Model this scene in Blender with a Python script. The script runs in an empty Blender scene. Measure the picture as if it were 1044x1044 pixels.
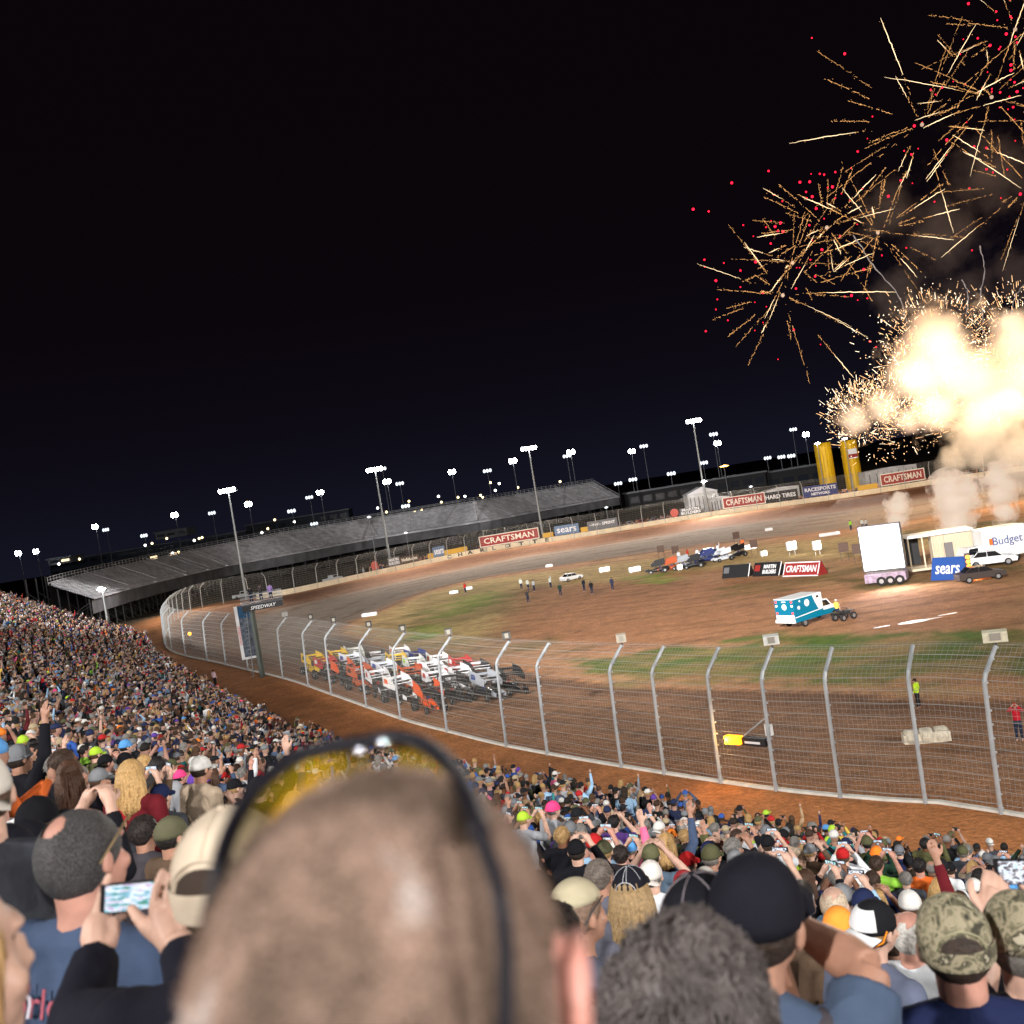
import bpy, bmesh, math, random
import numpy as np
from mathutils import Vector, Matrix, Euler, noise
PI = math.pi
R = math.radians
rnd = random.Random(7)
npr = np.random.RandomState(11)
S = bpy.context.scene
COL = S.collection

# ------------------------------------------------------------------ camera
F = 1044.0
CAMZ = 16.0
CAM = Vector((0, 0, CAMZ))
PITCH = math.atan(16 / F)
ROLL = R(9.2)
_f = Vector((0, math.cos(PITCH), -math.sin(PITCH)))
_u = Vector((0, math.sin(PITCH), math.cos(PITCH)))
_r = Vector((1, 0, 0))
CX = _r * math.cos(ROLL) - _u * math.sin(ROLL)
CY = _r * math.sin(ROLL) + _u * math.cos(ROLL)
cd = bpy.data.cameras.new('camera')
cam = bpy.data.objects.new('camera', cd)
COL.objects.link(cam)
m = Matrix((CX, CY, -_f)).transposed().to_4x4()
m.translation = CAM
cam.matrix_world = m
cd.sensor_width = 36
cd.lens = 36
cd.clip_start = 0.05
cd.clip_end = 6000
cd.dof.use_dof = True
cd.dof.focus_distance = 55
cd.dof.aperture_fstop = 5.2
S.camera = cam


def ray(x, y):
    """direction through a pixel of the 1044 frame, one metre deep along the view axis"""
    return _f + CX * ((x - 522) / F) - CY * ((y - 522) / F)


def at(x, y, d):
    return CAM + ray(x, y) * d


def atz(x, y, z):
    r = ray(x, y)
    return CAM + r * ((z - CAMZ) / r.z)


def proj(P):
    v = P - CAM
    d = v.dot(_f)
    return (522 + v.dot(CX) / d * F, 522 - v.dot(CY) / d * F, d)


# ------------------------------------------------------------------ materials
def lin(c):
    return tuple(((v / 255) / 12.92 if v / 255 <= .04045 else ((v / 255 + .055) / 1.055) ** 2.4) for v in c)


MATS = {}


def mat(name, col, rough=.7, metal=0., emit=None, es=0., noise_amt=0., nscale=8., bump=0., spec=.4, alpha=1.):
    if name in MATS:
        return MATS[name]
    M = bpy.data.materials.new(name)
    M.use_nodes = True
    nt = M.node_tree
    b = nt.nodes['Principled BSDF']
    b.inputs['Base Color'].default_value = (*col, 1)
    b.inputs['Roughness'].default_value = rough
    b.inputs['Metallic'].default_value = metal
    b.inputs['Specular IOR Level'].default_value = spec
    b.inputs['Alpha'].default_value = alpha
    if emit:
        b.inputs['Emission Color'].default_value = (*emit, 1)
        b.inputs['Emission Strength'].default_value = es
    if noise_amt or bump:
        tc = nt.nodes.new('ShaderNodeTexCoord')
        n = nt.nodes.new('ShaderNodeTexNoise')
        n.inputs['Scale'].default_value = nscale
        n.inputs['Detail'].default_value = 6
        nt.links.new(tc.outputs['Object'], n.inputs['Vector'])
        if noise_amt:
            mr = nt.nodes.new('ShaderNodeMapRange')
            mr.inputs[1].default_value = .25
            mr.inputs[2].default_value = .75
            mr.inputs[3].default_value = 1 - noise_amt
            mr.inputs[4].default_value = 1 + noise_amt
            nt.links.new(n.outputs[0], mr.inputs[0])
            mx = nt.nodes.new('ShaderNodeVectorMath')
            mx.operation = 'SCALE'
            mx.inputs[0].default_value = col
            nt.links.new(mr.outputs[0], mx.inputs['Scale'])
            nt.links.new(mx.outputs[0], b.inputs['Base Color'])
        if bump:
            bp = nt.nodes.new('ShaderNodeBump')
            bp.inputs['Strength'].default_value = bump
            bp.inputs['Distance'].default_value = .02
            nt.links.new(n.outputs[0], bp.inputs['Height'])
            nt.links.new(bp.outputs[0], b.inputs['Normal'])
    MATS[name] = M
    return M


# ------------------------------------------------------------------ mesh builder
class MB:
    def __init__(s):
        s.v = []
        s.f = []
        s.m = []
        s.x = None

    def add(s, vs, fs, mi=0):
        o = len(s.v)
        if s.x is not None:
            vs = [s.x @ Vector(p) for p in vs]
        s.v += [tuple(p) for p in vs]
        s.f += [tuple(i + o for i in f) for f in fs]
        s.m += [mi] * len(fs)

    def box(s, c, d, mi=0, rz=0., taper=None, rx=0., ry=0.):
        hx, hy, hz = d[0] / 2, d[1] / 2, d[2] / 2
        tx, ty = taper if taper else (1, 1)
        vs = [Vector(p) for p in ((-hx, -hy, -hz), (hx, -hy, -hz), (hx, hy, -hz), (-hx, hy, -hz),
                                  (-hx * tx, -hy * ty, hz), (hx * tx, -hy * ty, hz), (hx * tx, hy * ty, hz), (-hx * tx, hy * ty, hz))]
        rot = Euler((rx, ry, rz)).to_matrix()
        s.add([rot @ p + Vector(c) for p in vs],
              [(0, 3, 2, 1), (4, 5, 6, 7), (0, 1, 5, 4), (1, 2, 6, 5), (2, 3, 7, 6), (3, 0, 4, 7)], mi)

    def tube(s, pts, r, n=6, mi=0, cap=True):
        pts = [Vector(p) for p in pts]
        rs = r if isinstance(r, (list, tuple)) else [r] * len(pts)
        vs, fs = [], []
        ref = None
        for i, p in enumerate(pts):
            a = pts[max(i - 1, 0)]
            b = pts[min(i + 1, len(pts) - 1)]
            t = (b - a).normalized()
            if ref is None:
                ref = Vector((0, 0, 1)) if abs(t.z) < .9 else Vector((1, 0, 0))
                ref = (ref - t * ref.dot(t)).normalized()
            else:
                ref = (ref - t * ref.dot(t))
                ref = ref.normalized() if ref.length > 1e-6 else t.orthogonal().normalized()
            q = t.cross(ref)
            for k in range(n):
                an = 2 * PI * k / n
                vs.append(p + (ref * math.cos(an) + q * math.sin(an)) * rs[i])
        for i in range(len(pts) - 1):
            for k in range(n):
                k2 = (k + 1) % n
                fs.append((i * n + k, i * n + k2, (i + 1) * n + k2, (i + 1) * n + k))
        if cap:
            fs.append(tuple(range(n))[::-1])
            fs.append(tuple(range((len(pts) - 1) * n, len(pts) * n)))
        s.add(vs, fs, mi)

    def ball(s, c, r, n=10, mi=0, rot=None, zmin=-1.):
        rx, ry, rz = r if isinstance(r, (tuple, list)) else (r, r, r)
        h = max(3, n // 2 + 1)
        vs, fs = [], []
        for i in range(h + 1):
            th = PI * i / h
            for k in range(n):
                ph = 2 * PI * k / n
                p = Vector((rx * math.sin(th) * math.cos(ph), ry * math.sin(th) * math.sin(ph), rz * max(math.cos(th), zmin)))
                if rot:
                    p = rot @ p
                vs.append(p + Vector(c))
        for i in range(h):
            for k in range(n):
                k2 = (k + 1) % n
                fs.append((i * n + k, (i + 1) * n + k, (i + 1) * n + k2, i * n + k2))
        s.add(vs, fs, mi)

    def prism(s, outline, y0, y1, mi=0, axis='y'):
        """outline of (a,b) extruded along an axis: y -> (a, y, b); x -> (x, a, b); z -> (a, b, z)"""
        n = len(outline)
        f = {'y': lambda a, b, t: (a, t, b), 'x': lambda a, b, t: (t, a, b), 'z': lambda a, b, t: (a, b, t)}[axis]
        vs = [f(a, b, y0) for a, b in outline] + [f(a, b, y1) for a, b in outline]
        fs = [tuple(range(n)), tuple(range(n, 2 * n))[::-1]]
        fs += [(i, i + n, (i + 1) % n + n, (i + 1) % n) for i in range(n)]
        s.add(vs, fs, mi)

    def wheel(s, c, r, w, mi=0, axis='y', n=18, hole=.0):
        prof = [(r * .86, -w / 2), (r, -w * .36), (r, w * .36), (r * .86, w / 2)]
        if hole:
            prof = [(r * hole, -w / 2)] + prof + [(r * hole, w / 2)]
        vs, fs = [], []
        k = len(prof)
        for i in range(n):
            a = 2 * PI * i / n
            for rr, t in prof:
                p = (rr * math.cos(a), t, rr * math.sin(a)) if axis == 'y' else (t, rr * math.cos(a), rr * math.sin(a))
                vs.append(Vector(p) + Vector(c))
        for i in range(n):
            j = (i + 1) % n
            for q in range(k - 1 if not hole else k):
                q2 = (q + 1) % k
                fs.append((i * k + q, i * k + q2, j * k + q2, j * k + q))
        if not hole:
            fs.append(tuple(i * k for i in range(n)))
            fs.append(tuple(i * k + k - 1 for i in range(n))[::-1])
        s.add(vs, fs, mi)

    def build(s, name, mats, parent=None, smooth=False, fix=True):
        me = bpy.data.meshes.new(name)
        me.from_pydata(s.v, [], s.f)
        mats = mats if isinstance(mats, (list, tuple)) else [mats]
        for M in mats:
            me.materials.append(M)
        if len(mats) > 1:
            me.polygons.foreach_set('material_index', s.m)
        if fix and len(s.f) < 60000:
            bm = bmesh.new()
            bm.from_mesh(me)
            bmesh.ops.recalc_face_normals(bm, faces=bm.faces)
            bm.to_mesh(me)
            bm.free()
        if smooth:
            me.polygons.foreach_set('use_smooth', [True] * len(me.polygons))
        o = bpy.data.objects.new(name, me)
        COL.objects.link(o)
        if parent:
            o.parent = parent
        return o


def tag(o, label=None, cat=None, group=None, kind=None):
    if label:
        o['label'] = label
    if cat:
        o['category'] = cat
    if group:
        o['group'] = group
    if kind:
        o['kind'] = kind
    return o


def empty(name, loc, rz=0., label=None, cat=None, group=None):
    o = bpy.data.objects.new(name, None)
    o.empty_display_size = .3
    COL.objects.link(o)
    o.location = loc
    o.rotation_euler = (0, 0, rz)
    return tag(o, label, cat, group)


def kids(o):
    return list(o.children)


def copy_tree(o, parent=None):
    c = o.copy()
    COL.objects.link(c)
    if parent:
        c.parent = parent
    for ch in kids(o):
        copy_tree(ch, c)
    return c


def text_mesh(name, body, size, material, parent, loc, rot, extrude=.01, align='CENTER', bold=0., sx=1., shear=0.):
    cu = bpy.data.curves.new(name, 'FONT')
    cu.body = body
    cu.size = size
    cu.extrude = extrude
    cu.offset = bold
    cu.align_x = align
    cu.align_y = 'CENTER'
    cu.shear = shear
    cu.resolution_u = 2
    ob = bpy.data.objects.new(name, cu)
    COL.objects.link(ob)
    bpy.context.view_layer.update()
    me = bpy.data.meshes.new_from_object(ob.evaluated_get(bpy.context.evaluated_depsgraph_get()))
    bpy.data.objects.remove(ob)
    me.name = name
    me.materials.clear()
    me.materials.append(material)
    o = bpy.data.objects.new(name, me)
    COL.objects.link(o)
    o.parent = parent
    o.location = loc
    o.rotation_euler = rot
    o.scale = (sx, 1, 1)
    return o


def catmull(P, n=8, closed=False):
    P = [Vector(p) for p in P]
    out = []
    N = len(P)
    rng = range(N if closed else N - 1)
    for i in rng:
        if closed:
            a, b, c, d = P[(i - 1) % N], P[i], P[(i + 1) % N], P[(i + 2) % N]
        else:
            a, b, c, d = P[max(i - 1, 0)], P[i], P[i + 1], P[min(i + 2, N - 1)]
        for k in range(n):
            t = k / n
            out.append(.5 * ((2 * b) + (c - a) * t + (2 * a - 5 * b + 4 * c - d) * t * t + (3 * b - a - 3 * c + d) * t ** 3))
    if not closed:
        out.append(P[-1])
    return out


def resample(P, step):
    """points at even arc length"""
    P = [Vector(p) for p in P]
    out = [P[0].copy()]
    need = step
    for a, b in zip(P, P[1:]):
        L = (b - a).length
        pos = 0
        while L - pos >= need:
            pos += need
            out.append(a + (b - a) * (pos / L))
            need = step
        need -= L - pos
    return out


# ------------------------------------------------------------------ world
W = bpy.data.worlds.new('World')
S.world = W
W.use_nodes = True
nt = W.node_tree
bg = nt.nodes['Background']
tc = nt.nodes.new('ShaderNodeTexCoord')
sp = nt.nodes.new('ShaderNodeSeparateXYZ')
nt.links.new(tc.outputs['Generated'], sp.inputs[0])
cr = nt.nodes.new('ShaderNodeValToRGB')
nt.links.new(sp.outputs['Z'], cr.inputs[0])
e = cr.color_ramp.elements
e[0].position = 0.
e[0].color = (.0066, .0074, .0150, 1)
e[1].position = .36
e[1].color = (.0029, .0016, .0026, 1)
x = e.new(.09)
x.color = (.0042, .0034, .0068, 1)
x = e.new(.2)
x.color = (.0031, .0018, .0032, 1)
nt.links.new(cr.outputs[0], bg.inputs[0])
bg.inputs[1].default_value = 1.0
vs_ = S.view_settings
vs_.view_transform = 'Standard'
vs_.look = 'None'
vs_.exposure = 0
vs_.gamma = 1
S.render.engine = 'CYCLES'
cy = S.cycles
cy.use_denoising = True
cy.max_bounces = 5
cy.diffuse_bounces = 2
cy.glossy_bounces = 2
cy.transmission_bounces = 4
cy.transparent_max_bounces = 24
cy.volume_bounces = 0
cy.volume_step_rate = 1.5
cy.volume_max_steps = 96
cy.sample_clamp_indirect = 4
cy.caustics_reflective = False
cy.caustics_refractive = False
# ------------------------------------------------------------------ track outline (top edge of the banking)
ZW = 1.6
near_px = [(1022, 830), (925, 819), (788, 806), (630, 782), (518, 762), (457, 747), (409, 734), (338, 709), (288, 692), (225, 677), (170, 661)]
far_px = [(174, 637), (200, 623), (245, 613), (294, 606), (400, 583), (500, 562), (610, 545), (720, 527), (860, 508), (950, 494), (1044, 480)]
LP = [Vector((62, -22, 0)), Vector((30, 17, 0))]
LP += [Vector((*atz(x, y, ZW)[:2], 0)) for x, y in near_px]
LP += [Vector((*atz(x, y, ZW)[:2], 0)) for x, y in far_px]
LP += [Vector((158, 250, 0)), Vector((205, 225, 0)), Vector((225, 160, 0)), Vector((215, 80, 0)), Vector((170, 0, 0)), Vector((115, -40, 0))]
LOOP = catmull(LP, 8, closed=True)
LOOPN = np.array([(p.x, p.y) for p in LOOP])


def loop_dist(X, Y):
    """signed distance to the outline, positive inside"""
    A = LOOPN
    B = np.roll(A, -1, 0)
    X = np.asarray(X, float).ravel()
    Y = np.asarray(Y, float).ravel()
    best = np.full(X.shape, 1e9)
    ins = np.zeros(X.shape, bool)
    for (ax, ay), (bx, by) in zip(A, B):
        dx, dy = bx - ax, by - ay
        L2 = dx * dx + dy * dy + 1e-9
        t = np.clip(((X - ax) * dx + (Y - ay) * dy) / L2, 0, 1)
        d = (X - ax - t * dx) ** 2 + (Y - ay - t * dy) ** 2
        best = np.minimum(best, d)
        c = ((ay > Y) != (by > Y)) & (X < (bx - ax) * (Y - ay) / (by - ay + 1e-12) + ax)
        ins ^= c
    best = np.sqrt(best)
    return np.where(ins, best, -best)


def gz_from_d(d):
    t = np.clip(d / 20., 0, 1)
    return ZW * (1 - t * t * (3 - 2 * t))


def gz(x, y):
    return float(gz_from_d(loop_dist([x], [y]))[0])


def ground_at(px, py):
    """the point of the ground seen at a pixel"""
    z = .3
    for _ in range(8):
        P = atz(px, py, z)
        z = gz(P.x, P.y)
    P.z = z
    return P


def smooth(a, b, x):
    t = np.clip((x - a) / (b - a), 0, 1)
    return t * t * (3 - 2 * t)


# non-uniform ground grid
def axis(lo, hi, step, far):
    a = list(np.arange(lo, hi + .01, step))
    s = step
    while a[-1] < far:
        s *= 1.35
        a.append(a[-1] + s)
    s = step
    while a[0] > -far:
        s *= 1.35
        a.insert(0, a[0] - s)
    return np.array(a)


gx = axis(-90, 175, .85, 3500)
gy = axis(5, 300, .85, 3500)
GX, GY = np.meshgrid(gx, gy)
D = loop_dist(GX, GY).reshape(GX.shape)
GZ = gz_from_d(D)
# inner edge of the racing surface, traced on the ground
inner_px = [(1044, 714), (900, 708), (800, 704), (650, 700), (560, 690), (480, 672), (415, 664), (368, 652), (352, 643), (362, 634), (392, 622), (430, 606), (480, 592), (560, 579), (700, 559), (780, 550), (860, 541), (950, 528), (1044, 512)]
inner = [Vector((*ground_at(*p)[:2], 0)) for p in inner_px]
inner += [Vector((150, 195, 0)), Vector((185, 150, 0)), Vector((180, 90, 0)), Vector((130, 30, 0)), Vector((85, 12, 0))]
IN = np.array([(p.x, p.y) for p in catmull(inner, 6, closed=True)])


def poly_dist(poly, X, Y):
    A = poly
    B = np.roll(A, -1, 0)
    sh = np.shape(X)
    X = np.asarray(X, float).ravel()
    Y = np.asarray(Y, float).ravel()
    best = np.full(X.shape, 1e9)
    ins = np.zeros(X.shape, bool)
    for (ax, ay), (bx, by) in zip(A, B):
        dx, dy = bx - ax, by - ay
        t = np.clip(((X - ax) * dx + (Y - ay) * dy) / (dx * dx + dy * dy + 1e-9), 0, 1)
        best = np.minimum(best, (X - ax - t * dx) ** 2 + (Y - ay - t * dy) ** 2)
        ins ^= ((ay > Y) != (by > Y)) & (X < (bx - ax) * (Y - ay) / (by - ay + 1e-12) + ax)
    best = np.sqrt(best)
    return np.where(ins, best, -best).reshape(sh)


DI = poly_dist(IN, GX, GY)


def pxpoly(pts):
    return np.array([tuple(ground_at(*p)[:2]) for p in pts])


rsn = np.random.RandomState(5)


def fbm(X, Y, s, seed=0, octs=4):
    out = np.zeros(X.shape)
    amp = 1.
    tot = 0
    r = np.random.RandomState(seed)
    for o in range(octs):
        for _ in range(5):
            a = r.rand() * 6.28
            k = 6.28 / s * (.6 + .8 * r.rand())
            out += amp * np.sin(k * (X * math.cos(a) + Y * math.sin(a)) + r.rand() * 6.28 + 1.3 * np.sin(k * .6 * (X * math.sin(a) - Y * math.cos(a)) + r.rand() * 6)) / 5
        tot += amp * .5
        amp *= .6
        s *= .47
    return out / tot


N1 = fbm(GX, GY, 30, 1)
N2 = fbm(GX, GY, 9, 2)
N3 = fbm(GX, GY, 60, 3)
clay = np.array(lin((168, 124, 92)))
clay_dark = np.array(lin((100, 70, 54)))
pack = np.array(lin((130, 114, 100)))
dirt = np.array(lin((188, 138, 100)))
tan = np.array(lin((196, 166, 112)))
olive = np.array(lin((118, 106, 58)))
green = np.array(lin((84, 112, 44)))
lime = np.array(lin((130, 176, 58)))
strip = np.array(lin((196, 130, 82)))


def mixc(C, c, w):
    w = np.clip(w, 0, 1)[..., None]
    return C * (1 - w) + c * w


C = np.ones(GX.shape + (3,)) * strip
C = mixc(C, clay_dark, smooth(.1, .6, N1) * .35)
far_out = smooth(-4, -14, D) * smooth(120, 150, GY + GX * .0)
C = mixc(C, np.array(lin((70, 60, 48))), far_out)
out_far = smooth(10, 60, -D)
C = mixc(C, np.array(lin((60, 55, 46))), out_far)
# racing surface
trk = (D > 0) & (DI < 0)
T = np.ones(GX.shape + (3,)) * clay
wf = DI * -1 / (np.maximum(D, 0) - np.minimum(DI, 0) + 1e-6)     # 0 at the inner edge .. 1 at the wall
farw = smooth(78, 135, GY)
T = mixc(T, pack, farw * smooth(.85, .6, wf) * smooth(-.02, .12, wf + N2 * .03))
T = mixc(T, clay_dark, farw * smooth(.62, .82, wf) * smooth(1.0, .9, wf) * .9)
T = mixc(T, clay_dark, (1 - farw) * smooth(.35, .0, wf) * .75)
T = mixc(T, clay_dark, (1 - farw) * smooth(.2, .8, N1) * .4)
groove = smooth(.3, 1, np.sin(wf * 46 + N1 * 1.2)) * smooth(-.4, .5, N2 + N1)
T = mixc(T, clay_dark, groove * .6)
T = mixc(T, np.array(lin((168, 112, 70))), (1 - farw) * smooth(.7, 1., wf) * .5)
C = np.where(trk[..., None], T, C)
# infield
I = np.ones(GX.shape + (3,)) * dirt
I = mixc(I, tan, smooth(-.1, .5, N1 * .6 + N3 * .5) * .4)
tp = pxpoly([(372, 642), (395, 622), (440, 604), (490, 592), (600, 578), (700, 566), (820, 552), (1044, 530), (1044, 545), (900, 565), (760, 575), (640, 590), (560, 612), (520, 640), (480, 655), (420, 658), (385, 652)])
dt = poly_dist(tp, GX, GY)
I = mixc(I, tan, smooth(-6, 3, dt + N2 * 3))
brn = pxpoly([(520, 600), (640, 592), (760, 590), (900, 600), (1044, 600), (1044, 645), (850, 640), (700, 665), (600, 668), (500, 650)])
db = poly_dist(brn, GX, GY)
I = mixc(I, np.array(lin((178, 124, 88))), smooth(-3, 4, db + N2 * 3) * .85)
I = mixc(I, clay_dark, smooth(.15, .9, N2 * .7 + N1 * .6) * .45)
for pts, c, w, fe in [
    ([(425, 640), (452, 636), (458, 644), (440, 651), (420, 648)], lime, .8, 2.),
    ([(440, 625), (470, 610), (500, 603), (508, 610), (490, 620), (455, 632)], lime, .8, 2.5),
    ([(395, 655), (470, 650), (560, 655), (570, 664), (480, 668), (410, 664)], olive, .6, 3.),
    ([(440, 605), (520, 592), (540, 600), (520, 625), (450, 640), (410, 636)], olive, .6, 3.),
    ([(640, 588), (665, 585), (690, 590), (672, 595), (645, 594)], lime, .6, 2.),
    ([(590, 672), (660, 664), (760, 655), (850, 648), (1044, 643), (1100, 650), (1100, 690), (900, 694), (760, 696), (650, 692), (600, 686)], green, .95, 1.5),
    ([(735, 655), (790, 645), (840, 644), (840, 652), (780, 660)], green, .9, 1.5),
    ([(860, 592), (960, 580), (1044, 570), (1044, 580), (960, 594), (870, 602)], olive * .75, .85, 1.5),
    ([(735, 600), (820, 586), (880, 578), (870, 586), (800, 600), (740, 608)], olive, .7, 2.),
    ([(905, 545), (980, 535), (1044, 528), (1044, 536), (960, 548)], olive * .8, .8, 3.),
    ([(600, 700), (760, 704), (1044, 700), (1044, 709), (800, 706), (650, 708)], tan, .5, 1.),
]:
    dd = poly_dist(pxpoly(pts), GX, GY)
    I = mixc(I, np.array(c), smooth(-fe, fe, dd + N2 * fe * 1.4) * w * (.75 + .25 * np.clip(N2 * 2, -1, 1)))
# wheel ruts curving over the infield
rr = np.sqrt((GX - 60) ** 2 + (GY - 250) ** 2)
ruts = smooth(.6, 1, np.sin(rr * 1.6 + N1 * 3)) * smooth(-.4, .3, N3)
I = mixc(I, clay_dark, ruts * .42)
ang_ = GX * .8 + GY * .6 + N1 * 5
I = mixc(I, clay_dark, smooth(.82, 1, np.sin(ang_ * 1.3)) * smooth(-.1, .4, -N3) * .35)
wi = smooth(-1.2, 1.2, DI + N2 * 1.0)
C = np.where((D > 0)[..., None], C * (1 - wi[..., None]) + I * wi[..., None], C)
me = bpy.data.meshes.new('ground')
ny, nx = GX.shape
V = np.stack([GX, GY, GZ], -1).reshape(-1, 3)
idx = np.arange(nx * ny).reshape(ny, nx)
Q = np.stack([idx[:-1, :-1], idx[:-1, 1:], idx[1:, 1:], idx[1:, :-1]], -1).reshape(-1, 4)


def raw_mesh(me, V, Q):
    k = Q.shape[1]
    me.vertices.add(len(V))
    me.vertices.foreach_set('co', V.astype(np.float32).ravel())
    me.loops.add(Q.size)
    me.loops.foreach_set('vertex_index', Q.astype(np.int32).ravel())
    me.polygons.add(len(Q))
    me.polygons.foreach_set('loop_start', np.arange(0, Q.size, k, dtype=np.int32))
    me.update(calc_edges=True)


raw_mesh(me, V, Q)
me.polygons.foreach_set('use_smooth', [True] * len(Q))
ca = me.color_attributes.new('soil', 'FLOAT_COLOR', 'POINT')
ca.data.foreach_set('color', np.concatenate([C.reshape(-1, 3), np.ones((nx * ny, 1))], 1).astype(np.float32).ravel())
gm = bpy.data.materials.new('soil_and_grass')
gm.use_nodes = True
nt = gm.node_tree
b = nt.nodes['Principled BSDF']
b.inputs['Roughness'].default_value = .95
b.inputs['Specular IOR Level'].default_value = .12
at_ = nt.nodes.new('ShaderNodeAttribute')
at_.attribute_name = 'soil'
tc = nt.nodes.new('ShaderNodeTexCoord')
fac = None
for sc_, lo, hi in ((.9, .78, 1.22), (4.5, .72, 1.28), (.16, .86, 1.14)):
    n = nt.nodes.new('ShaderNodeTexNoise')
    n.inputs['Scale'].default_value = sc_
    n.inputs['Detail'].default_value = 8
    n.inputs['Roughness'].default_value = .65
    nt.links.new(tc.outputs['Object'], n.inputs['Vector'])
    mr = nt.nodes.new('ShaderNodeMapRange')
    for i_, v_ in enumerate((.3, .7, lo, hi)):
        mr.inputs[i_ + 1].default_value = v_
    nt.links.new(n.outputs[0], mr.inputs[0])
    if fac is None:
        fac = mr.outputs[0]
    else:
        mu = nt.nodes.new('ShaderNodeMath')
        mu.operation = 'MULTIPLY'
        nt.links.new(fac, mu.inputs[0])
        nt.links.new(mr.outputs[0], mu.inputs[1])
        fac = mu.outputs[0]
vm = nt.nodes.new('ShaderNodeVectorMath')
vm.operation = 'SCALE'
nt.links.new(at_.outputs['Color'], vm.inputs[0])
nt.links.new(fac, vm.inputs['Scale'])
nt.links.new(vm.outputs[0], b.inputs['Base Color'])
bp = nt.nodes.new('ShaderNodeBump')
bp.inputs['Strength'].default_value = 1.
bp.inputs['Distance'].default_value = .14
nt.links.new(fac, bp.inputs['Height'])
nt.links.new(bp.outputs[0], b.inputs['Normal'])
me.materials.append(gm)
ground = bpy.data.objects.new('ground', me)
COL.objects.link(ground)
tag(ground, kind='structure')

# ------------------------------------------------------------------ loop helpers
LR = resample(LOOP + [LOOP[0]], .5)       # half-metre steps, starts behind the camera on the right
LRN = np.array([(p.x, p.y) for p in LR])


def loop_index(P):
    return int(np.argmin((LRN[:, 0] - P.x) ** 2 + (LRN[:, 1] - P.y) ** 2))


_FR = {}


def loop_frame(i):
    i %= len(LR)
    if i in _FR:
        return _FR[i]
    a, b = LR[i - 2], LR[(i + 2) % len(LR)]
    t = (b - a).normalized()
    n = Vector((t.y, -t.x, 0))           # points to one side
    if float(loop_dist([LR[i].x + n.x], [LR[i].y + n.y])[0]) < 0:
        n = -n
    _FR[i] = (LR[i], t, n)
    return LR[i], t, n                   # n points into the track


i_near0 = 0
i_turn = loop_index(atz(174, 645, ZW))
i_farend = loop_index(Vector((158, 250, 0)))
i_wall0 = loop_index(atz(270, 609, ZW))

galv = mat('galvanised_steel', (.40, .42, .44), .5, .4, noise_amt=.15, nscale=3)
wire = mat('fence_wire', (.34, .33, .31), .6, .2)
wirefar = mat('far_fence_wire', (.30, .28, .25), .7, .1)
white_paint = mat('chalky_white_paint', (.70, .68, .62), .6, noise_amt=.2, nscale=2.)
cream_wall = mat('cream_painted_concrete', (.72, .60, .42), .7, noise_amt=.16, nscale=.5)
black = mat('black_plastic', (.02, .02, .022), .5)
steel_dark = mat('dark_steel', (.09, .09, .10), .5, .4)


def ribbon(i0, i1, off0, off1, z0, z1, step=4):
    """closed strip following the outline between two offsets and two heights"""
    vs, fs = [], []
    ks = list(range(i0, i1 + 1, step))
    for k in ks:
        P, t, n = loop_frame(k)
        for o_, z_ in ((off0, z0), (off1, z0), (off1, z1), (off0, z1)):
            vs.append((P.x + n.x * o_, P.y + n.y * o_, z_))
    for a in range(len(ks) - 1):
        for q in range(4):
            q2 = (q + 1) % 4
            fs.append((a * 4 + q, a * 4 + q2, a * 4 + 4 + q2, a * 4 + 4 + q))
    fs += [(0, 1, 2, 3), tuple(len(vs) - 4 + q for q in (3, 2, 1, 0))]
    return vs, fs


mb = MB()
mb.add(*ribbon(i_near0, i_turn + 30, 0, .25, ZW - .55, ZW + .10))
tag(mb.build('low_wall', white_paint), 'long low whitewashed wall running under the near catch fence', 'wall')
mb = MB()
mb.add(*ribbon(i_wall0, i_farend, -.4, 0, ZW - .8, ZW + 1.25))
tag(mb.build('retaining_wall', cream_wall), 'cream painted concrete wall along the far side of the track', 'wall')


# ------------------------------------------------------------------ catch fences
def fence_profile(h=5.0, bend=1.35, lean=.055):
    """(inward offset, height) of the fence face"""
    top = (h * lean, h)
    return [(0., 0.), top, (top[0] + bend * .80, top[1] + bend * .72)]


PROF = fence_profile()


def prof_at(s):
    """s: height share 0..1 along the face"""
    a, b, c = [Vector((q[0], q[1])) for q in PROF]
    L1, L2 = (b - a).length, (c - b).length
    d = s * (L1 + L2)
    p = a + (b - a) * (d / L1) if d <= L1 else b + (c - b) * ((d - L1) / L2)
    return p


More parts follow.
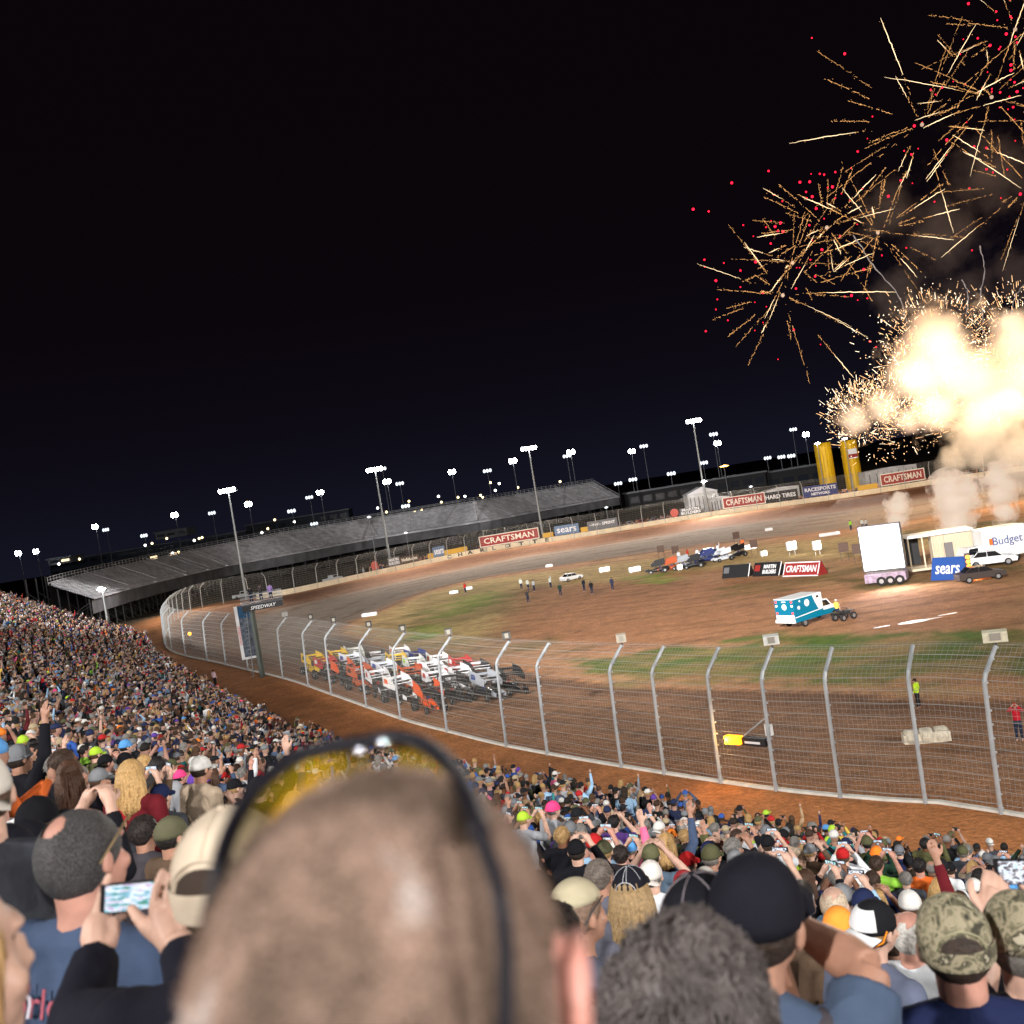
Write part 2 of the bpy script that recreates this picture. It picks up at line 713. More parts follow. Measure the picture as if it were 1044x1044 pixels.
def fence(name, label, i0, i1, post_idx, wm, pm, vstep, hstep, wr, cable_r, post_r, nseg_step=2, off=.12):
    root = empty(name, (*LR[i0 % len(LR)][:2], ZW), 0, label, 'fence')
    base = Vector(root.location)
    frames = {k: loop_frame(k) for k in range(i0, i1 + 1)}

    def pt(k, s):
        P, t, n = frames[k]
        q = prof_at(s)
        return Vector((P.x + n.x * (q.x + off), P.y + n.y * (q.x + off), ZW + .1 + q.y)) - base
    w = MB()
    H = 6.3
    nh = int(H / hstep)
    ks = list(range(i0, i1 + 1, nseg_step))
    for h in range(nh + 1):
        s = h / nh
        w.tube([pt(k, s) for k in ks], wr, 3, cap=False)
    nv = int((i1 - i0) * .5 / vstep)
    for v in range(nv + 1):
        kf = i0 + (i1 - i0) * v / nv
        k0 = min(int(kf), i1 - 1)
        fr = kf - k0
        w.tube([pt(k0, s).lerp(pt(k0 + 1, s), fr) for s in (0., .4, .755, 1.)], wr, 3, cap=False)
    w.build('wire_mesh', wm, root, fix=False)
    c = MB()
    for h in range(13):
        s = .03 + .955 * h / 12
        wob = rnd.uniform(-.01, .01)
        c.tube([pt(k, s) + Vector((0, 0, wob + .02 * math.sin(k * .35 + h))) for k in ks], cable_r, 4, cap=False)
    c.build('cable', wm, root, fix=False)
    for k in post_idx:
        P, t, n = loop_frame(k)
        pb = MB()
        pts = []
        for s in (0., .35, .70, .755, .81, 1.):
            q = prof_at(s)
            pts.append(Vector((n.x * (q.x - .06), n.y * (q.x - .06), q.y)))
        pts[0].z = -1.2 if name.startswith('catch') else -.3
        pb.tube(pts, post_r, 8)
        for h in range(13):                     # cable clamps
            q = prof_at(.03 + .955 * h / 12)
            pb.box((n.x * (q.x + .1), n.y * (q.x + .1), q.y), (.09, .09, .07))
        o = pb.build('post', pm, root)
        o.location = Vector((P.x, P.y, ZW)) - base
    return root


post_px = [(1022, 830), (943, 822), (857, 815), (788, 806), (730, 799), (677, 791), (631, 785), (557, 770), (518, 762), (457.7, 747), (409, 734), (372.5, 722), (338, 709), (311, 701), (288, 692.6), (251, 684), (231.5, 678), (216, 673), (199, 667), (184, 663), (170, 660)]
post_idx = [loop_index(atz(x, y, ZW)) for x, y in post_px]
first = post_idx[0] - 26
i_end_near = i_turn
FENCE_NEAR = fence('catch_fence', 'tall galvanised wire catch fence with inward bent posts along the near side of the track', first, i_turn + 2,
                   [first] + post_idx + list(range(post_idx[-1] + 14, i_turn, 12)), wire, galv, .20, .20, .0043, .0105, .085)
galv2 = mat('dull_galvanised_steel', (.38, .38, .36), .6, .3)
FENCE_FAR = fence('catch_fence', 'catch fence with weathered posts curving round the turn and along the far wall', i_turn + 3, i_farend,
                  list(range(i_turn + 6, i_farend - 4, 13))[:100], wirefar, galv2, .9, .42, .010, .014, .09, 3)

# loose clods of clay thrown up along the walls and the groove
b = MB()
rc = random.Random(4)
for q in range(5200):
    k = rc.randrange(0, i_turn)
    P, t, n = loop_frame(k)
    o_ = rc.choice([rc.uniform(-9, -.3), rc.gauss(2.0, 1.2), rc.uniform(.5, 17), rc.gauss(13, 1.5)])
    X, Y = P.x + n.x * o_, P.y + n.y * o_
    z = ZW if o_ < 0 else ZW * (1 - (max(0, min(1, o_ / 20)) ** 2) * (3 - 2 * max(0, min(1, o_ / 20))))
    r_ = rc.uniform(.015, .055)
    b.ball((X, Y, z + r_ * .2), (r_ * rc.uniform(.8, 1.6), r_, r_ * .6), 4, 0)
o = b.build('clay_clods', mat('clay_clod', lin((160, 114, 82)), .95, noise_amt=.3, nscale=3), fix=False)
tag(o, 'loose clods of orange clay scattered along the track edge', 'clods', None, 'stuff')
# ------------------------------------------------------------------ grandstand we stand on
FRONT = catmull([Vector(p) for p in ((48, -24, 0), (31, -2, 0), (18.5, 13, 0), (10.2, 22.6, 0), (6.6, 26.0, 0), (2.4, 31.6, 0), (-2.2, 37.2, 0),
                                     (-11, 49, 0), (-25, 76, 0), (-42, 113, 0), (-52, 140, 0), (-62, 167, 0), (-72, 194, 0))], 10)
E0, E1 = Vector((-49, 132, 0)), Vector((-93, 172, 0))


def head_drop(t):
    t = max(t, -1)
    return 9.5 - .33 * t - .0031 * t * t


def tread_z(t):
    return CAMZ - head_drop(t) - 1.72


def front_normals(P):
    out = []
    for i in range(len(P)):
        a, b = P[max(i - 1, 0)], P[min(i + 1, len(P) - 1)]
        t = (b - a).normalized()
        out.append(Vector((-t.y, t.x, 0)))     # to the left of travel = away from the track
    return out


FN = front_normals(FRONT)


def row_line(t):
    P = [p + n * t for p, n in zip(FRONT, FN)]
    e = (E1 - E0)
    keep = [p for p in P if (p - E0).x * e.y - (p - E0).y * e.x > -6 or p.y < 100]
    # keep those on our side of the slanted end line
    keep = [p for p in P if e.x * (p.y - E0.y) - e.y * (p.x - E0.x) > 0 or p.y < 90]
    return keep


PITCH_ROW = .8
NROW = 33
alu = mat('worn_aluminium_tread', (.32, .32, .33), .5, .5, noise_amt=.3, nscale=1.2)
mb = MB()
bench = MB()
for k in range(NROW):
    t0 = k * PITCH_ROW - .4
    La, Lb = row_line(t0), row_line(t0 + PITCH_ROW)
    n = min(len(La), len(Lb))
    z0 = tread_z(k * PITCH_ROW)
    zp = tread_z((k - 1) * PITCH_ROW) if k else ZW - .5
    vs = []
    for i in range(n):
        vs += [(La[i].x, La[i].y, zp), (La[i].x, La[i].y, z0), (Lb[i].x, Lb[i].y, z0)]
    fs = []
    for i in range(n - 1):
        a = i * 3
        fs += [(a, a + 3, a + 4, a + 1), (a + 1, a + 4, a + 5, a + 2)]
    mb.add(vs, fs)
    Lc = row_line(t0 + PITCH_ROW - .30)
    Ld = row_line(t0 + PITCH_ROW - .05)
    n = min(len(Lc), len(Ld))
    vs, fs = [], []
    for i in range(n):
        vs += [(Lc[i].x, Lc[i].y, z0 + .40), (Ld[i].x, Ld[i].y, z0 + .40), (Ld[i].x, Ld[i].y, z0 + .44), (Lc[i].x, Lc[i].y, z0 + .44)]
    for i in range(n - 1):
        for q in range(4):
            fs.append((i * 4 + q, i * 4 + (q + 1) % 4, i * 4 + 4 + (q + 1) % 4, i * 4 + 4 + q))
    bench.add(vs, fs)
stand = empty('grandstand', (0, 10, ZW), 0, 'packed grandstand of stepped aluminium rows that the spectators stand on', 'grandstand')


def under(mb_, name, m_, parent):
    o = mb_.build(name, m_, parent, fix=False)
    o.location = -Vector(parent.location)
    return o


under(mb, 'tread', alu, stand)
under(bench, 'bench', alu, stand)
# end wall down to the ground, and the front rail
mb = MB()
endp = [row_line(k * PITCH_ROW)[-1] for k in range(NROW)]
for k in range(NROW - 1):
    a, b_ = endp[k], endp[k + 1]
    z = tread_z(k * PITCH_ROW) - .02
    mb.add([(a.x, a.y, 0), (b_.x, b_.y, 0), (b_.x, b_.y, z), (a.x, a.y, z)], [(0, 1, 2, 3)])
under(mb, 'end_panel', mat('grey_corrugated_panel', (.16, .16, .17), .6, .3), stand)
mb = MB()
FL = row_line(-.5)
zf = tread_z(0)
mb.tube([(p.x, p.y, zf + 1.0) for p in FL], .025, 5)
mb.tube([(p.x, p.y, zf + .55) for p in FL], .018, 5)
for p in resample(FL, 1.8):
    mb.tube([(p.x, p.y, zf - .3), (p.x, p.y, zf + 1.0)], .022, 5)
under(mb, 'guard_rail', steel_dark, stand)
mb = MB()
FW = row_line(-.62)
vs, fs = [], []
for p in FW:
    vs += [(p.x, p.y, 0), (p.x, p.y, zf + .12)]
for i in range(len(FW) - 1):
    fs.append((2 * i, 2 * i + 2, 2 * i + 3, 2 * i + 1))
mb.add(vs, fs)
under(mb, 'front_wall', mat('stained_grey_concrete', (.13, .12, .115), .8, noise_amt=.3, nscale=.8), stand)

# ------------------------------------------------------------------ people: templates
SK = {'fair': lin((192, 154, 136)), 'tanned': lin((164, 122, 102)), 'ruddy': lin((180, 132, 116)), 'brown': lin((110, 72, 52))}
SKM = {k: mat('skin_' + k, v, .5, noise_amt=.20, nscale=16, spec=.35, bump=.12) for k, v in SK.items()}
EYE = mat('eye_dark', (.03, .025, .02), .2)
LIP = mat('lip', lin((160, 88, 80)), .5)

POSES = {
    'down': dict(L=((-.25, -.03, 1.15), (-.23, .10, .90)), R=((.25, -.03, 1.15), (.23, .10, .90))),
    'phone': dict(L=((-.26, .20, 1.34), (-.085, .36, 1.60)), R=((.26, .20, 1.34), (.085, .36, 1.60))),
    'raise': dict(L=((-.25, -.03, 1.15), (-.22, .12, .93)), R=((.29, .06, 1.66), (.25, .14, 1.93))),
    'clap': dict(L=((-.26, .08, 1.17), (-.05, .30, 1.36)), R=((.26, .08, 1.17), (.05, .30, 1.38))),
    'shade': dict(L=((-.30, .12, 1.42), (-.10, .14, 1.66)), R=((.30, .12, 1.42), (.10, .14, 1.66))),
}


def hand_mb(mb_, wrist, dirv, side, curl=.5, palm_n=None, sc=1., fr=.0095):
    """palm and five unequal bent fingers; dirv = direction from the wrist to the knuckles"""
    d = Vector(dirv).normalized()
    pn = Vector(palm_n).normalized() if palm_n else Vector((0, 1, 0))
    w = d.cross(pn).normalized() * side       # towards the thumb
    pn = w.cross(d).normalized() * side
    wr = Vector(wrist)
    mb_.tube([wr - d * .02, wr + d * .02, wr + d * .055 * sc, wr + d * .088 * sc], [.024 * sc, .03 * sc, .036 * sc, .03 * sc], 8)
    for i, (ln, off) in enumerate(((.072, .030), (.080, .010), (.074, -.010), (.058, -.029))):
        b0 = wr + d * .075 * sc + w * off * sc
        p1 = b0 + (d + w * off * 3) * ln * .42 * sc + pn * ln * .1 * curl * sc
        p2 = p1 + (d * (1 - curl * .6) + pn * curl) * ln * .33 * sc
        p3 = p2 + (d * (1 - curl * 1.2) + pn * curl * 1.4) * ln * .28 * sc
        mb_.tube([b0 - d * .03, b0, p1, p2, p3], [fr * 1.1 * sc, fr * sc, fr * .95 * sc, fr * .9 * sc, fr * .75 * sc], 6)
    t0 = wr + d * .02 * sc + w * .022 * sc
    t1 = t0 + (d * .6 + w * .8) * .04 * sc
    t2 = t1 + (d * .9 + w * .35 + pn * curl * .5) * .032 * sc
    t3 = t2 + (d * .9 + pn * curl * .8) * .024 * sc
    mb_.tube([t0, t1, t2, t3], [.015 * sc, .0125 * sc, .011 * sc, .009 * sc], 6)


def remesh(mb_, name, voxel, smooth_it=4, dec=None, keep_mats=None):
    me = bpy.data.meshes.new(name)
    me.from_pydata(mb_.v, [], mb_.f)
    bm = bmesh.new()
    bm.from_mesh(me)
    bmesh.ops.recalc_face_normals(bm, faces=bm.faces)
    bm.to_mesh(me)
    bm.free()
    ob = bpy.data.objects.new(name, me)
    COL.objects.link(ob)
    md = ob.modifiers.new('r', 'REMESH')
    md.mode = 'VOXEL'
    md.voxel_size = voxel
    if smooth_it:
        ms = ob.modifiers.new('s', 'SMOOTH')
        ms.factor = .5
        ms.iterations = smooth_it
    if dec:
        mdx = ob.modifiers.new('d', 'DECIMATE')
        mdx.ratio = dec
    bpy.context.view_layer.update()
    out = bpy.data.meshes.new_from_object(ob.evaluated_get(bpy.context.evaluated_depsgraph_get()))
    out.name = name
    bpy.data.objects.remove(ob)
    bpy.data.meshes.remove(me)
    out.polygons.foreach_set('use_smooth', [True] * len(out.polygons))
    return out


HC = Vector((0, .012, 1.645))         # skull centre of the template


def head_parts(b, c=HC, s=1.):
    g = lambda x, y, z: (c.x + x * s, c.y + y * s, c.z + z * s)
    b.ball(g(0, -.008, .012), (.076 * s, .094 * s, .094 * s), 16)
    b.ball(g(0, .028, -.045), (.062 * s, .066 * s, .075 * s), 14)
    b.ball(g(0, .062, -.095), (.032 * s, .028 * s, .022 * s), 10)       # chin
    b.ball(g(0, .090, -.020), (.009 * s, .017 * s, .024 * s), 8)       # nose
    b.ball(g(0, .102, -.034), (.012 * s, .010 * s, .008 * s), 8)
    b.ball(g(0, .080, -.062), (.026 * s, .016 * s, .020 * s), 8)
    b.ball(g(0, .083, .022), (.05 * s, .014 * s, .010 * s), 8)        # brow
    b.ball(g(0, .090, -.066), (.022 * s, .010 * s, .008 * s), 8)      # mouth
    for q in (-1, 1):
        b.ball(g(q * .080, -.004, -.012), (.010 * s, .019 * s, .031 * s), 8)   # ears
        b.ball(g(q * .045, .064, -.035), (.02 * s, .02 * s, .02 * s), 8)      # cheeks
    b.tube([g(0, -.018, -.05), g(0, -.022, -.12), g(0, -.03, -.19)], [.058 * s, .055 * s, .066 * s], 12)


def limb(b, pts, rad, n=10):
    b.tube(pts, rad, n)
    for p, r_ in zip(pts[1:-1], rad[1:-1]):
        b.ball(p, r_ * .99, 8)


SH = {-1: Vector((-.185, -.02, 1.435)), 1: Vector((.185, -.02, 1.435))}


def make_pose(name):
    P = POSES[name]
    b = MB()
    head_parts(b)
    b.ball((0, -.015, 1.29), (.160, .098, .18), 14)
    b.ball((0, -.01, 1.05), (.15, .10, .20), 12)
    for side, key in ((-1, 'L'), (1, 'R')):
        el, wr = Vector(P[key][0]), Vector(P[key][1])
        sh = SH[side]
        b.ball(sh, .06, 8)
        limb(b, [sh, (sh + el) / 2, el], [.054, .047, .040])
        limb(b, [el, el.lerp(wr, .35), wr], [.040, .041, .026])
        fd = (wr - el).normalized()
        if name in ('phone', 'shade', 'clap'):
            fd = (fd + Vector((-side * .35, .1, .45))).normalized()
            hand_mb(b, wr, fd, side * -1, .55, (-side * .75, .3, 0))
        elif name == 'raise' and side == 1:
            hand_mb(b, wr, fd, -1, .25, (0, 1, 0))
        else:
            hand_mb(b, wr, fd, side * -1, .45, (-side, .1, 0))
        limb(b, [(side * .09, 0, .95), (side * .10, .01, .50), (side * .11, -.02, .07)], [.08, .055, .04])
        b.tube([(side * .11, -.05, .035), (side * .12, .16, .03)], [.035, .03], 8)
    body = remesh(b, 'person', .0078, 3, .42)
    # face regions
    body.materials.append(SKM['fair'])
    body.materials.append(EYE)
    body.materials.append(LIP)
    for p in body.polygons:
        c = p.center
        for q in (-1, 1):
            if (c - (HC + Vector((q * .03, .083, .004)))).length < .011:
                p.material_index = 1
        if abs(c.x) < .024 and c.y > .085 and abs(c.z - (HC.z - .066)) < .008:
            p.material_index = 2
    s_ = MB()
    s_.ball((0, -.015, 1.30), (.182, .118, .20), 16)
    s_.ball((0, -.01, 1.10), (.172, .122, .22), 14)
    s_.ball((0, -.01, .97), (.168, .120, .12), 14)
    s_.tube([(-.17, -.02, 1.445), (0, -.025, 1.475), (.17, -.02, 1.445)], [.058, .072, .058], 10)
    for side, key in ((-1, 'L'), (1, 'R')):
        el, wr = Vector(P[key][0]), Vector(P[key][1])
        sh = SH[side]
        s_.ball(sh, .074, 10)
        limb(s_, [sh, (sh + el) / 2, el, el.lerp(wr, .85)], [.070, .060, .053, .040])
    shirt = remesh(s_, 'jacket', .012, 2, .6)
    s2 = MB()
    s2.v, s2.f, s2.m = [], [], []
    s2.ball((0, -.015, 1.30), (.178, .114, .20), 16)
    s2.ball((0, -.01, 1.10), (.166, .118, .22), 14)
    s2.ball((0, -.01, .97), (.162, .116, .12), 14)
    s2.tube([(-.17, -.02, 1.442), (0, -.025, 1.465), (.17, -.02, 1.442)], [.054, .066, .054], 10)
    for side, key in ((-1, 'L'), (1, 'R')):
        el = Vector(P[key][0])
        sh = SH[side]
        s2.ball(sh, .068, 10)
        s2.tube([sh, sh.lerp(el, .78)], [.066, .062], 10)
    tee = remesh(s2, 'shirt', .012, 2, .6)
    return body, shirt, tee


BODY, JACK, TEE = {}, {}, {}
for k_ in POSES:
    BODY[k_], JACK[k_], TEE[k_] = make_pose(k_)
b = MB()
for side in (-1, 1):
    limb(b, [(side * .085, 0, .93), (side * .10, .01, .50), (side * .11, -.02, .10)], [.105, .075, .062])
b.ball((0, -.005, .93), (.165, .118, .12), 14)
PANTS = remesh(b, 'trousers', .018, 2, .5)


def dome(b, c, r, zcut, n=18, h=8, wob=0., front_lift=0., mi=0, thick=.0):
    """upper part of an ellipsoid, down to a slanted edge"""
    vs, fs = [], []
    for i in range(h + 1):
        for k in range(n):
            ph = 2 * PI * k / n
            cut = zcut + front_lift * math.sin(ph)
            th = (PI / 2 - math.asin(max(-.98, min(.98, cut)))) * i / h
            w_ = 1 + wob * math.sin(7 * ph + i * 2.1) * math.sin(3 * i + ph)
            vs.append(Vector((r[0] * math.sin(th) * math.cos(ph) * w_, r[1] * math.sin(th) * math.sin(ph) * w_, r[2] * math.cos(th))) + Vector(c))
    for i in range(h):
        for k in range(n):
            fs.append((i * n + k, (i + 1) * n + k, (i + 1) * n + (k + 1) % n, i * n + (k + 1) % n))
    # inner closing ring
    o = len(vs)
    for k in range(n):
        p = vs[h * n + k]
        vs.append(Vector(c) + (p - Vector(c)) * .93)
    for k in range(n):
        fs.append((h * n + k, o + k, o + (k + 1) % n, h * n + (k + 1) % n))
    b.add(vs, fs, mi)


def brim(b, c, y_dir=1, w=.075, ln=.075, z=.0, droop=.02, mi=0, y0=.085):
    vs, fs = [], []
    n = 9
    for i in range(n):
        u = -1 + 2 * i / (n - 1)
        x = u * w
        ya = y0 * math.sqrt(max(0, 1 - (u * .88) ** 2))
        yb = y0 + ln * math.sqrt(max(.0, 1 - u ** 4 * .9))
        dz = -droop * u * u
        for (yy, zz) in ((ya, 0), (yb, -.012)):
            vs.append(Vector((x, y_dir * yy, z + dz + zz)) + Vector(c))
            vs.append(Vector((x, y_dir * yy, z + dz + zz - .004)) + Vector(c))
    for i in range(n - 1):
        a, d = i * 4, i * 4 + 4
        fs += [(a, a + 2, d + 2, d), (a + 1, d + 1, d + 3, a + 3), (a + 2, a + 3, d + 3, d + 2), (a, d, d + 1, a + 1)]
    b.add(vs, fs, mi)


def head_mesh(kind):
    b = MB()
    c = HC + Vector((0, -.008, .012))
    if kind == 'cap':
        dome(b, c + Vector((0, 0, .004)), (.085, .104, .103), -.10)
        brim(b, c, 1, z=.008)
        b.ball(c + Vector((0, 0, .108)), (.007, .007, .004), 6)
    elif kind == 'backwards cap':
        dome(b, c + Vector((0, 0, .004)), (.085, .104, .103), -.10)
        brim(b, c, -1, z=.0, droop=.03, ln=.06)
        b.ball(c + Vector((0, 0, .108)), (.007, .007, .004), 6)
    elif kind == 'beanie':
        dome(b, c, (.088, .107, .112), -.05, wob=.02)
        b.tube([c + Vector((.088 * math.cos(a), .107 * math.sin(a), .0)) for a in [2 * PI * i / 16 for i in range(17)]], .012, 6)
    elif kind == 'short hair':
        dome(b, c + Vector((0, -.006, 0)), (.083, .100, .101), -.30, 20, 9, .02, .75)
        for _ in range(420):
            a, t_ = rnd.uniform(0, 2 * PI), math.acos(rnd.uniform(-.15, 1))
            if math.sin(a) > .5 and t_ > .8:
                continue
            nn = Vector((math.sin(t_) * math.cos(a), math.sin(t_) * math.sin(a), math.cos(t_)))
            p = c + Vector((.082 * nn.x, -.006 + .099 * nn.y, .100 * nn.z))
            dn = (Vector((rnd.uniform(-.6, .6), rnd.uniform(-.6, .6), -.9)) + nn * .55).normalized()
            b.tube([p - dn * .004, p + dn * .010 + nn * .002, p + dn * .021], [.0035, .003, .0006], 3, cap=False)
    elif kind == 'long hair':
        b.ball(c + Vector((0, -.012, .004)), (.088, .102, .103), 16, zmin=-.2)
        for q in range(15):
            a = PI + PI * (q + .5) / 15 * 1.0
            x0, y0 = .083 * math.cos(a), .09 * math.sin(a)
            w_ = rnd.uniform(-.012, .012)
            b.tube([c + Vector((x0 * .9, y0 * .9 - .01, .03)), c + Vector((x0 * 1.12, y0 * 1.05 - .01, -.05)), c + Vector((x0 * 1.25 + w_, y0 * 1.1 - .015, -.13)),
                    c + Vector((x0 * 1.2 - w_, y0 * 1.15 - .03, -.21)), c + Vector((x0 * .95 + w_, y0 * 1.1 - .03, -.27 + w_ * 2))], [.022, .026, .025, .021, .008], 6)
    elif kind == 'nape hair':
        dome(b, c + Vector((0, -.004, -.006)), (.0805, .0965, .088), -.62, 20, 8, .01, .85)
    elif kind == 'thinning hair':
        dome(b, c + Vector((0, -.006, -.006)), (.0815, .0985, .098), -.40, 20, 9, .01, .62)
        kk = len(b.f)
        keep = [(f, m_) for f, m_ in zip(b.f, b.m) if sum(b.v[i][2] for i in f) / len(f) < c.z + .062]
        b.f = [k_[0] for k_ in keep]
        b.m = [0] * len(b.f)
    me = bpy.data.meshes.new(kind.replace(' ', '_'))
    me.from_pydata(b.v, [], b.f)
    bm = bmesh.new()
    bm.from_mesh(me)
    bmesh.ops.recalc_face_normals(bm, faces=bm.faces)
    bm.to_mesh(me)
    bm.free()
    me.polygons.foreach_set('use_smooth', [True] * len(me.polygons))
    return me


HEADW = {k: head_mesh(k) for k in ('cap', 'backwards cap', 'beanie', 'short hair', 'long hair', 'thinning hair', 'nape hair')}

SHIRTS = [('black', (22, 22, 26), 16), ('navy', (30, 38, 70), 10), ('charcoal', (58, 60, 66), 9), ('light grey', (150, 152, 158), 7), ('white', (216, 216, 218), 6),
          ('slate blue', (84, 100, 128), 6), ('pale blue', (150, 184, 214), 4), ('royal blue', (48, 84, 160), 2.6), ('dark green', (34, 58, 44), 3), ('olive', (88, 88, 58), 4),
          ('brown', (92, 64, 46), 4), ('tan', (168, 140, 108), 4), ('red', (176, 36, 38), 3), ('maroon', (96, 26, 34), 4), ('orange', (216, 104, 44), 1.6), ('purple', (84, 56, 120), 1.2),
          ('pink', (220, 100, 146), 1), ('teal', (40, 118, 120), 1.2), ('lime green', (140, 196, 70), .8), ('yellow', (210, 180, 80), 1)]
HEADS = [('short brown hair', 'short hair', (58, 42, 32), 12), ('short black hair', 'short hair', (26, 22, 22), 8), ('short grey hair', 'short hair', (120, 116, 112), 8),
         ('short blond hair', 'short hair', (160, 128, 84), 4), ('long brown hair', 'long hair', (72, 48, 34), 6), ('long blond hair', 'long hair', (178, 142, 92), 7),
         ('long black hair', 'long hair', (28, 24, 24), 3), ('thinning grey hair', 'thinning hair', (128, 124, 120), 4), ('a black cap', 'cap', (24, 24, 28), 9),
         ('a navy cap', 'cap', (32, 40, 72), 6), ('a red cap', 'cap', (176, 36, 38), 4), ('a white cap', 'cap', (208, 206, 202), 5), ('a grey cap', 'cap', (120, 122, 126), 6),
         ('a tan cap', 'cap', (168, 150, 122), 4), ('an olive cap', 'cap', (82, 82, 58), 4), ('a black backwards cap', 'backwards cap', (24, 24, 28), 5),
         ('a white backwards cap', 'backwards cap', (206, 204, 200), 3), ('a grey backwards cap', 'backwards cap', (108, 110, 116), 4), ('a blue backwards cap', 'backwards cap', (52, 86, 160), 2),
         ('a black knit hat', 'beanie', (30, 30, 34), 3), ('a grey knit hat', 'beanie', (110, 112, 116), 3), ('an orange knit hat', 'beanie', (236, 128, 44), 2),
         ('a light blue knit hat', 'beanie', (88, 150, 210), 1), ('a pink knit hat', 'beanie', (226, 70, 130), 1), ('a lime green cap', 'cap', (170, 206, 60), 1), ('a purple cap', 'cap', (92, 60, 150), 1)]
PD = {'down': 'arms down', 'phone': 'both hands raised', 'raise': 'one arm high', 'clap': 'hands clasped', 'shade': 'hands at face'}


def cloth_mat(name, rgb):
    return mat('cloth_' + name.replace(' ', '_'), lin(rgb), .9, noise_amt=.22, nscale=7, spec=.12, bump=.9)


def hair_mat(name, rgb):
    return mat('hair_' + name.replace(' ', '_'), lin(rgb), .6, noise_amt=.35, nscale=60, spec=.35, bump=.5)


def slot(o, m_, i=0):
    o.material_slots[i].link = 'OBJECT'
    o.material_slots[i].material = m_


def ensure_slot(me):
    if not me.materials:
        me.materials.append(SKM['fair'])


for d_ in (JACK, TEE, HEADW):
    for me_ in d_.values():
        ensure_slot(me_)
ensure_slot(PANTS)


def person(loc, rz, pose, shirt, head, skin='fair', sleeves=True, scale=1., label=None, group=None, tilt=0., pants=(40, 46, 66), lean=0.):
    o = bpy.data.objects.new('person', BODY[pose])
    COL.objects.link(o)
    o.location = loc
    o.rotation_euler = (lean, tilt, rz)
    o.scale = (scale, scale, scale)
    slot(o, SKM[skin])
    tag(o, label, 'person', group)
    c = bpy.data.objects.new('jacket' if sleeves else 'shirt', (JACK if sleeves else TEE)[pose])
    COL.objects.link(c)
    c.parent = o
    slot(c, cloth_mat(shirt[0], shirt[1]))
    if head:
        h = bpy.data.objects.new({'cap': 'cap', 'backwards cap': 'cap', 'beanie': 'knit_hat'}.get(head[1], 'hair'), HEADW[head[1]])
        COL.objects.link(h)
        h.parent = o
        slot(h, cloth_mat('hat ' + str(head[2]), head[2]) if 'hair' not in head[1] else hair_mat(str(head[2]), head[2]))
        if head[1] in ('cap', 'backwards cap', 'beanie'):
            h = bpy.data.objects.new('hair', HEADW['nape hair'])
            COL.objects.link(h)
            h.parent = o
            hc_ = (((58, 42, 32), (30, 26, 24), (74, 54, 40), (112, 106, 100), (150, 120, 80), (44, 34, 28))[int(abs(loc[0] * 7.3 + loc[1] * 3.1)) % 6])
            slot(h, hair_mat(str(hc_), hc_))
    t = bpy.data.objects.new('trousers', PANTS)
    COL.objects.link(t)
    t.parent = o
    slot(t, cloth_mat('denim' if pants[2] > 60 else 'khaki', pants))
    return o


# phones
ph_case = mat('phone_case', (.015, .015, .018), .3)


def phone_screen(i):
    name = 'phone_screen_%d' % i
    if name in MATS:
        return MATS[name]
    M = bpy.data.materials.new(name)
    M.use_nodes = True
    nt = M.node_tree
    b = nt.nodes['Principled BSDF']
    b.inputs['Base Color'].default_value = (.02, .02, .02, 1)
    b.inputs['Roughness'].default_value = .2
    tc = nt.nodes.new('ShaderNodeTexCoord')
    v = nt.nodes.new('ShaderNodeTexNoise')
    v.inputs['Scale'].default_value = 60
    v.inputs['Detail'].default_value = 6
    v.inputs['Distortion'].default_value = .6
    mp = nt.nodes.new('ShaderNodeMapping')
    mp.inputs['Scale'].default_value = ((2.2, 1, .5), (.5, 1, 2.0), (1, 1, 1.6))[i % 3]
    mp.inputs['Location'].default_value = (i * 3.1, 0, 0)
    nt.links.new(tc.outputs['Object'], mp.inputs[0])
    nt.links.new(mp.outputs[0], v.inputs['Vector'])
    hs = nt.nodes.new('ShaderNodeValToRGB')
    ee = hs.color_ramp.elements
    pal = (((.02, .10, .10), (.08, .42, .46), (.75, .85, .9), (.35, .45, .5)), ((.02, .22, .08), (.20, .45, .62), (.85, .92, .95), (.45, .30, .55)), ((.02, .02, .03), (.12, .10, .12), (.9, .92, 1.), (.5, .75, .9)))[i % 3]
    for q_, (ps, cl) in enumerate(zip((.33, .45, .56, .66), pal)):
        el_ = ee[q_] if q_ < 2 else ee.new(ps)
        el_.position = ps
        el_.color = (*cl, 1)
    nt.links.new(v.outputs[0], hs.inputs[0])
    nt.links.new(hs.outputs[0], b.inputs['Emission Color'])
    b.inputs['Emission Strength'].default_value = 1.3
    MATS[name] = M
    return M


PHM = []


def phone(loc, rot, label, scr=0, sc=1.):
    if not PHM:
        a = MB()
        a.box((0, 0, 0), (.145, .009, .072))
        a.box((0, .0055, .0), (.147, .002, .0745))
        b_ = MB()
        b_.box((0, -.0052, 0), (.122, .001, .066))
        oa = a.build('phone', ph_case)
        ob = b_.build('screen', phone_screen(0))
        PHM.extend((oa.data, ob.data))
        bpy.data.objects.remove(oa)
        bpy.data.objects.remove(ob)
    o = bpy.data.objects.new('phone', PHM[0])
    COL.objects.link(o)
    s_ = bpy.data.objects.new('screen', PHM[1])
    COL.objects.link(s_)
    s_.parent = o
    slot(s_, phone_screen(scr))
    o.location = loc
    o.rotation_euler = rot
    o.scale = (sc, sc, sc)
    tag(o, label, 'phone', 'phones held up in the crowd')
    return o
# ------------------------------------------------------------------ named people close to the camera
HEROES = []


def shirt_of(n):
    return next(s for s in SHIRTS if s[0] == n)


def head_of(n):
    return next(h for h in HEADS if h[0] == n)


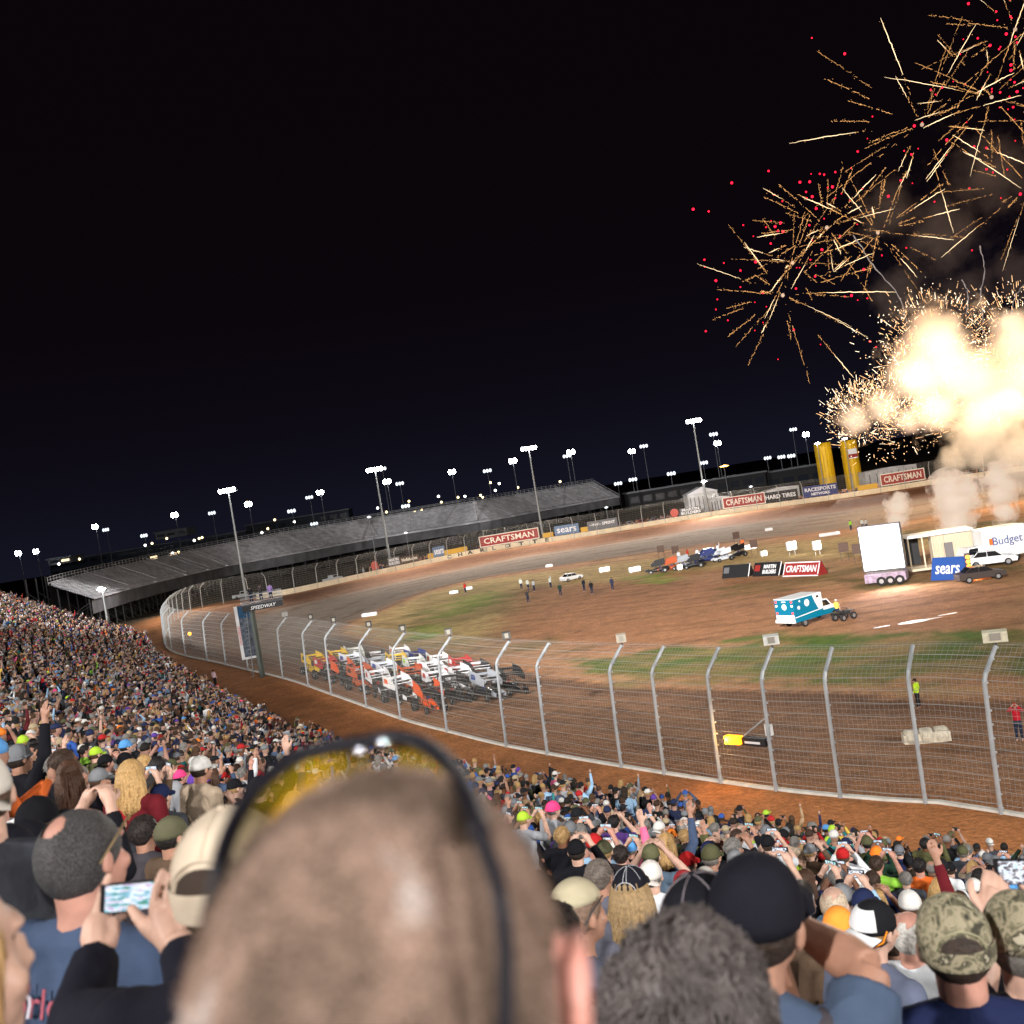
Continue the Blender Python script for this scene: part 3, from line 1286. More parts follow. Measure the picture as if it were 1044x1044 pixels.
def place(px, py, d, az, pose, shirt, head, label, skin='fair', sleeves=True, scale=1., tilt=0., group=None, lean=0.):
    """head centre seen at a pixel, d metres deep; az = compass of the gaze, degrees right of the view"""
    P = at(px, py, d)
    rz = -R(az)
    off = Euler((lean, tilt, rz)).to_matrix() @ (HC * scale)
    o = person(P - off, rz, pose, shirt, head, skin, sleeves, scale, label, group, tilt, lean=lean)
    HEROES.append(P)
    return o


S_ = lambda n, rgb: (n, rgb)
H_ = lambda kind, rgb: ('', kind, rgb)
camo_m = bpy.data.materials.new('camouflage_cloth')
camo_m.use_nodes = True
nt = camo_m.node_tree
b = nt.nodes['Principled BSDF']
b.inputs['Roughness'].default_value = .9
tc = nt.nodes.new('ShaderNodeTexCoord')
n1 = nt.nodes.new('ShaderNodeTexNoise')
n1.inputs['Scale'].default_value = 27
n1.inputs['Detail'].default_value = 5
n1.inputs['Distortion'].default_value = .9
nt.links.new(tc.outputs['Object'], n1.inputs['Vector'])
cr = nt.nodes.new('ShaderNodeValToRGB')
cr.color_ramp.interpolation = 'CONSTANT'
el = cr.color_ramp.elements
for i_, (p_, c_) in enumerate(((0, (54, 50, 40)), (.38, (112, 106, 84)), (.46, (150, 140, 116)), (.54, (94, 90, 70)), (.61, (62, 56, 44)), (.67, (172, 164, 142)))):
    q = el[i_] if i_ < 2 else el.new(p_)
    q.position = p_
    q.color = (*lin(c_), 1)
nt.links.new(n1.outputs[0], cr.inputs[0])
nt.links.new(cr.outputs[0], b.inputs['Base Color'])


def set_hat(o, m_):
    for c in o.children:
        if c.name.split('.')[0] in ('cap', 'knit_hat', 'hair'):
            slot(c, m_)


def strap_cap(o, m_cap, m_gap, fold=None):
    """dress the cap of a person with the adjusting gap and panel seams seen from behind"""
    cap = [c for c in o.children if c.name.startswith('cap')][0]
    c = HC + Vector((0, -.008, .016))
    b = MB()
    n = 14
    vs, fs = [], []
    for i in range(n + 1):
        a = -PI / 2 + (i / n - .5) * 1.15
        hgt = .036 * math.sqrt(max(0, 1 - ((i / n - .5) * 2) ** 2)) + .002
        for z in (.008, .008 + hgt):
            k = math.sqrt(1 - (z / .103) ** 2)
            vs.append(c + Vector((.0885 * k * math.cos(a), .1078 * k * math.sin(a), z)))
    for i in range(n):
        fs.append((i * 2, i * 2 + 2, i * 2 + 3, i * 2 + 1))
    b.add(vs, fs)
    b.build('strap_gap', m_gap, cap)
    b = MB()
    vs, fs = [], []
    for i in range(41):
        a = PI + .25 + (PI - .5) * i / 40
        for z in (.012, -.012, -.034):
            k = math.sqrt(1 - (z / .13) ** 2)
            vs.append(c + Vector((.0892 * k * math.cos(a), .1084 * k * math.sin(a), z)))
    for i in range(40):
        for q in (0, 1):
            fs.append((i * 3 + q, i * 3 + q + 1, i * 3 + q + 4, i * 3 + q + 3))
    b.add(vs, fs)
    b.build('band', m_cap, cap, True)
    b = MB()
    for a in (-PI / 2, -PI / 6, PI / 6, PI / 2, -5 * PI / 6, 5 * PI / 6):
        pts = []
        for j in range(9):
            th = .08 + 1.2 * j / 8
            if a == -PI / 2 and th > 1.05:
                break
            pts.append(c + Vector((.0855 * math.sin(th) * math.cos(a), .1045 * math.sin(th) * math.sin(a), .1035 * math.cos(th))))
        b.tube(pts, .0011, 4)
    pts = []
    for i in range(15):
        a = -PI / 2 + (i / 14 - .5) * 1.35
        z = .012 + .044 * math.sqrt(max(0, 1 - ((i / 14 - .5) * 2) ** 2))
        k = math.sqrt(1 - (z / .103) ** 2)
        pts.append(c + Vector((.0890 * k * math.cos(a), .1084 * k * math.sin(a), z)))
    b.tube(pts, .0022, 4)
    b.build('seam', fold or m_cap, cap)


# --- right-hand foreground
o = place(973, 962, 2.42, 12, 'down', S_('navy', (32, 40, 74)), H_('cap', (120, 120, 90)), 'man in a sun-bleached camouflage cap and navy shirt in the lower right corner', 'ruddy', scale=1.)
set_hat(o, camo_m)
strap_cap(o, camo_m, hair_mat('darkbrown', (48, 36, 28)), cloth_mat('seam', (150, 146, 118)))
hb = MB()
dome(hb, HC + Vector((0, -.010, .004)), (.081, .099, .09), -.62, 18, 8, .02, .95)
hb.build('hair', hair_mat('darkbrown', (48, 36, 28)), o, True)
o = place(892, 945, 4.3, 62, 'down', S_('blue grey', (92, 98, 118)), H_('backwards cap', (26, 26, 30)), 'young man in profile with a backwards black cap, white behind, in a blue grey shirt', 'fair', sleeves=False, tilt=R(4))
cap = [c for c in o.children if c.name.startswith('cap')][0]
b = MB()
c0 = HC + Vector((0, -.008, .016))
vs, fs = [], []
for i in range(9):
    a = -PI / 2 + (i / 8 - .5) * 2.0
    for j in range(6):
        th = .62 + .86 * j / 5
        vs.append(c0 + Vector((.087 * math.sin(th) * math.cos(a), .106 * math.sin(th) * math.sin(a), .105 * math.cos(th))))
for i in range(8):
    for j in range(5):
        fs.append((i * 6 + j, i * 6 + j + 1, i * 6 + 7 + j, i * 6 + 6 + j))
b.add(vs, fs)
b.build('white_panel', cloth_mat('offwhite', (206, 206, 208)), cap, True, fix=False)
b = MB()
brim(b, HC + Vector((0, -.008, .016)), -1, z=.010, droop=.035, ln=.075, w=.078)
b.build('bill', cloth_mat('offwhite', (206, 206, 208)), cap)
b = MB()
b.tube([HC + Vector((.084, -.02, .02)), HC + Vector((.084, -.05, -.02)), HC + Vector((.05, -.1, -.045))], .004, 5)
b.build('orange_strap', cloth_mat('orange_strap', (240, 140, 40)), cap)
hb = MB()
dome(hb, HC + Vector((0, -.010, .004)), (.080, .098, .09), -.5, 18, 8, .01, .8)
hb.build('hair', hair_mat('brown2', (64, 46, 34)), o, True)

# two black caps just beyond the grey curly head
o2 = place(722, 950, 2.0, 30, 'down', S_('dark grey', (70, 66, 72)), H_('cap', (26, 26, 32)), 'person in a dark cap with a pale seam line, directly beyond the curly grey head', 'tanned', tilt=R(-6))
strap_cap(o2, cloth_mat('hat (26, 26, 32)', (26, 26, 32)), hair_mat('darkbrown', (48, 36, 28)), cloth_mat('paleseam', (150, 140, 146)))
# bald man with a white shirt, peach knit hat and others further down
o = place(928, 952, 4.9, 40, 'down', S_('white', (214, 218, 222)), ('', 'thinning hair', (180, 176, 170)), 'bald sunburnt man in a white shirt with blue lettering beside the two-tone backwards cap', 'ruddy', sleeves=False)
tx = text_mesh('lettering', 'Outlaw', .13, cloth_mat('blue_print', (60, 130, 200)), o, (0, -.142, 1.30), (R(86), 0, 0), .002, shear=.2)
place(856, 946, 5.7, 30, 'down', S_('brown', (92, 74, 60)), H_('beanie', (240, 150, 60)), 'person in a bright orange knit hat beyond the forearm raising field glasses', 'fair')
place(851, 922, 6.2, 35, 'down', S_('charcoal', (58, 60, 66)), ('', 'thinning hair', (186, 168, 146)), 'balding man with sandy hair just beyond the bright orange knit hat', 'fair')
place(816, 918, 6.2, 30, 'down', S_('brown', (80, 62, 54)), H_('backwards cap', (212, 208, 206)), 'person in a white cap with a brown strap gap and a plaid brown shirt', 'fair')
# curly blond woman with a stitched black cap
o = place(644, 908, 5.1, 20, 'down', S_('grey', (96, 96, 108)), H_('long hair', (150, 124, 88)), 'woman with wavy blond hair under a black cap with white stitching', 'fair')
b = MB()
dome(b, HC + Vector((0, -.008, .022)), (.092, .110, .106), .08)
brim(b, HC + Vector((0, -.008, .02)), 1, z=.018)
cp = b.build('cap', cloth_mat('hat_black', (26, 26, 34)), o, True)
b = MB()
c = HC + Vector((0, -.008, .022))
for a in (-PI / 2 - .12, -PI / 2 + .12, -PI / 6, PI / 6, -5 * PI / 6):
    b.tube([c + Vector((.0935 * math.sin(t_) * math.cos(a), .1115 * math.sin(t_) * math.sin(a), .1075 * math.cos(t_))) for t_ in [.05 + .14 * j for j in range(8)]], .0012, 4)
pts = []
for i in range(15):
    a = -PI / 2 + (i / 14 - .5) * 1.2
    z = .012 + .048 * math.sqrt(max(0, 1 - ((i / 14 - .5) * 2) ** 2))
    k = math.sqrt(1 - (z / .106) ** 2)
    pts.append(c + Vector((.095 * k * math.cos(a), .113 * k * math.sin(a), z)))
b.tube(pts, .002, 4)
b.build('stitching', cloth_mat('white_thread', (190, 190, 196)), cp)
place(698, 902, 8.0, 20, 'down', S_('black', (22, 22, 28)), H_('cap', (150, 48, 52)), 'man in a faded red cap and black shirt, right of the wavy blond hair', 'fair')
place(720, 898, 8.6, 25, 'down', S_('tan', (168, 150, 130)), H_('beanie', (176, 170, 164)), 'person in a pale grey knit hat beside the faded red cap', 'fair')
place(664, 893, 7.5, 20, 'down', S_('white', (206, 206, 210)), H_('backwards cap', (212, 206, 200)), 'person in a white backwards cap between the wavy blond hair and the faded red cap', 'fair')
# left of the curly grey head: bald man with a tan cap worn to the side, and a dark head in front of him
o = place(590, 930, 3.5, 55, 'down', S_('grey blue', (84, 88, 104)), ('', 'thinning hair', (120, 96, 80)), 'shaven-headed man with dark glasses and a tan cap, right of the big blurred head', 'tanned', sleeves=False)
b = MB()
dome(b, HC + Vector((0, -.008, .020)), (.084, .100, .10), .30)
brim(b, HC + Vector((0, -.008, .020)), -1, z=.02)
b.build('cap', cloth_mat('tan_cap', (176, 166, 140)), o, True)
b = MB()
b.tube([HC + Vector((.083, .05, .06)), HC + Vector((.087, 0, .03)), HC + Vector((.08, -.04, -.01))], .003, 5)
b.build('glasses', black, o)
place(566, 958, 2.9, 50, 'down', S_('black', (20, 20, 24)), H_('short hair', (34, 26, 24)), 'dark-haired man half hidden beside the ear of the big blurred head', 'tanned')
place(612, 893, 6.6, 35, 'down', S_('grey', (90, 90, 96)), H_('short hair', (110, 100, 92)), 'man with grey brown hair beyond the shaven-headed man with the tan cap', 'tanned')
place(588, 868, 9.5, 10, 'phone', S_('black', (24, 24, 28)), H_('cap', (22, 22, 26)), 'person in a black cap holding a phone with both hands, beyond the tan cap', 'fair')
place(616, 868, 10.2, 15, 'down', S_('dark grey', (86, 88, 96)), H_('cap', (76, 76, 56)), 'person in an olive cap and grey hooded top', 'fair')
o = place(633, 872, 10.8, 15, 'raise', S_('pink', (236, 110, 150)), H_('short hair', (40, 32, 28)), 'person raising an arm in a bright pink sleeve', 'fair')
place(664, 873, 9.6, 20, 'shade', S_('slate', (86, 104, 122)), H_('backwards cap', (92, 92, 66)), 'person in a slate shirt and olive backwards cap, beyond the faded red cap', 'fair', sleeves=False)

# --- left-hand foreground
o = place(85, 872, 2.32, 28, 'down', S_('slate blue', (66, 80, 106)), None, 'man with thinning dark grey hair and glasses pushed up, in a slate blue printed shirt', 'ruddy', sleeves=False, scale=1.02)
hm = bpy.data.materials.new('hair_greying')
hm.use_nodes = True
nt = hm.node_tree
b = nt.nodes['Principled BSDF']
b.inputs['Roughness'].default_value = .55
tc = nt.nodes.new('ShaderNodeTexCoord')
nz = nt.nodes.new('ShaderNodeTexNoise')
nz.inputs['Scale'].default_value = 330
nz.inputs['Detail'].default_value = 8
nt.links.new(tc.outputs['Object'], nz.inputs['Vector'])
cr = nt.nodes.new('ShaderNodeValToRGB')
cr.color_ramp.elements[0].position = .44
cr.color_ramp.elements[0].color = (*lin((30, 29, 32)), 1)
cr.color_ramp.elements[1].position = .62
cr.color_ramp.elements[1].color = (*lin((96, 92, 92)), 1)
nt.links.new(nz.outputs[0], cr.inputs[0])
nt.links.new(cr.outputs[0], b.inputs['Base Color'])
bp = nt.nodes.new('ShaderNodeBump')
bp.inputs['Strength'].default_value = .8
bp.inputs['Distance'].default_value = .01
nt.links.new(nz.outputs[0], bp.inputs['Height'])
nt.links.new(bp.outputs[0], b.inputs['Normal'])
b = MB()
c = HC + Vector((0, -.012, 0.006))
dome(b, c, (.083, .098, .099), -.52, 96, 48, .002, .72)
crown = c + Vector((.0, -.052, .082))
b.f = [f for f in b.f if (sum((Vector(b.v[i]) for i in f), Vector()) / len(f) - crown).length > .030]
b.m = [0] * len(b.f)
b.build('hair', hm, o, True)
b = MB()
for q in (-1, 1):
    b.tube([HC + Vector((q * .088, -.03, -.005)), HC + Vector((q * .090, .02, .035)), HC + Vector((q * .075, .075, .065))], .0028, 6)
b.build('glasses', mat('brass_frame', (.6, .45, .25), .3, .8), o)
tx = text_mesh('shirt_print', 'World of Dirt\n      2014', .085, cloth_mat('print_red', (170, 90, 104)), o, (.06, -.146, 1.34), (R(72), 0, R(4)), .001)
tx2 = text_mesh('shirt_print', 'th', .10, cloth_mat('print_white', (196, 190, 200)), o, (-.075, -.140, 1.385), (R(68), 0, 0), .001)
place(176, 852, 6.0, 40, 'down', S_('brown', (74, 60, 50)), H_('cap', (92, 90, 70)), 'man in an olive cap and dark brown top with a backpack, beyond the bright phone', 'tanned')
bb = MB()
place(148, 848, 6.6, 25, 'down', S_('dark grey', (76, 80, 92)), H_('short hair', (40, 32, 30)), 'dark-haired man in a grey hooded top beyond the bright phone', 'tanned')
place(122, 838, 7.6, 40, 'down', S_('charcoal', (50, 50, 58)), H_('cap', (160, 34, 40)), 'man in a red and black cap, right of the thinning dark grey head', 'tanned')
place(40, 838, 4.6, 20, 'phone', S_('black', (22, 22, 28)), H_('cap', (20, 20, 24)), 'person in a black cap with both hands raised, beyond the pale blurred cap', 'fair')
place(30, 868, 3.7, 10, 'down', S_('navy', (34, 44, 96)), H_('cap', (22, 22, 28)), 'person in a black cap and navy jacket at the left edge', 'tanned')
# ------------------------------------------------------------------ people with arms posed one by one
def custom_person(px, py, d, az, label, arms, top, skin='fair', sleeve='long', hat=None, hair=None, scale=1., tilt=0., fingers=None):
    """arms: {side: (elbow(px,py,d), wrist(px,py,d), knuckle(px,py,d), curl, palm facing 'in'/'cam'/'away', sleeve)}"""
    P = at(px, py, d)
    rot = Euler((0, tilt, -R(az))).to_matrix()
    loc = P - rot @ (HC * scale)
    M = Matrix.Translation(loc) @ rot.to_4x4() @ Matrix.Scale(scale, 4)
    Mi = M.inverted()
    L = lambda q: Mi @ at(*q)
    b = MB()
    head_parts(b)
    b.ball((0, -.015, 1.29), (.160, .098, .18), 14)
    b.ball((0, -.01, 1.05), (.15, .10, .20), 12)
    s_ = MB()
    s_.ball((0, -.015, 1.30), (.184, .120, .20), 16)
    s_.ball((0, -.01, 1.08), (.174, .124, .24), 14)
    s_.ball((0, -.01, .95), (.168, .120, .12), 14)
    s_.tube([(-.17, -.02, 1.445), (0, -.025, 1.472), (.17, -.02, 1.445)], [.060, .070, .060], 10)
    for side in (-1, 1):
        sh = SH[side]
        if side in arms:
            e, w, k, curl, palm = arms[side][:5]
            el, wr, kn = L(e), L(w), L(k)
            fr = arms[side][5] if len(arms[side]) > 5 else .0095
        else:
            el, wr = Vector((side * .25, -.03, 1.15)), Vector((side * .23, .1, .92))
            kn, curl, palm, fr = wr + Vector((0, .05, -.1)), .4, 'in', .0095
        b.ball(sh, .06, 8)
        limb(b, [sh, (sh + el) / 2, el], [.054, .047, .041], 12)
        limb(b, [el, el.lerp(wr, .3), el.lerp(wr, .7), wr], [.041, .044, .034, .0265], 12)
        pn = {'in': Vector((-side, .1, 0)), 'away': Vector((0, 1, 0)), 'cam': Vector((0, -1, 0))}[palm] if isinstance(palm, str) else Vector(palm)
        if fingers and side in fingers:
            for ch in fingers[side]:
                b.tube([L(q[:3]) for q in ch], [q[3] for q in ch], 9)
                for q in ch[1:]:
                    b.ball(L(q[:3]), q[3] * .98, 8)
        else:
            hand_mb(b, wr, (kn - wr), -side, curl, pn, 1.0, fr)
        s_.ball(sh, .076, 10)
        if sleeve == 'long':
            limb(s_, [sh, (sh + el) / 2, el, el.lerp(wr, .88)], [.072, .063, .056, .042], 12)
        else:
            s_.tube([sh, sh.lerp(el, .80)], [.070, .064], 12)
        limb(b, [(side * .09, 0, .95), (side * .10, .01, .50), (side * .11, -.02, .07)], [.08, .055, .04])
    body = remesh(b, 'person', .0048 if fingers else .0058, 2 if fingers else 3, .6)
    for m_ in (SKM[skin], EYE, LIP):
        body.materials.append(m_)
    o = bpy.data.objects.new('person', body)
    COL.objects.link(o)
    o.matrix_world = M
    tag(o, label, 'person')
    for p in body.polygons:
        c = p.center
        for q in (-1, 1):
            if (c - (HC + Vector((q * .03, .083, .004)))).length < .011:
                p.material_index = 1
    j = bpy.data.objects.new('jacket' if sleeve == 'long' else 'shirt', remesh(s_, 'jacket', .010, 2, .7))
    COL.objects.link(j)
    j.parent = o
    j.data.materials.append(cloth_mat(*top))
    t = bpy.data.objects.new('trousers', PANTS)
    COL.objects.link(t)
    t.parent = o
    slot(t, cloth_mat('denim', (40, 46, 66)))
    if hat:
        h = bpy.data.objects.new('cap', HEADW[hat[0]])
        COL.objects.link(h)
        h.parent = o
        slot(h, hat[1])
    if hair:
        hb = MB()
        dome(hb, HC + Vector((0, -.010, .004)), (.081, .099, .09), -.55, 20, 8, .02, .9)
        hb.build('hair', hair, o, True)
    HEROES.append(P)
    return o


def facing_cam(P, extra=0., roll=0.):
    """rotation that turns an object's -y side to the camera"""
    v = CAM - P
    az = math.atan2(v.x, -v.y)
    return (math.atan2(v.z, math.hypot(v.x, v.y)) * -1 * 0 + extra, roll, az)


# man in the black cap lifting field glasses, forearm across the frame
custom_person(772, 935, 1.95, 35, 'man in a plain black cap lifting field glasses, beyond the curly grey head',
              {1: ((884, 990, 1.95), (812, 944, 2.12), (795, 915, 2.2), .7, 'cam'), -1: ((800, 1060, 1.9), (786, 968, 2.1), (784, 925, 2.18), .6, 'in')},
              S_('slate sleeve', (70, 84, 106)), 'tanned', 'short', ('cap', cloth_mat('hat_black', (26, 26, 34))), hair_mat('darkbrown', (48, 36, 28)), 1.05, R(8))
P = at(790, 925, 2.2)
b = MB()
for q in (-1, 1):
    b.tube([(q * .035, -.04, 0), (q * .035, .03, 0), (q * .035, .09, 0)], [.018, .022, .028], 12)
b.box((0, .02, .0), (.05, .04, .02))
o = b.build('field_glasses', black, None, True)
o.location = P
o.rotation_euler = (0, 0, -R(30))
tag(o, 'black field glasses held up by the man in the plain black cap', 'binoculars')

# grey camouflage cap with a raised phone at the right edge
custom_person(1040, 957, 2.5, 15, 'grey-haired person in a camouflage cap at the right edge raising a phone',
              {-1: ((1000, 1010, 2.75), (1008, 938, 2.85), (1014, 908, 2.9), .15, 'away', .0105), 1: ((1090, 1000, 2.7), (1072, 930, 2.85), (1062, 902, 2.9), .6, 'in')},
              S_('black', (24, 26, 32)), 'fair', 'short', ('cap', camo_m), hair_mat('grey', (110, 106, 100)))
o = [c for c in bpy.data.objects if c.name.startswith('person')][-1]
P = at(1042, 889, 2.95)
phone(P, facing_cam(P, 0, -ROLL * 0), 'phone with a bright screen held up at the right edge above the grey camouflage cap', 2, 1.0)

# owner of the bright phone: beige cap, black sleeves, standing left of the big blurred head
o = custom_person(240, 900, 1.58, 8, 'person in a beige cap and black jacket photographing, half hidden by the big blurred head',
                  {-1: ((82, 1040, 1.72), (100, 968, 1.86), (107, 932, 1.92), .12, 'in', .0098), 1: ((205, 1040, 1.7), (184, 958, 1.84), (166, 928, 1.9), .55, 'in', .0105)},
                  S_('black jacket', (26, 26, 36)), 'fair', 'long', ('cap', cloth_mat('beige_cap', (196, 180, 160))), hair_mat('brown2', (64, 46, 34)), 1.,
                  fingers={-1: [[(99, 972, 1.86, .022), (98, 956, 1.87, .029), (99, 944, 1.88, .027), (103, 932, 1.89, .018)], [(96, 950, 1.87, .013), (99, 930, 1.885, .0105), (105, 910, 1.89, .0095), (111, 893, 1.895, .0078)],
                                [(103, 946, 1.89, .013), (108, 928, 1.91, .010), (116, 916, 1.925, .009), (122, 906, 1.93, .008)], [(106, 950, 1.90, .012), (115, 940, 1.92, .010), (124, 934, 1.93, .009), (131, 930, 1.93, .008)],
                                [(101, 962, 1.86, .016), (112, 962, 1.865, .015), (117, 950, 1.88, .012), (117, 938, 1.885, .0095)]],
                           1: [[(178, 968, 1.84, .024), (172, 952, 1.86, .031), (168, 940, 1.87, .030), (166, 930, 1.88, .022)], [(158, 936, 1.885, .013), (158, 918, 1.885, .0105), (161, 903, 1.885, .0098), (166, 889, 1.89, .0085)],
                               [(168, 934, 1.88, .0125), (171, 918, 1.875, .0105), (174, 905, 1.88, .0098), (174, 893, 1.89, .0085)], [(177, 940, 1.87, .012), (183, 925, 1.865, .010), (184, 912, 1.875, .0095), (180, 903, 1.89, .0082)],
                               [(182, 950, 1.86, .011), (189, 938, 1.86, .009), (190, 926, 1.87, .0085), (186, 918, 1.885, .0075)], [(162, 955, 1.86, .017), (150, 946, 1.855, .014), (141, 936, 1.86, .0115), (134, 926, 1.875, .0095)]]})
strap_cap(o, cloth_mat('beige_cap', (196, 180, 160)), cloth_mat('shadow_gap', (60, 50, 44)))
P = at(133, 914, 1.9)
ph = phone(P, facing_cam(P, 0, R(11)), 'phone with a bright picture held sideways in two hands at the lower left', 1, .72)
cuf = MB()

# phone further left with a blue picture
custom_person(6, 884, 2.75, 20, 'person in a black cap at the left edge holding up an upright phone',
              {-1: ((10, 990, 2.9), (26, 935, 3.0), (30, 905, 3.05), .4, 'in'), 1: ((66, 985, 2.95), (56, 935, 3.0), (48, 915, 3.05), .5, 'in')},
              S_('black', (24, 26, 32)), 'fair', 'long', ('cap', cloth_mat('hat_black', (26, 26, 34))), hair_mat('darkbrown', (48, 36, 28)))
P = at(41, 903, 3.02)
phone(P, facing_cam(P, 0, R(80)), 'phone with a blue green picture held by the black cap at the left edge', 0, 1.)

# blurred white cap at the left edge
o = place(-24, 812, 2.55, -25, 'down', S_('charcoal', (40, 40, 46)), H_('backwards cap', (206, 200, 190)), 'person in a pale blurred cap cut off by the left edge of the photo', 'fair')


# --- blond woman in the lower left corner
o = place(-70, 985, 1.12, 42, 'down', S_('grey', (110, 106, 110)), None, 'woman with long straight blond hair in profile in the lower left corner', 'fair', scale=1., tilt=R(6))
hb = MB()
c = HC + Vector((0, -.010, .004))
hb.ball(c + Vector((0, -.010, .006)), (.086, .100, .100), 20, zmin=-.15)
for q in range(34):
    a = PI + PI * (q + .5) / 34
    a2 = a + rnd.uniform(-.06, .06)
    k = rnd.uniform(.94, 1.06)
    x0, y0 = .084 * math.cos(a2) * k, .092 * math.sin(a2) * k
    fl = rnd.uniform(-.012, .012)
    hb.tube([c + Vector((x0 * .5, y0 * .6 - .01, .085)), c + Vector((x0 * .98, y0 * .98 - .01, .03)), c + Vector((x0 * 1.14, y0 * 1.08 - .012, -.06)),
             c + Vector((x0 * 1.2 + fl, y0 * 1.1 - .015, -.15)), c + Vector((x0 * 1.15 + fl, y0 * 1.2 - .03, -.24)), c + Vector((x0 * .9 + fl * 2, y0 * 1.3 - .04, -.34 + fl * 3))],
            [.010, .016, .016, .014, .011, .004], 7)
for q in range(12):
    x0 = .082
    y0 = -.03 + .006 * q
    fl = rnd.uniform(-.006, .006)
    hb.tube([c + Vector((x0 * .6, y0 * .7 + .02, .08)), c + Vector((x0, y0 + .01, .03)), c + Vector((x0 * 1.12, y0 - .005, -.05)), c + Vector((x0 * 1.2 + fl, y0 - .01, -.14)), c + Vector((x0 * 1.2 + fl, y0, -.26))], [.009, .013, .013, .011, .004], 7)
for q in range(26):
    u = q / 25
    x0, y0 = .080 + .012 * math.sin(u * 9), -.05 + .085 * u
    fl = rnd.uniform(-.01, .01)
    hb.tube([c + Vector((x0 * .7, y0 * .5, .075)), c + Vector((x0, y0 * .8, .0)), c + Vector((x0 * 1.05 + .01 * u, y0 - .01, -.09)), c + Vector((x0 + .03 + fl, y0 - .03, -.17)), c + Vector((x0 + .07 + fl * 2, y0 - .06, -.23)), c + Vector((x0 + .10 + fl * 3, y0 - .07, -.31))],
            [.008, .012, .012, .012, .010, .003], 6)
blond = bpy.data.materials.new('hair_blond_streaked')
blond.use_nodes = True
nt = blond.node_tree
bb = nt.nodes['Principled BSDF']
bb.inputs['Roughness'].default_value = .45
tc = nt.nodes.new('ShaderNodeTexCoord')
mp = nt.nodes.new('ShaderNodeMapping')
mp.inputs['Scale'].default_value = (90, 90, 5)
nz = nt.nodes.new('ShaderNodeTexNoise')
nz.inputs['Scale'].default_value = 1.4
nz.inputs['Detail'].default_value = 6
nt.links.new(tc.outputs['Object'], mp.inputs['Vector'])
nt.links.new(mp.outputs[0], nz.inputs['Vector'])
cr = nt.nodes.new('ShaderNodeValToRGB')
cr.color_ramp.elements[0].position = .34
cr.color_ramp.elements[0].color = (*lin((96, 66, 40)), 1)
cr.color_ramp.elements[1].position = .68
cr.color_ramp.elements[1].color = (*lin((206, 166, 112)), 1)
nt.links.new(nz.outputs[0], cr.inputs[0])
nt.links.new(cr.outputs[0], bb.inputs['Base Color'])
hb.build('hair', blond, o, True)

# --- curly grey head, bottom centre
o = place(706, 1040, 1.15, 30, 'down', S_('dark grey', (70, 66, 72)), None, 'person with bushy curly grey hair seen from behind at the bottom centre right', 'ruddy', scale=1.02)
hb = MB()
c = HC + Vector((0, -.012, .008))
hb.ball(c, (.086, .098, .104), 20, zmin=-.55)
r_ = random.Random(3)
for q in range(3400):
    z = r_.uniform(-.75, 1)
    a = r_.uniform(0, 2 * PI)
    s = math.sqrt(1 - z * z)
    if math.sin(a) > .35 and z < .45:
        continue
    nrm = Vector((s * math.cos(a), s * math.sin(a), z))
    p = c + Vector((nrm.x * .085, nrm.y * .097, nrm.z * .101))
    t1 = nrm.orthogonal().normalized()
    t2 = nrm.cross(t1)
    wv = noise.noise_vector(nrm * 3.1)
    fl = (wv - nrm * wv.dot(nrm)) * 1.6 + Vector((0, 0, -.55))
    fl = (fl - nrm * fl.dot(nrm)) * r_.uniform(.009, .016)
    ph_ = r_.uniform(0, 6.28)
    w_ = r_.uniform(.002, .006)
    pts = []
    for k in range(7):
        dv = (nrm + (fl * k + t1 * w_ * math.sin(ph_ + k * 1.1) + t2 * w_ * math.cos(ph_ + k * .9)) / .09).normalized()
        gr = 1.0 + .019 * k * r_.uniform(.2, 1.4) + .09 * noise.noise(dv * 5)
        pts.append(c + Vector((dv.x * .087, dv.y * .099, dv.z * .103)) * gr)
    hb.tube(pts, [.0016, .0019, .0019, .0018, .0016, .0012, .0004], 4, cap=False)
curly = mat('hair_curly_grey', lin((98, 90, 88)), .5, noise_amt=.6, nscale=14, bump=.4)
hb.build('hair', curly, o, True)

# --- the big blurred shaven head right in front of the camera
o = place(406, 1034, .447, 15, 'down', S_('dark grey', (60, 58, 62)), None, 'man with a big blurred shaven head filling the bottom of the photo', 'tanned', scale=.985, tilt=R(5))
sk = bpy.data.materials.new('shaven_scalp')
sk.use_nodes = True
nt = sk.node_tree
bb = nt.nodes['Principled BSDF']
bb.inputs['Roughness'].default_value = .95
bb.inputs['Specular IOR Level'].default_value = .08
tc = nt.nodes.new('ShaderNodeTexCoord')
n1 = nt.nodes.new('ShaderNodeTexNoise')
n1.inputs['Scale'].default_value = 18
n1.inputs['Detail'].default_value = 4
n2 = nt.nodes.new('ShaderNodeTexNoise')
n2.inputs['Scale'].default_value = 520
n2.inputs['Detail'].default_value = 2
mp = nt.nodes.new('ShaderNodeMapping')
mp.inputs['Scale'].default_value = (1, 1, .45)
nt.links.new(tc.outputs['Object'], mp.inputs[0])
nt.links.new(mp.outputs[0], n1.inputs['Vector'])
nt.links.new(tc.outputs['Object'], n2.inputs['Vector'])
cr = nt.nodes.new('ShaderNodeValToRGB')
e_ = cr.color_ramp.elements
e_[0].position = .40
e_[0].color = (*lin((102, 86, 75)), 1)
x_ = e_.new(.5)
x_.color = (*lin((134, 115, 102)), 1)
e_[1].position = .58
e_[1].color = (*lin((152, 126, 112)), 1)
nt.links.new(n1.outputs[0], cr.inputs[0])
mr = nt.nodes.new('ShaderNodeMapRange')
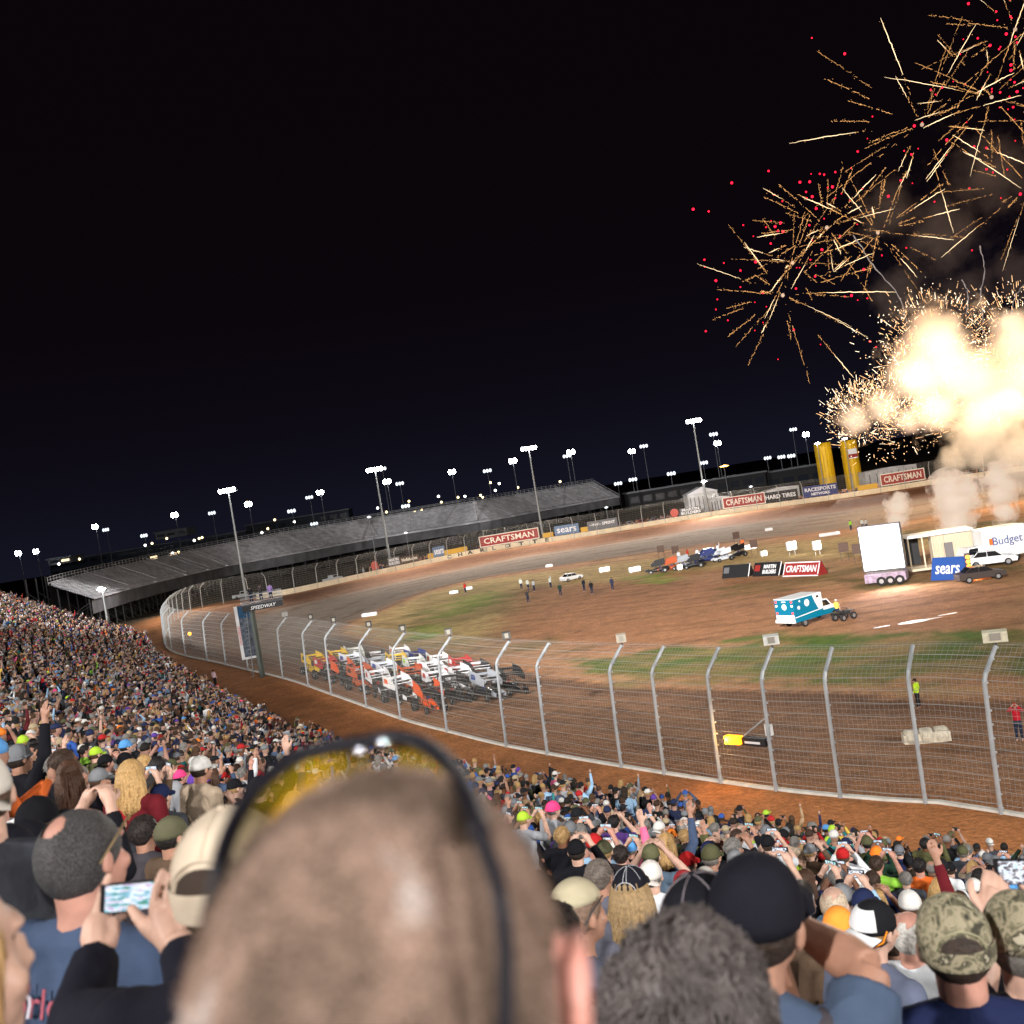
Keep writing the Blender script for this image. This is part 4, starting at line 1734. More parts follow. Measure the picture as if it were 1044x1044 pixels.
for i_, v_ in enumerate((.3, .7, .45, 1.45)):
    mr.inputs[i_ + 1].default_value = v_
nt.links.new(n2.outputs[0], mr.inputs[0])
vm = nt.nodes.new('ShaderNodeVectorMath')
vm.operation = 'SCALE'
nt.links.new(cr.outputs[0], vm.inputs[0])
nt.links.new(mr.outputs[0], vm.inputs['Scale'])
nt.links.new(vm.outputs[0], bb.inputs['Base Color'])
hb = MB()
dome(hb, HC + Vector((0, -.0115, .008)), (.0812, .1005, .1012), -.55, 48, 26, .0, .6)
rs_ = random.Random(8)
cc_ = HC + Vector((0, -.0115, .008))
for q in range(6000):
    z, a = rs_.uniform(-.45, 1), rs_.uniform(0, 2 * PI)
    s = math.sqrt(1 - z * z)
    if math.sin(a) > .4 and z < .5:
        continue
    nn = Vector((s * math.cos(a), s * math.sin(a), z))
    p_ = cc_ + Vector((nn.x * .0812, nn.y * .1005, nn.z * .1012))
    tp = p_ + nn * rs_.uniform(.0016, .0036) + Vector([rs_.gauss(0, .0012) for _ in range(3)])
    s1 = nn.orthogonal().normalized() * .0005
    hb.add([p_ - s1, p_ + s1, tp], [(0, 1, 2)], 0)
hb.build('cropped_hair', sk, o, True, fix=False)
BIG = o
o.scale = (.965, .985, .985)
b = MB()
b.ball((0, 0, 0), (.010, .019, .033), 12)
b.tube([(.006, -.012, -.026), (.012, -.018, 0), (.012, -.012, .024), (.008, .006, .031)], [.004, .005, .005, .003], 8)
b.ball((-.012, .012, -.004), (.014, .02, .035), 10)
eo = b.build('ear', mat('skin_ear', lin((214, 150, 136)), .45, noise_amt=.1, nscale=40), o, True)
Pe = at(572, 1030, .425)
eo.location = (Matrix.Translation(o.location) @ o.rotation_euler.to_matrix().to_4x4() @ Matrix.Diagonal((*o.scale, 1))).inverted() @ Pe
# sunglasses pushed up on the crown: built in camera-facing points but resting on the scalp
g = empty('sunglasses', at(380, 790, .50), 0, 'wraparound sunglasses with yellow mirror lenses pushed up on the shaven head', 'sunglasses')
gb = Vector(g.location)
outer = [(222, 890, .455), (234, 850, .475), (260, 806, .500), (298, 774, .525), (338, 761, .54), (370, 757, .548), (392, 752, .548), (422, 755, .54), (454, 776, .500), (478, 812, .430), (490, 852, .384)]
inner_ = [(250, 906, .46), (262, 884, .478), (284, 858, .503), (314, 836, .528), (342, 824, .543), (370, 806, .55), (398, 802, .55), (410, 826, .543), (424, 846, .528), (440, 866, .503), (458, 890, .478)]
OP = catmull([at(*q) - gb for q in outer], 4)
IP = catmull([at(*q) - gb for q in inner_], 4)
fr_m = mat('sunglass_frame', (.010, .009, .014), .5, .0, spec=.25)
b = MB()
b.tube(OP, .0044, 8)
b.build('frame', fr_m, g, True)
lens_m = bpy.data.materials.new('yellow_lens')
lens_m.use_nodes = True
nt = lens_m.node_tree
bb = nt.nodes['Principled BSDF']
bb.inputs['Base Color'].default_value = (.75, .52, .01, 1)
bb.inputs['Roughness'].default_value = .22
bb.inputs['Metallic'].default_value = .75
bb.inputs['Alpha'].default_value = .72
for rng_ in ((0, 20), (24, 40)):
    b = MB()
    vs, fs = [], []
    for i in range(rng_[0], rng_[1] + 1):
        for s_i in range(7):
            p = OP[i].lerp(IP[i], s_i / 6)
            out_ = (p + gb - Vector(BIG.location) - (BIG.matrix_world.to_3x3() @ HC)).normalized()
            vs.append(p + out_ * .006 * math.sin(s_i / 6 * PI))
    for i in range(rng_[1] - rng_[0]):
        for s_i in range(6):
            fs.append((i * 7 + s_i, i * 7 + s_i + 1, i * 7 + 8 + s_i, i * 7 + 7 + s_i))
    b.add(vs, fs)
    b.build('lens', lens_m, g, True, fix=False)
for T_ in ([(490, 852, .384), (498, 870, .377), (505, 892, .370), (511, 925, .362), (515, 975, .358), (514, 1050, .352), (508, 1120, .350)],
           [(226, 884, .455), (212, 930, .45), (206, 980, .455)]):
    b = MB()
    pts = catmull([at(*q) - gb for q in T_], 4)
    b.tube(pts, [.0032] * len(pts), 8)
    b.tube([p + Vector((.0, -.001, -.0035)) for p in pts], .0030, 8)
    b.build('temple', fr_m, g, True)
b = MB()
for q in ((368, 766, .545), (392, 757, .545)):  # metal dots placed for the highlights on the bridge
    b.ball(at(*q) - gb, .0038, 10)
b.build('bridge_highlight_dot', mat('bright_chrome', (.8, .82, .85), .12, 1.), g, True)
# ------------------------------------------------------------------ the rest of the crowd
cand = []
for k in range(NROW):
    t = k * PITCH_ROW
    line = row_line(t)
    z = tread_z(t)
    pts = resample(line, .53)
    for i, p in enumerate(pts):
        if rnd.random() < (.26 if (p - Vector((0, 0, 0))).length < 42 else (.04 + .14 * (noise.noise(Vector((p.x * .12, p.y * .12, 3))) + .5))):
            continue
        q = Vector((p.x + rnd.uniform(-.19, .19), p.y + rnd.uniform(-.19, .19), z))
        sc = rnd.gauss(.995, .06)
        head = q + Vector((0, 0, 1.65 * sc))
        d = (head - CAM).dot(_f)
        if d < 2.6:
            continue
        X, Y, _ = proj(head)
        if X < -60 or X > 1104 or Y > 1110 or Y < 400:
            continue
        if d < 7.5 and any((head - h).length < .62 for h in HEROES):
            continue
        # nobody stands between the lens and the people placed by hand
        if d < 4.4:
            if 480 < X < 1044 or X < 240:
                continue
        if any(h_d > d - .5 and abs(X - hx) < 24 + 60 / d and abs(Y - hy) < 20 + 60 / d for hx, hy, h_d in [proj(h) for h in HEROES if (h - CAM).length > d - .5 and (h - CAM).length < 12]):
            continue
        cand.append((d, q, sc, X, Y))
cand.sort(key=lambda c: c[0])


def hidden(X, Y, d):
    """behind the big near head or the curly head"""
    return (215 < X < 560 and Y > 830) or (640 < X < 780 and Y > 960)


near, rest = [], []
for c in cand:
    if hidden(c[3], c[4], c[0]) and c[0] < 14:
        continue
    if len(near) < 262 and 0 < c[3] < 1044 and c[4] < 1035:
        near.append(c)
    else:
        rest.append(c)


def wpick(L, k):
    tot = sum(x[k] for x in L)
    r_ = rnd.uniform(0, tot)
    for x_ in L:
        r_ -= x_[k]
        if r_ <= 0:
            return x_
    return L[-1]


used = set()
PW = [('down', 14), ('phone', 5), ('raise', .7), ('clap', 2), ('shade', 2.6)]
recs = []
for d, q, sc, X, Y in near:
    for _ in range(200):
        sh, hd, po = wpick(SHIRTS, 2), wpick(HEADS, 3), wpick(PW, 1)[0]
        if (sh[0], hd[0], po) not in used:
            break
    used.add((sh[0], hd[0], po))
    recs.append((d, q, sc, X, Y, sh, hd, po))


def zone(X, Y, d):
    v = 'near the rail' if d > 17 else ('middle rows' if d > 9 else 'closest rows')
    h_ = 'left' if X < 330 else ('centre' if X < 660 else 'right')
    return v, h_


for d, q, sc, X, Y, sh, hd, po in recs:
    v, h_ = zone(X, Y, d)
    slv = rnd.random() < .5 or sh[0] in ('black', 'maroon', 'brown', 'charcoal')
    lab = 'person in %s top with %s, %s, %s %s' % (sh[0], hd[0].replace('a ', '', 1) if hd[0].startswith('a ') else hd[0].replace('an ', '', 1), PD[po], v, h_)
    person(q, -R(rnd.uniform(8, 58)), po, sh, hd, rnd.choice(['fair', 'fair', 'fair', 'tanned', 'tanned', 'ruddy', 'brown']), slv, sc, lab,
           'spectators standing in the nearest rows', rnd.uniform(-.05, .05), pants=rnd.choice([(40, 46, 66), (60, 70, 96), (40, 38, 40), (120, 108, 88)]), lean=rnd.uniform(-.06, .03))
    if po == 'phone' and d < 16:
        pass
for o in [o for o in list(COL.objects) if o.get('group') == 'spectators standing in the nearest rows' and 'both hands raised' in o['label']]:
    P = o.matrix_basis @ Vector((0, .40, 1.675))
    lab = o['label'].split(' top with ')
    phone(P, (0, 0, o.rotation_euler.z), 'phone held up by the person in %s with %s' % (lab[0].replace('person in ', ''), lab[1].split(',')[0]), rnd.randrange(3))


# ---- low detail bodies, many in one object
def tmpl(headk, armk, lod):
    b = MB()
    n = 8 if lod == 0 else 6
    c = HC
    b.ball(c + Vector((0, .005, -.01)), (.077, .094, .115), n, 0)
    b.tube([c + Vector((0, -.015, -.08)), c + Vector((0, -.02, -.17))], [.055, .06], 5, 0, cap=False)
    if headk == 'hair':
        b.ball(c + Vector((0, -.014, .016)), (.085, .098, .102), n, 1, zmin=-.45)
    elif headk == 'long':
        b.ball(c + Vector((0, -.014, .012)), (.088, .10, .105), n, 1, zmin=-.3)
        b.tube([c + Vector((0, -.03, .0)), c + Vector((0, -.055, -.10)), c + Vector((0, -.07, -.24))], [.085, .085, .04], n, 1)
    elif headk == 'cap':
        b.ball(c + Vector((0, -.006, .022)), (.087, .106, .10), n, 2, zmin=-.02)
        b.box(c + Vector((0, .13, .022)), (.13, .09, .012), 2)
        if lod == 0:
            b.ball(c + Vector((0, -.02, -.01)), (.081, .092, .09), n, 1, zmin=-.45)
    elif headk == 'back':
        b.ball(c + Vector((0, -.006, .022)), (.087, .106, .10), n, 2, zmin=-.02)
        b.box(c + Vector((0, -.13, .012)), (.12, .07, .012), 2)
    elif headk == 'beanie':
        b.ball(c + Vector((0, -.004, .014)), (.092, .11, .115), n, 2, zmin=-.1)
    rings = [(.80, .165, .115), (1.0, .165, .115), (1.2, .18, .12), (1.36, .205, .115), (1.44, .19, .10), (1.49, .08, .07)]
    vs, fs = [], []
    for z, rx, ry in rings:
        for k in range(n):
            a = 2 * PI * k / n
            vs.append((rx * math.cos(a), -.015 + ry * math.sin(a), z))
    for i in range(len(rings) - 1):
        for k in range(n):
            fs.append((i * n + k, i * n + (k + 1) % n, (i + 1) * n + (k + 1) % n, (i + 1) * n + k))
    b.add(vs, fs, 3)
    P = POSES[armk]
    for side, key in ((-1, 'L'), (1, 'R')):
        el, wr = Vector(P[key][0]), Vector(P[key][1])
        b.tube([SH[side], el], [.062, .05], 5, 3)
        b.tube([el, wr], [.045, .03], 5, 5)
        b.ball(wr + (wr - el).normalized() * .06, (.035, .03, .05), 5, 0)
    if armk == 'phone':
        b.box((0, .40, 1.67), (.14, .01, .07), 6)
    b.tube([(0, 0, .85), (0, 0, .05)], [.15, .12], 6, 4)
    V = np.array([tuple(p) for p in b.v])
    T, tp = [], []
    for f, m_ in zip(b.f, b.m):
        for j in range(1, len(f) - 1):
            T.append((f[0], f[j], f[j + 1]))
    part = np.zeros(len(V), int)
    for f, m_ in zip(b.f, b.m):
        for i in f:
            part[i] = m_
    return V, np.array(T), part


heads_ = [('hair', 28), ('long', 10), ('cap', 26), ('back', 7), ('beanie', 5)]
arms_ = [('down', 12), ('phone', 3), ('raise', .7), ('clap', 2), ('shade', 2.)]
TM = {(h, a, l): tmpl(h, a, l) for h, _ in heads_ for a, _ in arms_ for l in (0, 1)}
haircols = [lin(c) for c in ((58, 42, 32), (30, 26, 24), (74, 54, 40), (120, 116, 112), (160, 128, 84), (44, 34, 28))]
skins = [lin(c) for c in ((184, 150, 134), (172, 136, 118), (156, 118, 100), (168, 128, 114), (110, 72, 52))]
hats_ = [(lin(h[2]), h[3]) for h in HEADS if 'hair' not in h[1]]
legs_ = [lin(c) for c in ((40, 46, 66), (60, 70, 96), (40, 38, 40), (120, 108, 88))]
VV, TT, CC = [], [], []
off = 0
BAR = []
for d, q, sc, X, Y in rest:
    h, a = wpick(heads_, 1)[0], wpick(arms_, 1)[0]
    V, T, part = TM[(h, a, 0 if d < 45 else 1)]
    rz = -R(rnd.uniform(0, 62))
    c_, s_ = math.cos(rz), math.sin(rz)
    x_ = V[:, 0] * c_ - V[:, 1] * s_
    y_ = V[:, 0] * s_ + V[:, 1] * c_
    lean_ = rnd.uniform(-.05, .05)
    VV.append(np.stack([x_ * sc + q.x + V[:, 2] * lean_, y_ * sc + q.y + V[:, 2] * rnd.uniform(-.04, .04), V[:, 2] * sc + q.z], 1))
    TT.append(T + off)
    off += len(V)
    sh = lin(wpick(SHIRTS, 2)[1])
    j_ = rnd.uniform(.5, 1.25)
    sh = tuple(v * j_ for v in sh)
    sk_ = rnd.choice(skins)
    pal = np.array([sk_, rnd.choice(haircols), wpick(hats_, 1)[0], sh, rnd.choice(legs_), sh if rnd.random() < .68 else sk_, (.02, .02, .02)])
    CC.append(pal[part])
me = bpy.data.meshes.new('crowd')
raw_mesh(me, np.concatenate(VV), np.concatenate(TT))
me.polygons.foreach_set('use_smooth', [True] * len(me.polygons))
ca = me.color_attributes.new('cloth', 'FLOAT_COLOR', 'POINT')
cc = np.concatenate(CC)
ca.data.foreach_set('color', np.concatenate([cc, np.ones((len(cc), 1))], 1).astype(np.float32).ravel())
cm = bpy.data.materials.new('crowd_cloth_and_skin')
cm.use_nodes = True
nt = cm.node_tree
b = nt.nodes['Principled BSDF']
b.inputs['Roughness'].default_value = .8
b.inputs['Specular IOR Level'].default_value = .25
a_ = nt.nodes.new('ShaderNodeAttribute')
a_.attribute_name = 'cloth'
nt.links.new(a_.outputs['Color'], b.inputs['Base Color'])
me.materials.append(cm)
crowd = bpy.data.objects.new('crowd', me)
COL.objects.link(crowd)
tag(crowd, 'dense crowd of thousands of spectators packed along the rows of the grandstand', 'crowd', None, 'stuff')
print('crowd', len(near), len(rest), len(me.polygons))
# ------------------------------------------------------------------ floodlights
lamp_e = mat('floodlight_glow', (1, 1, 1), .5, emit=(.93, .97, 1.), es=60)
lamp_dim = mat('floodlight_dim', (1, 1, 1), .5, emit=(.80, .90, 1.), es=1.6)
lamp_o = mat('sodium_glow', (1, .6, .2), .5, emit=(1., .45, .08), es=25)
lamp_w = mat('small_warm_glow', (1, .8, .5), .5, emit=(1., .72, .35), es=5)
lamp_b = mat('small_white_glow', (1, 1, 1), .5, emit=(1., .97, .9), es=8)
lamp_r = mat('small_red_glow', (1, 0, 0), .5, emit=(1., .05, .03), es=4)
pole_m = mat('painted_steel_pole', (.26, .27, .27), .6, .3)
pole_far = mat('grey_steel_pole', (.16, .17, .19), .6, .4)


def light_pole(hx, hy, Pbase, label, kind='bank', lm=lamp_e, n=6, w=4.2, r=.28, pm=pole_m, group=None):
    """pole from its foot to the height at which the lamp is seen"""
    r_ = ray(hx, hy)
    k = Vector((Pbase.x, Pbase.y)).length / Vector((r_.x, r_.y)).length
    top = CAMZ + r_.z * k
    h = top - Pbase.z
    o = empty('light_pole', Pbase, math.atan2(-Pbase.x, Pbase.y) * -1, label, 'light pole', group)
    b = MB()
    b.tube([(0, 0, 0), (0, 0, h * .12), (0, 0, h)], [r * 1.25, r * 1.1, r * .6], 8)
    b.build('pole', pm, o)
    if kind == 'bank':
        b = MB()
        b.box((0, 0, h + .1), (w, .22, .2))
        for i in range(n):
            x = (i - (n - 1) / 2) * w / n
            b.box((x, -.35, h + .55), (w / n * .75, .5, .75), rx=R(-25))
        b.build('crossarm', pm, o)
        for i in range(n):
            x = (i - (n - 1) / 2) * w / n
            b = MB()
            b.ball((x, -.72, h + .45), (w / n * .46, .3, w / n * .60), 10)
            b.build('lamp', lm, o)
    else:
        b = MB()
        b.box((0, -.1, h + .12), (w, .7, .28))
        b.build('lamp_housing', pm, o)
        b = MB()
        b.ball((0, -.15, h), (w * .5, .4, .3), 10)
        b.build('lamp', lm, o)
    return o, Vector((Pbase.x, Pbase.y, top))


def spot(P, T, power, size=120, col=(1, .97, .93), r=1.2, blend=.6):
    L = bpy.data.lights.new('floodlight', 'SPOT')  # name also carried by spots added only to brighten
    L.energy = power
    L.color = col
    L.spot_size = R(size)
    L.spot_blend = blend
    L.shadow_soft_size = r
    o = bpy.data.objects.new('floodlight', L)
    COL.objects.link(o)
    o.location = P
    o.rotation_euler = (Vector(T) - Vector(P)).to_track_quat('-Z', 'Y').to_euler()
    return o


K = 1000.
# towers behind and beside the stand, unseen; last one added to brighten near dirt
for P, T, pw in (((-34, -42, 50), (25, 35, 0), 200), ((-92, 12, 48), (-10, 85, 2), 190), ((-128, 78, 44), (-30, 140, 0), 160), ((36, -72, 46), (40, 60, 0), 170), ((120, -46, 34), (70, 110, 0), 300), ((64, -34, 36), (14, 58, 0), 120)):
    spot(P, T, pw * K, 130)

for P, T, pw, sz in (((-92, 12, 52), (-15, 300, 8), 1500, 36), ((-34, -42, 54), (60, 275, 0), 1500, 34), ((-34, -42, 54), (50, 165, 0), 800, 26)):  # unseen narrow spots added to brighten far stand, far track and infield
    spot(P, T, pw * K, sz)

def far_index(x, y):
    r_ = ray(x, y)
    a0 = math.atan2(r_.x, r_.y)
    return min(range(i_wall0 - 60, i_farend), key=lambda k: abs(math.atan2(LR[k].x, LR[k].y) - a0))


GLP = 'tall floodlight poles beyond the far wall'
for hx, hy, bx, by, lab in ((232, 502, 251, 609, 'tall floodlight pole outside the turn, leftmost of the tall ones'),
                            (379, 481, 397, 570, 'tall floodlight pole beyond the wall, left of the painted city name'),
                            (538, 459, 554, 549, 'tall floodlight pole with a long row of lamps right of the painted city name'),
                            (706, 431, 722, 522, 'tallest looking floodlight pole, left of the large red sign on the far wall')):
    i = far_index(bx, by)
    P, t, n = loop_frame(i)
    B = Vector((P.x * 1.012, P.y * 1.012, 0.))
    o, H = light_pole(hx, hy, B, lab, 'bank', lamp_e, 5, 4.6, .30)
    C_ = Vector((n.x * 38 + B.x, n.y * 38 + B.y, 0))
    spot(H + n * 1.2 + Vector((0, 0, .2)), C_, (70 if hx < 300 else 125) * K, 96 if hx < 300 else 120, (1, .97, .92))
B = Vector((-78, 160, 0))
o, H = light_pole(104, 600, Vector((*(Vector(atz(104, 600, 12)[:2]).normalized() * 165), 0)), 'bright single floodlight on a short pole standing behind the crowd on the left', 'single', lamp_e, 1, 1.6, .18)
spot(H + Vector((0, -1, 0)), (-60, 120, 6), 2 * K, 140)
Bs = LR[far_index(722, 520)]
o, H = light_pole(716, 491, Vector((Bs.x, Bs.y + 1, 0)), 'short pole with one dazzling lamp in front of the tallest floodlight pole', 'single', lamp_e, 1, 1.8, .25)
spot(H + Vector((0, -1.2, 0)), (Bs.x, Bs.y - 40, 0), 40 * K, 130)
for hx, hy, lab in ((833, 452, 'bright lamp on top of the left yellow inflatable column'), (861, 447, 'bright lamp on top of the right yellow inflatable column')):
    d = ray(hx, hy)
    Bq = CAM + d * 292
    o, H = light_pole(hx, hy, Vector((Bq.x, Bq.y, 0)), lab, 'single', lamp_e, 1, 1.9, .16)
    if hx > 850:
        spot(H + Vector((0, -1.2, 0)), (70, 200, 0), 90 * K, 130)

far_lamps = [(20, 565, 1), (38, 563, 1), (98, 538, 1), (109, 541, 0), (148, 547, 0), (179, 526, 1), (217, 524, 0), (254, 515, 1), (316, 508, 0), (327, 503, 1), (298, 522, 0),
             (321, 535, 0), (390, 479, 0), (395, 492, 1), (408, 494, 0), (414, 517, 0), (461, 482, 1), (497, 481, 0), (523, 471, 1), (578, 466, 0), (582, 462, 1), (644, 461, 1), (656, 456, 0),
             (684, 484, 0), (630, 494, 0), (645, 490, 0), (727, 444, 0), (731, 453, 1), (717, 473, 0), (782, 468, 0), (796, 467, 0), (806, 466, 0), (808, 439, 0), (821, 444, 1)]
for i_, (hx, hy, br) in enumerate(far_lamps):
    d = 430 + (i_ * 37) % 60
    g_ = CAM + ray(hx, hy) * d
    light_pole(hx, hy, Vector((g_.x, g_.y, -2)), 'distant floodlight pole with %s lamps, number %d from the left on the skyline' % ('brilliant' if br else 'dimmer', i_ + 1) if False else
               'distant floodlight pole with %s lamps against the night sky' % ('brilliant' if br else 'dimmer'), 'bank', lamp_e if br else lamp_dim, 2 if br else 3, 3.6 if br else 4.0, .20, pole_far,
               'distant floodlight poles with brilliant lamps' if br else 'distant floodlight poles with dimmer lamps')
for hx, hy in ((414, 543), (619, 517), (376, 527), (765, 496)):
    B = LR[far_index(hx + 3, hy + 20)] * 1.02
    light_pole(hx, hy, Vector((B.x, B.y, 0)), 'short pole with a small white lamp just beyond the far catch fence', 'single', lamp_dim, 1, 1.2, .12, pole_far, 'short lamp poles beyond the far fence')
o, H = light_pole(738, 475, Vector((*(CAM + ray(738, 475) * 380)[:2], 0)), 'orange sodium street lamp beyond the far wall', 'single', lamp_o, 1, 3.6, .16, pole_far)
spots_ = [(148, 556), (155, 554), (170, 549), (198, 551), (203, 549), (206, 548), (267, 543), (273, 539), (280, 530), (300, 532), (417, 511), (423, 522), (447, 506), (450, 512), (467, 507), (474, 506), (490, 505), (492, 507), (385, 518), (394, 522), (500, 492), (509, 493), (571, 491), (528, 497), (505, 500), (252, 512), (430, 520), (176, 564), (182, 563), (81, 570), (60, 575)]
for i_, (hx, hy) in enumerate(spots_):
    b = MB()
    b.ball((0, 0, 0), .55, 8)
    b.box((0, .4, 0), (.5, .6, .3))
    o = b.build('small_lamp', lamp_w if i_ % 3 else lamp_b)
    o.location = CAM + ray(hx, hy) * 470
    tag(o, 'tiny warm lamp glowing on the dark skyline buildings', 'lamp', 'tiny lamps on the skyline')

# ------------------------------------------------------------------ far grandstand
low_px = [(96, 611), (140, 599), (199, 585), (240, 576), (300, 565), (364, 553), (430, 542), (500, 531), (570, 518), (632, 507)]
FL2 = catmull([Vector((*atz(x, y, 8.6)[:2], 0)) for x, y in low_px], 6)
FN2 = front_normals(FL2)
FN2 = [(-n if (n.dot(p) < 0) else n) for n, p in zip(FN2, FL2)]
top_px = [(609, 493)]
fs_ = empty('grandstand', (FL2[30].x, FL2[30].y, 0), 0, 'long empty grey grandstand beyond the turn and the far wall', 'grandstand')
NR2 = 20
L2 = len(FL2)


def far_pt(i, r_):
    """r_ rows up"""
    w_ = min(1, (L2 - 1 - i) / 14.)
    s_ = .6 + .4 * min(1., i / 26.)
    k = r_ * .72 * s_
    return Vector((FL2[i].x + FN2[i].x * k, FL2[i].y + FN2[i].y * k, 8.6 + r_ * .37 * s_))


mb = MB()
for r_ in range(NR2):
    vs, fs = [], []
    for i in range(L2):
        p, q = far_pt(i, r_), far_pt(i, r_ + 1)
        vs += [(p.x, p.y, p.z), (p.x, p.y, q.z), (q.x, q.y, q.z)]
    for i in range(L2 - 1):
        a = i * 3
        fs += [(a, a + 3, a + 4, a + 1), (a + 1, a + 4, a + 5, a + 2)]
    mb.add(vs, fs)
deck = mat('weathered_aluminium_deck', (.46, .46, .50), .6, .2, noise_amt=.4, nscale=.25)
under(mb, 'deck', deck, fs_)
mb = MB()
for r_ in range(NR2):
    pts = [(far_pt(i, r_ + .5) + Vector((0, 0, .55))) for i in range(L2)]
    mb.tube(pts, .10, 4)
under(mb, 'bench_row', mat('bench_plank', (.62, .62, .66), .5, .2, noise_amt=.6, nscale=.6), fs_)
stp = mat('aisle_rail', (.60, .60, .62), .5, .3)
for j in range(2, L2 - 1, 3):
    b = MB()
    i = j
    for q in range(NR2):
        p = far_pt(i, q + .5)
        b.box((p.x, p.y, p.z + .25), (1.2, .7, .22), rz=math.atan2(FN2[i].x, -FN2[i].y) * -1)
    b.tube([far_pt(i, 0) + Vector((0, 0, 1.2)), far_pt(i, NR2 * .5) + Vector((0, 0, 1.2)), far_pt(i, NR2) + Vector((0, 0, 1.2))], .07, 4)
    o = under(b, 'aisle_stair', stp, fs_)
b = MB()
pts = [far_pt(i, NR2) for i in range(L2)]
for dz in (.5, 1.1, 1.7):
    b.tube([p + Vector((0, 0, dz)) for p in pts], .05, 4)
for p in resample(pts, 2.4):
    b.tube([p, p + Vector((0, 0, 1.7))], .05, 4)
b.tube([far_pt(L2 - 1, r_) + Vector((0, 0, 1.1)) for r_ in range(0, NR2 + 1, 2)], .09, 5)
b.tube([far_pt(i, 0) + Vector((0, 0, .9)) for i in range(L2)], .06, 4)
under(b, 'railing', stp, fs_)
b = MB()
cols = resample([Vector((p.x, p.y, 0)) for p in FL2], 6)
cn = front_normals(cols)
for p, n in zip(cols, cn):
    if n.dot(p) < 0:
        n = -n
    for k, top in ((1, 8.8), (7, 12), (13, 15)):
        b.tube([(p.x + n.x * k, p.y + n.y * k, 0), (p.x + n.x * k, p.y + n.y * k, top)], .16, 5)
    b.tube([(p.x + n.x, p.y + n.y, 1), (p.x + n.x * 13, p.y + n.y * 13, 12)], .09, 4)
    b.tube([(p.x + n.x * 13, p.y + n.y * 13, 2), (p.x + n.x, p.y + n.y, 8)], .09, 4)
under(b, 'steel_frame', mat('shadowed_steel', (.06, .06, .065), .6, .3), fs_)
b = MB()
vs, fs = [], []
for i in range(L2):
    p = far_pt(i, NR2)
    vs += [(p.x, p.y, 0), (p.x, p.y, p.z)]
for i in range(L2 - 1):
    fs.append((2 * i, 2 * i + 2, 2 * i + 3, 2 * i + 1))
b.add(vs, fs)
under(b, 'back_panel', mat('dark_panel', (.03, .03, .034), .7), fs_)
b = MB()
vs, fs = [], []
for i in range(L2):
    p = FL2[i] + FN2[i] * .6
    vs += [(p.x, p.y, 5.6), (p.x, p.y, 8.5)]
for i in range(L2 - 1):
    fs.append((2 * i, 2 * i + 2, 2 * i + 3, 2 * i + 1))
b.add(vs, fs)
under(b, 'front_panel', mat('dark_front_panel', (.11, .11, .12), .8, noise_amt=.4, nscale=.3), fs_)

# small bleachers where the crowd ends
e0 = Vector((-54, 138, 0))
bl = empty('bleachers', e0, R(25), 'small half empty bare aluminium bleachers where the packed stand ends', 'bleachers')
b = MB()
f_ = MB()
for r_ in range(9):
    b.box((-8 - r_ * .0, r_ * .8 - 2, 2.0 + r_ * .42), (17, .32, .08))
    b.box((-8, r_ * .8 - 2.45, 1.7 + r_ * .42), (17, .5, .05))
    for x in range(-16, 1, 4):
        f_.tube([(x, r_ * .8 - 2, 0), (x, r_ * .8 - 2, 2 + r_ * .42)], .05, 4)
f_.tube([(-16.5, -3, 3), (0.5, -3, 3)], .04, 5)
f_.tube([(-16.5, -3, 2.4), (0.5, -3, 2.4)], .04, 5)
b.build('bench', mat('bright_plank', (.34, .34, .35), .5, .4), bl)
f_.build('frame', pole_far, bl)

# ------------------------------------------------------------------ dim buildings on the skyline
fac = mat('dim_blue_facade', (.035, .045, .07), .8, noise_amt=.3, nscale=.06)
fac2 = mat('dim_pale_facade', (.16, .17, .19), .8)
winm = mat('dark_glazing', (.02, .025, .035), .2)
winl = mat('lit_window', (1, .8, .5), .5, emit=(1., .75, .45), es=1.6)


def building(x0, y0, x1, y1, yb, d, label, floors, mat_, lit=0., cat='building', name='stadium_building'):
    """facade between two pixels of its roof line, base at pixel height yb under x0"""
    A, B = at(x0, y0, d), at(x1, y1, d)
    z1 = (A.z + B.z) / 2
    z0 = at(x0, yb, d).z
    w = (B - A).length
    c = (A + B) / 2
    o = empty(name, (c.x, c.y, z0), math.atan2(B.y - A.y, B.x - A.x), label, cat)
    h = z1 - z0
    b = MB()
    b.box((0, 7, h / 2), (w, 14, h))
    b.build('wall', mat_, o)
    b = MB()
    b.box((0, 6.8, h + .3), (w + 1.2, 16, .6))
    b.build('roof', pole_far, o)
    fh = h / floors
    for f in range(floors):
        n = max(2, int(w / 5))
        k = 0
        for i in range(n):
            x = -w / 2 + (i + .5) * w / n
            if k >= 24:
                break
            k += 1
            b = MB()
            b.box((x, -.04, f * fh + fh * .55), (w / n * .7, .1, fh * .4))
            b.build('window', winl if rnd.random() < lit else winm, o)
    return o


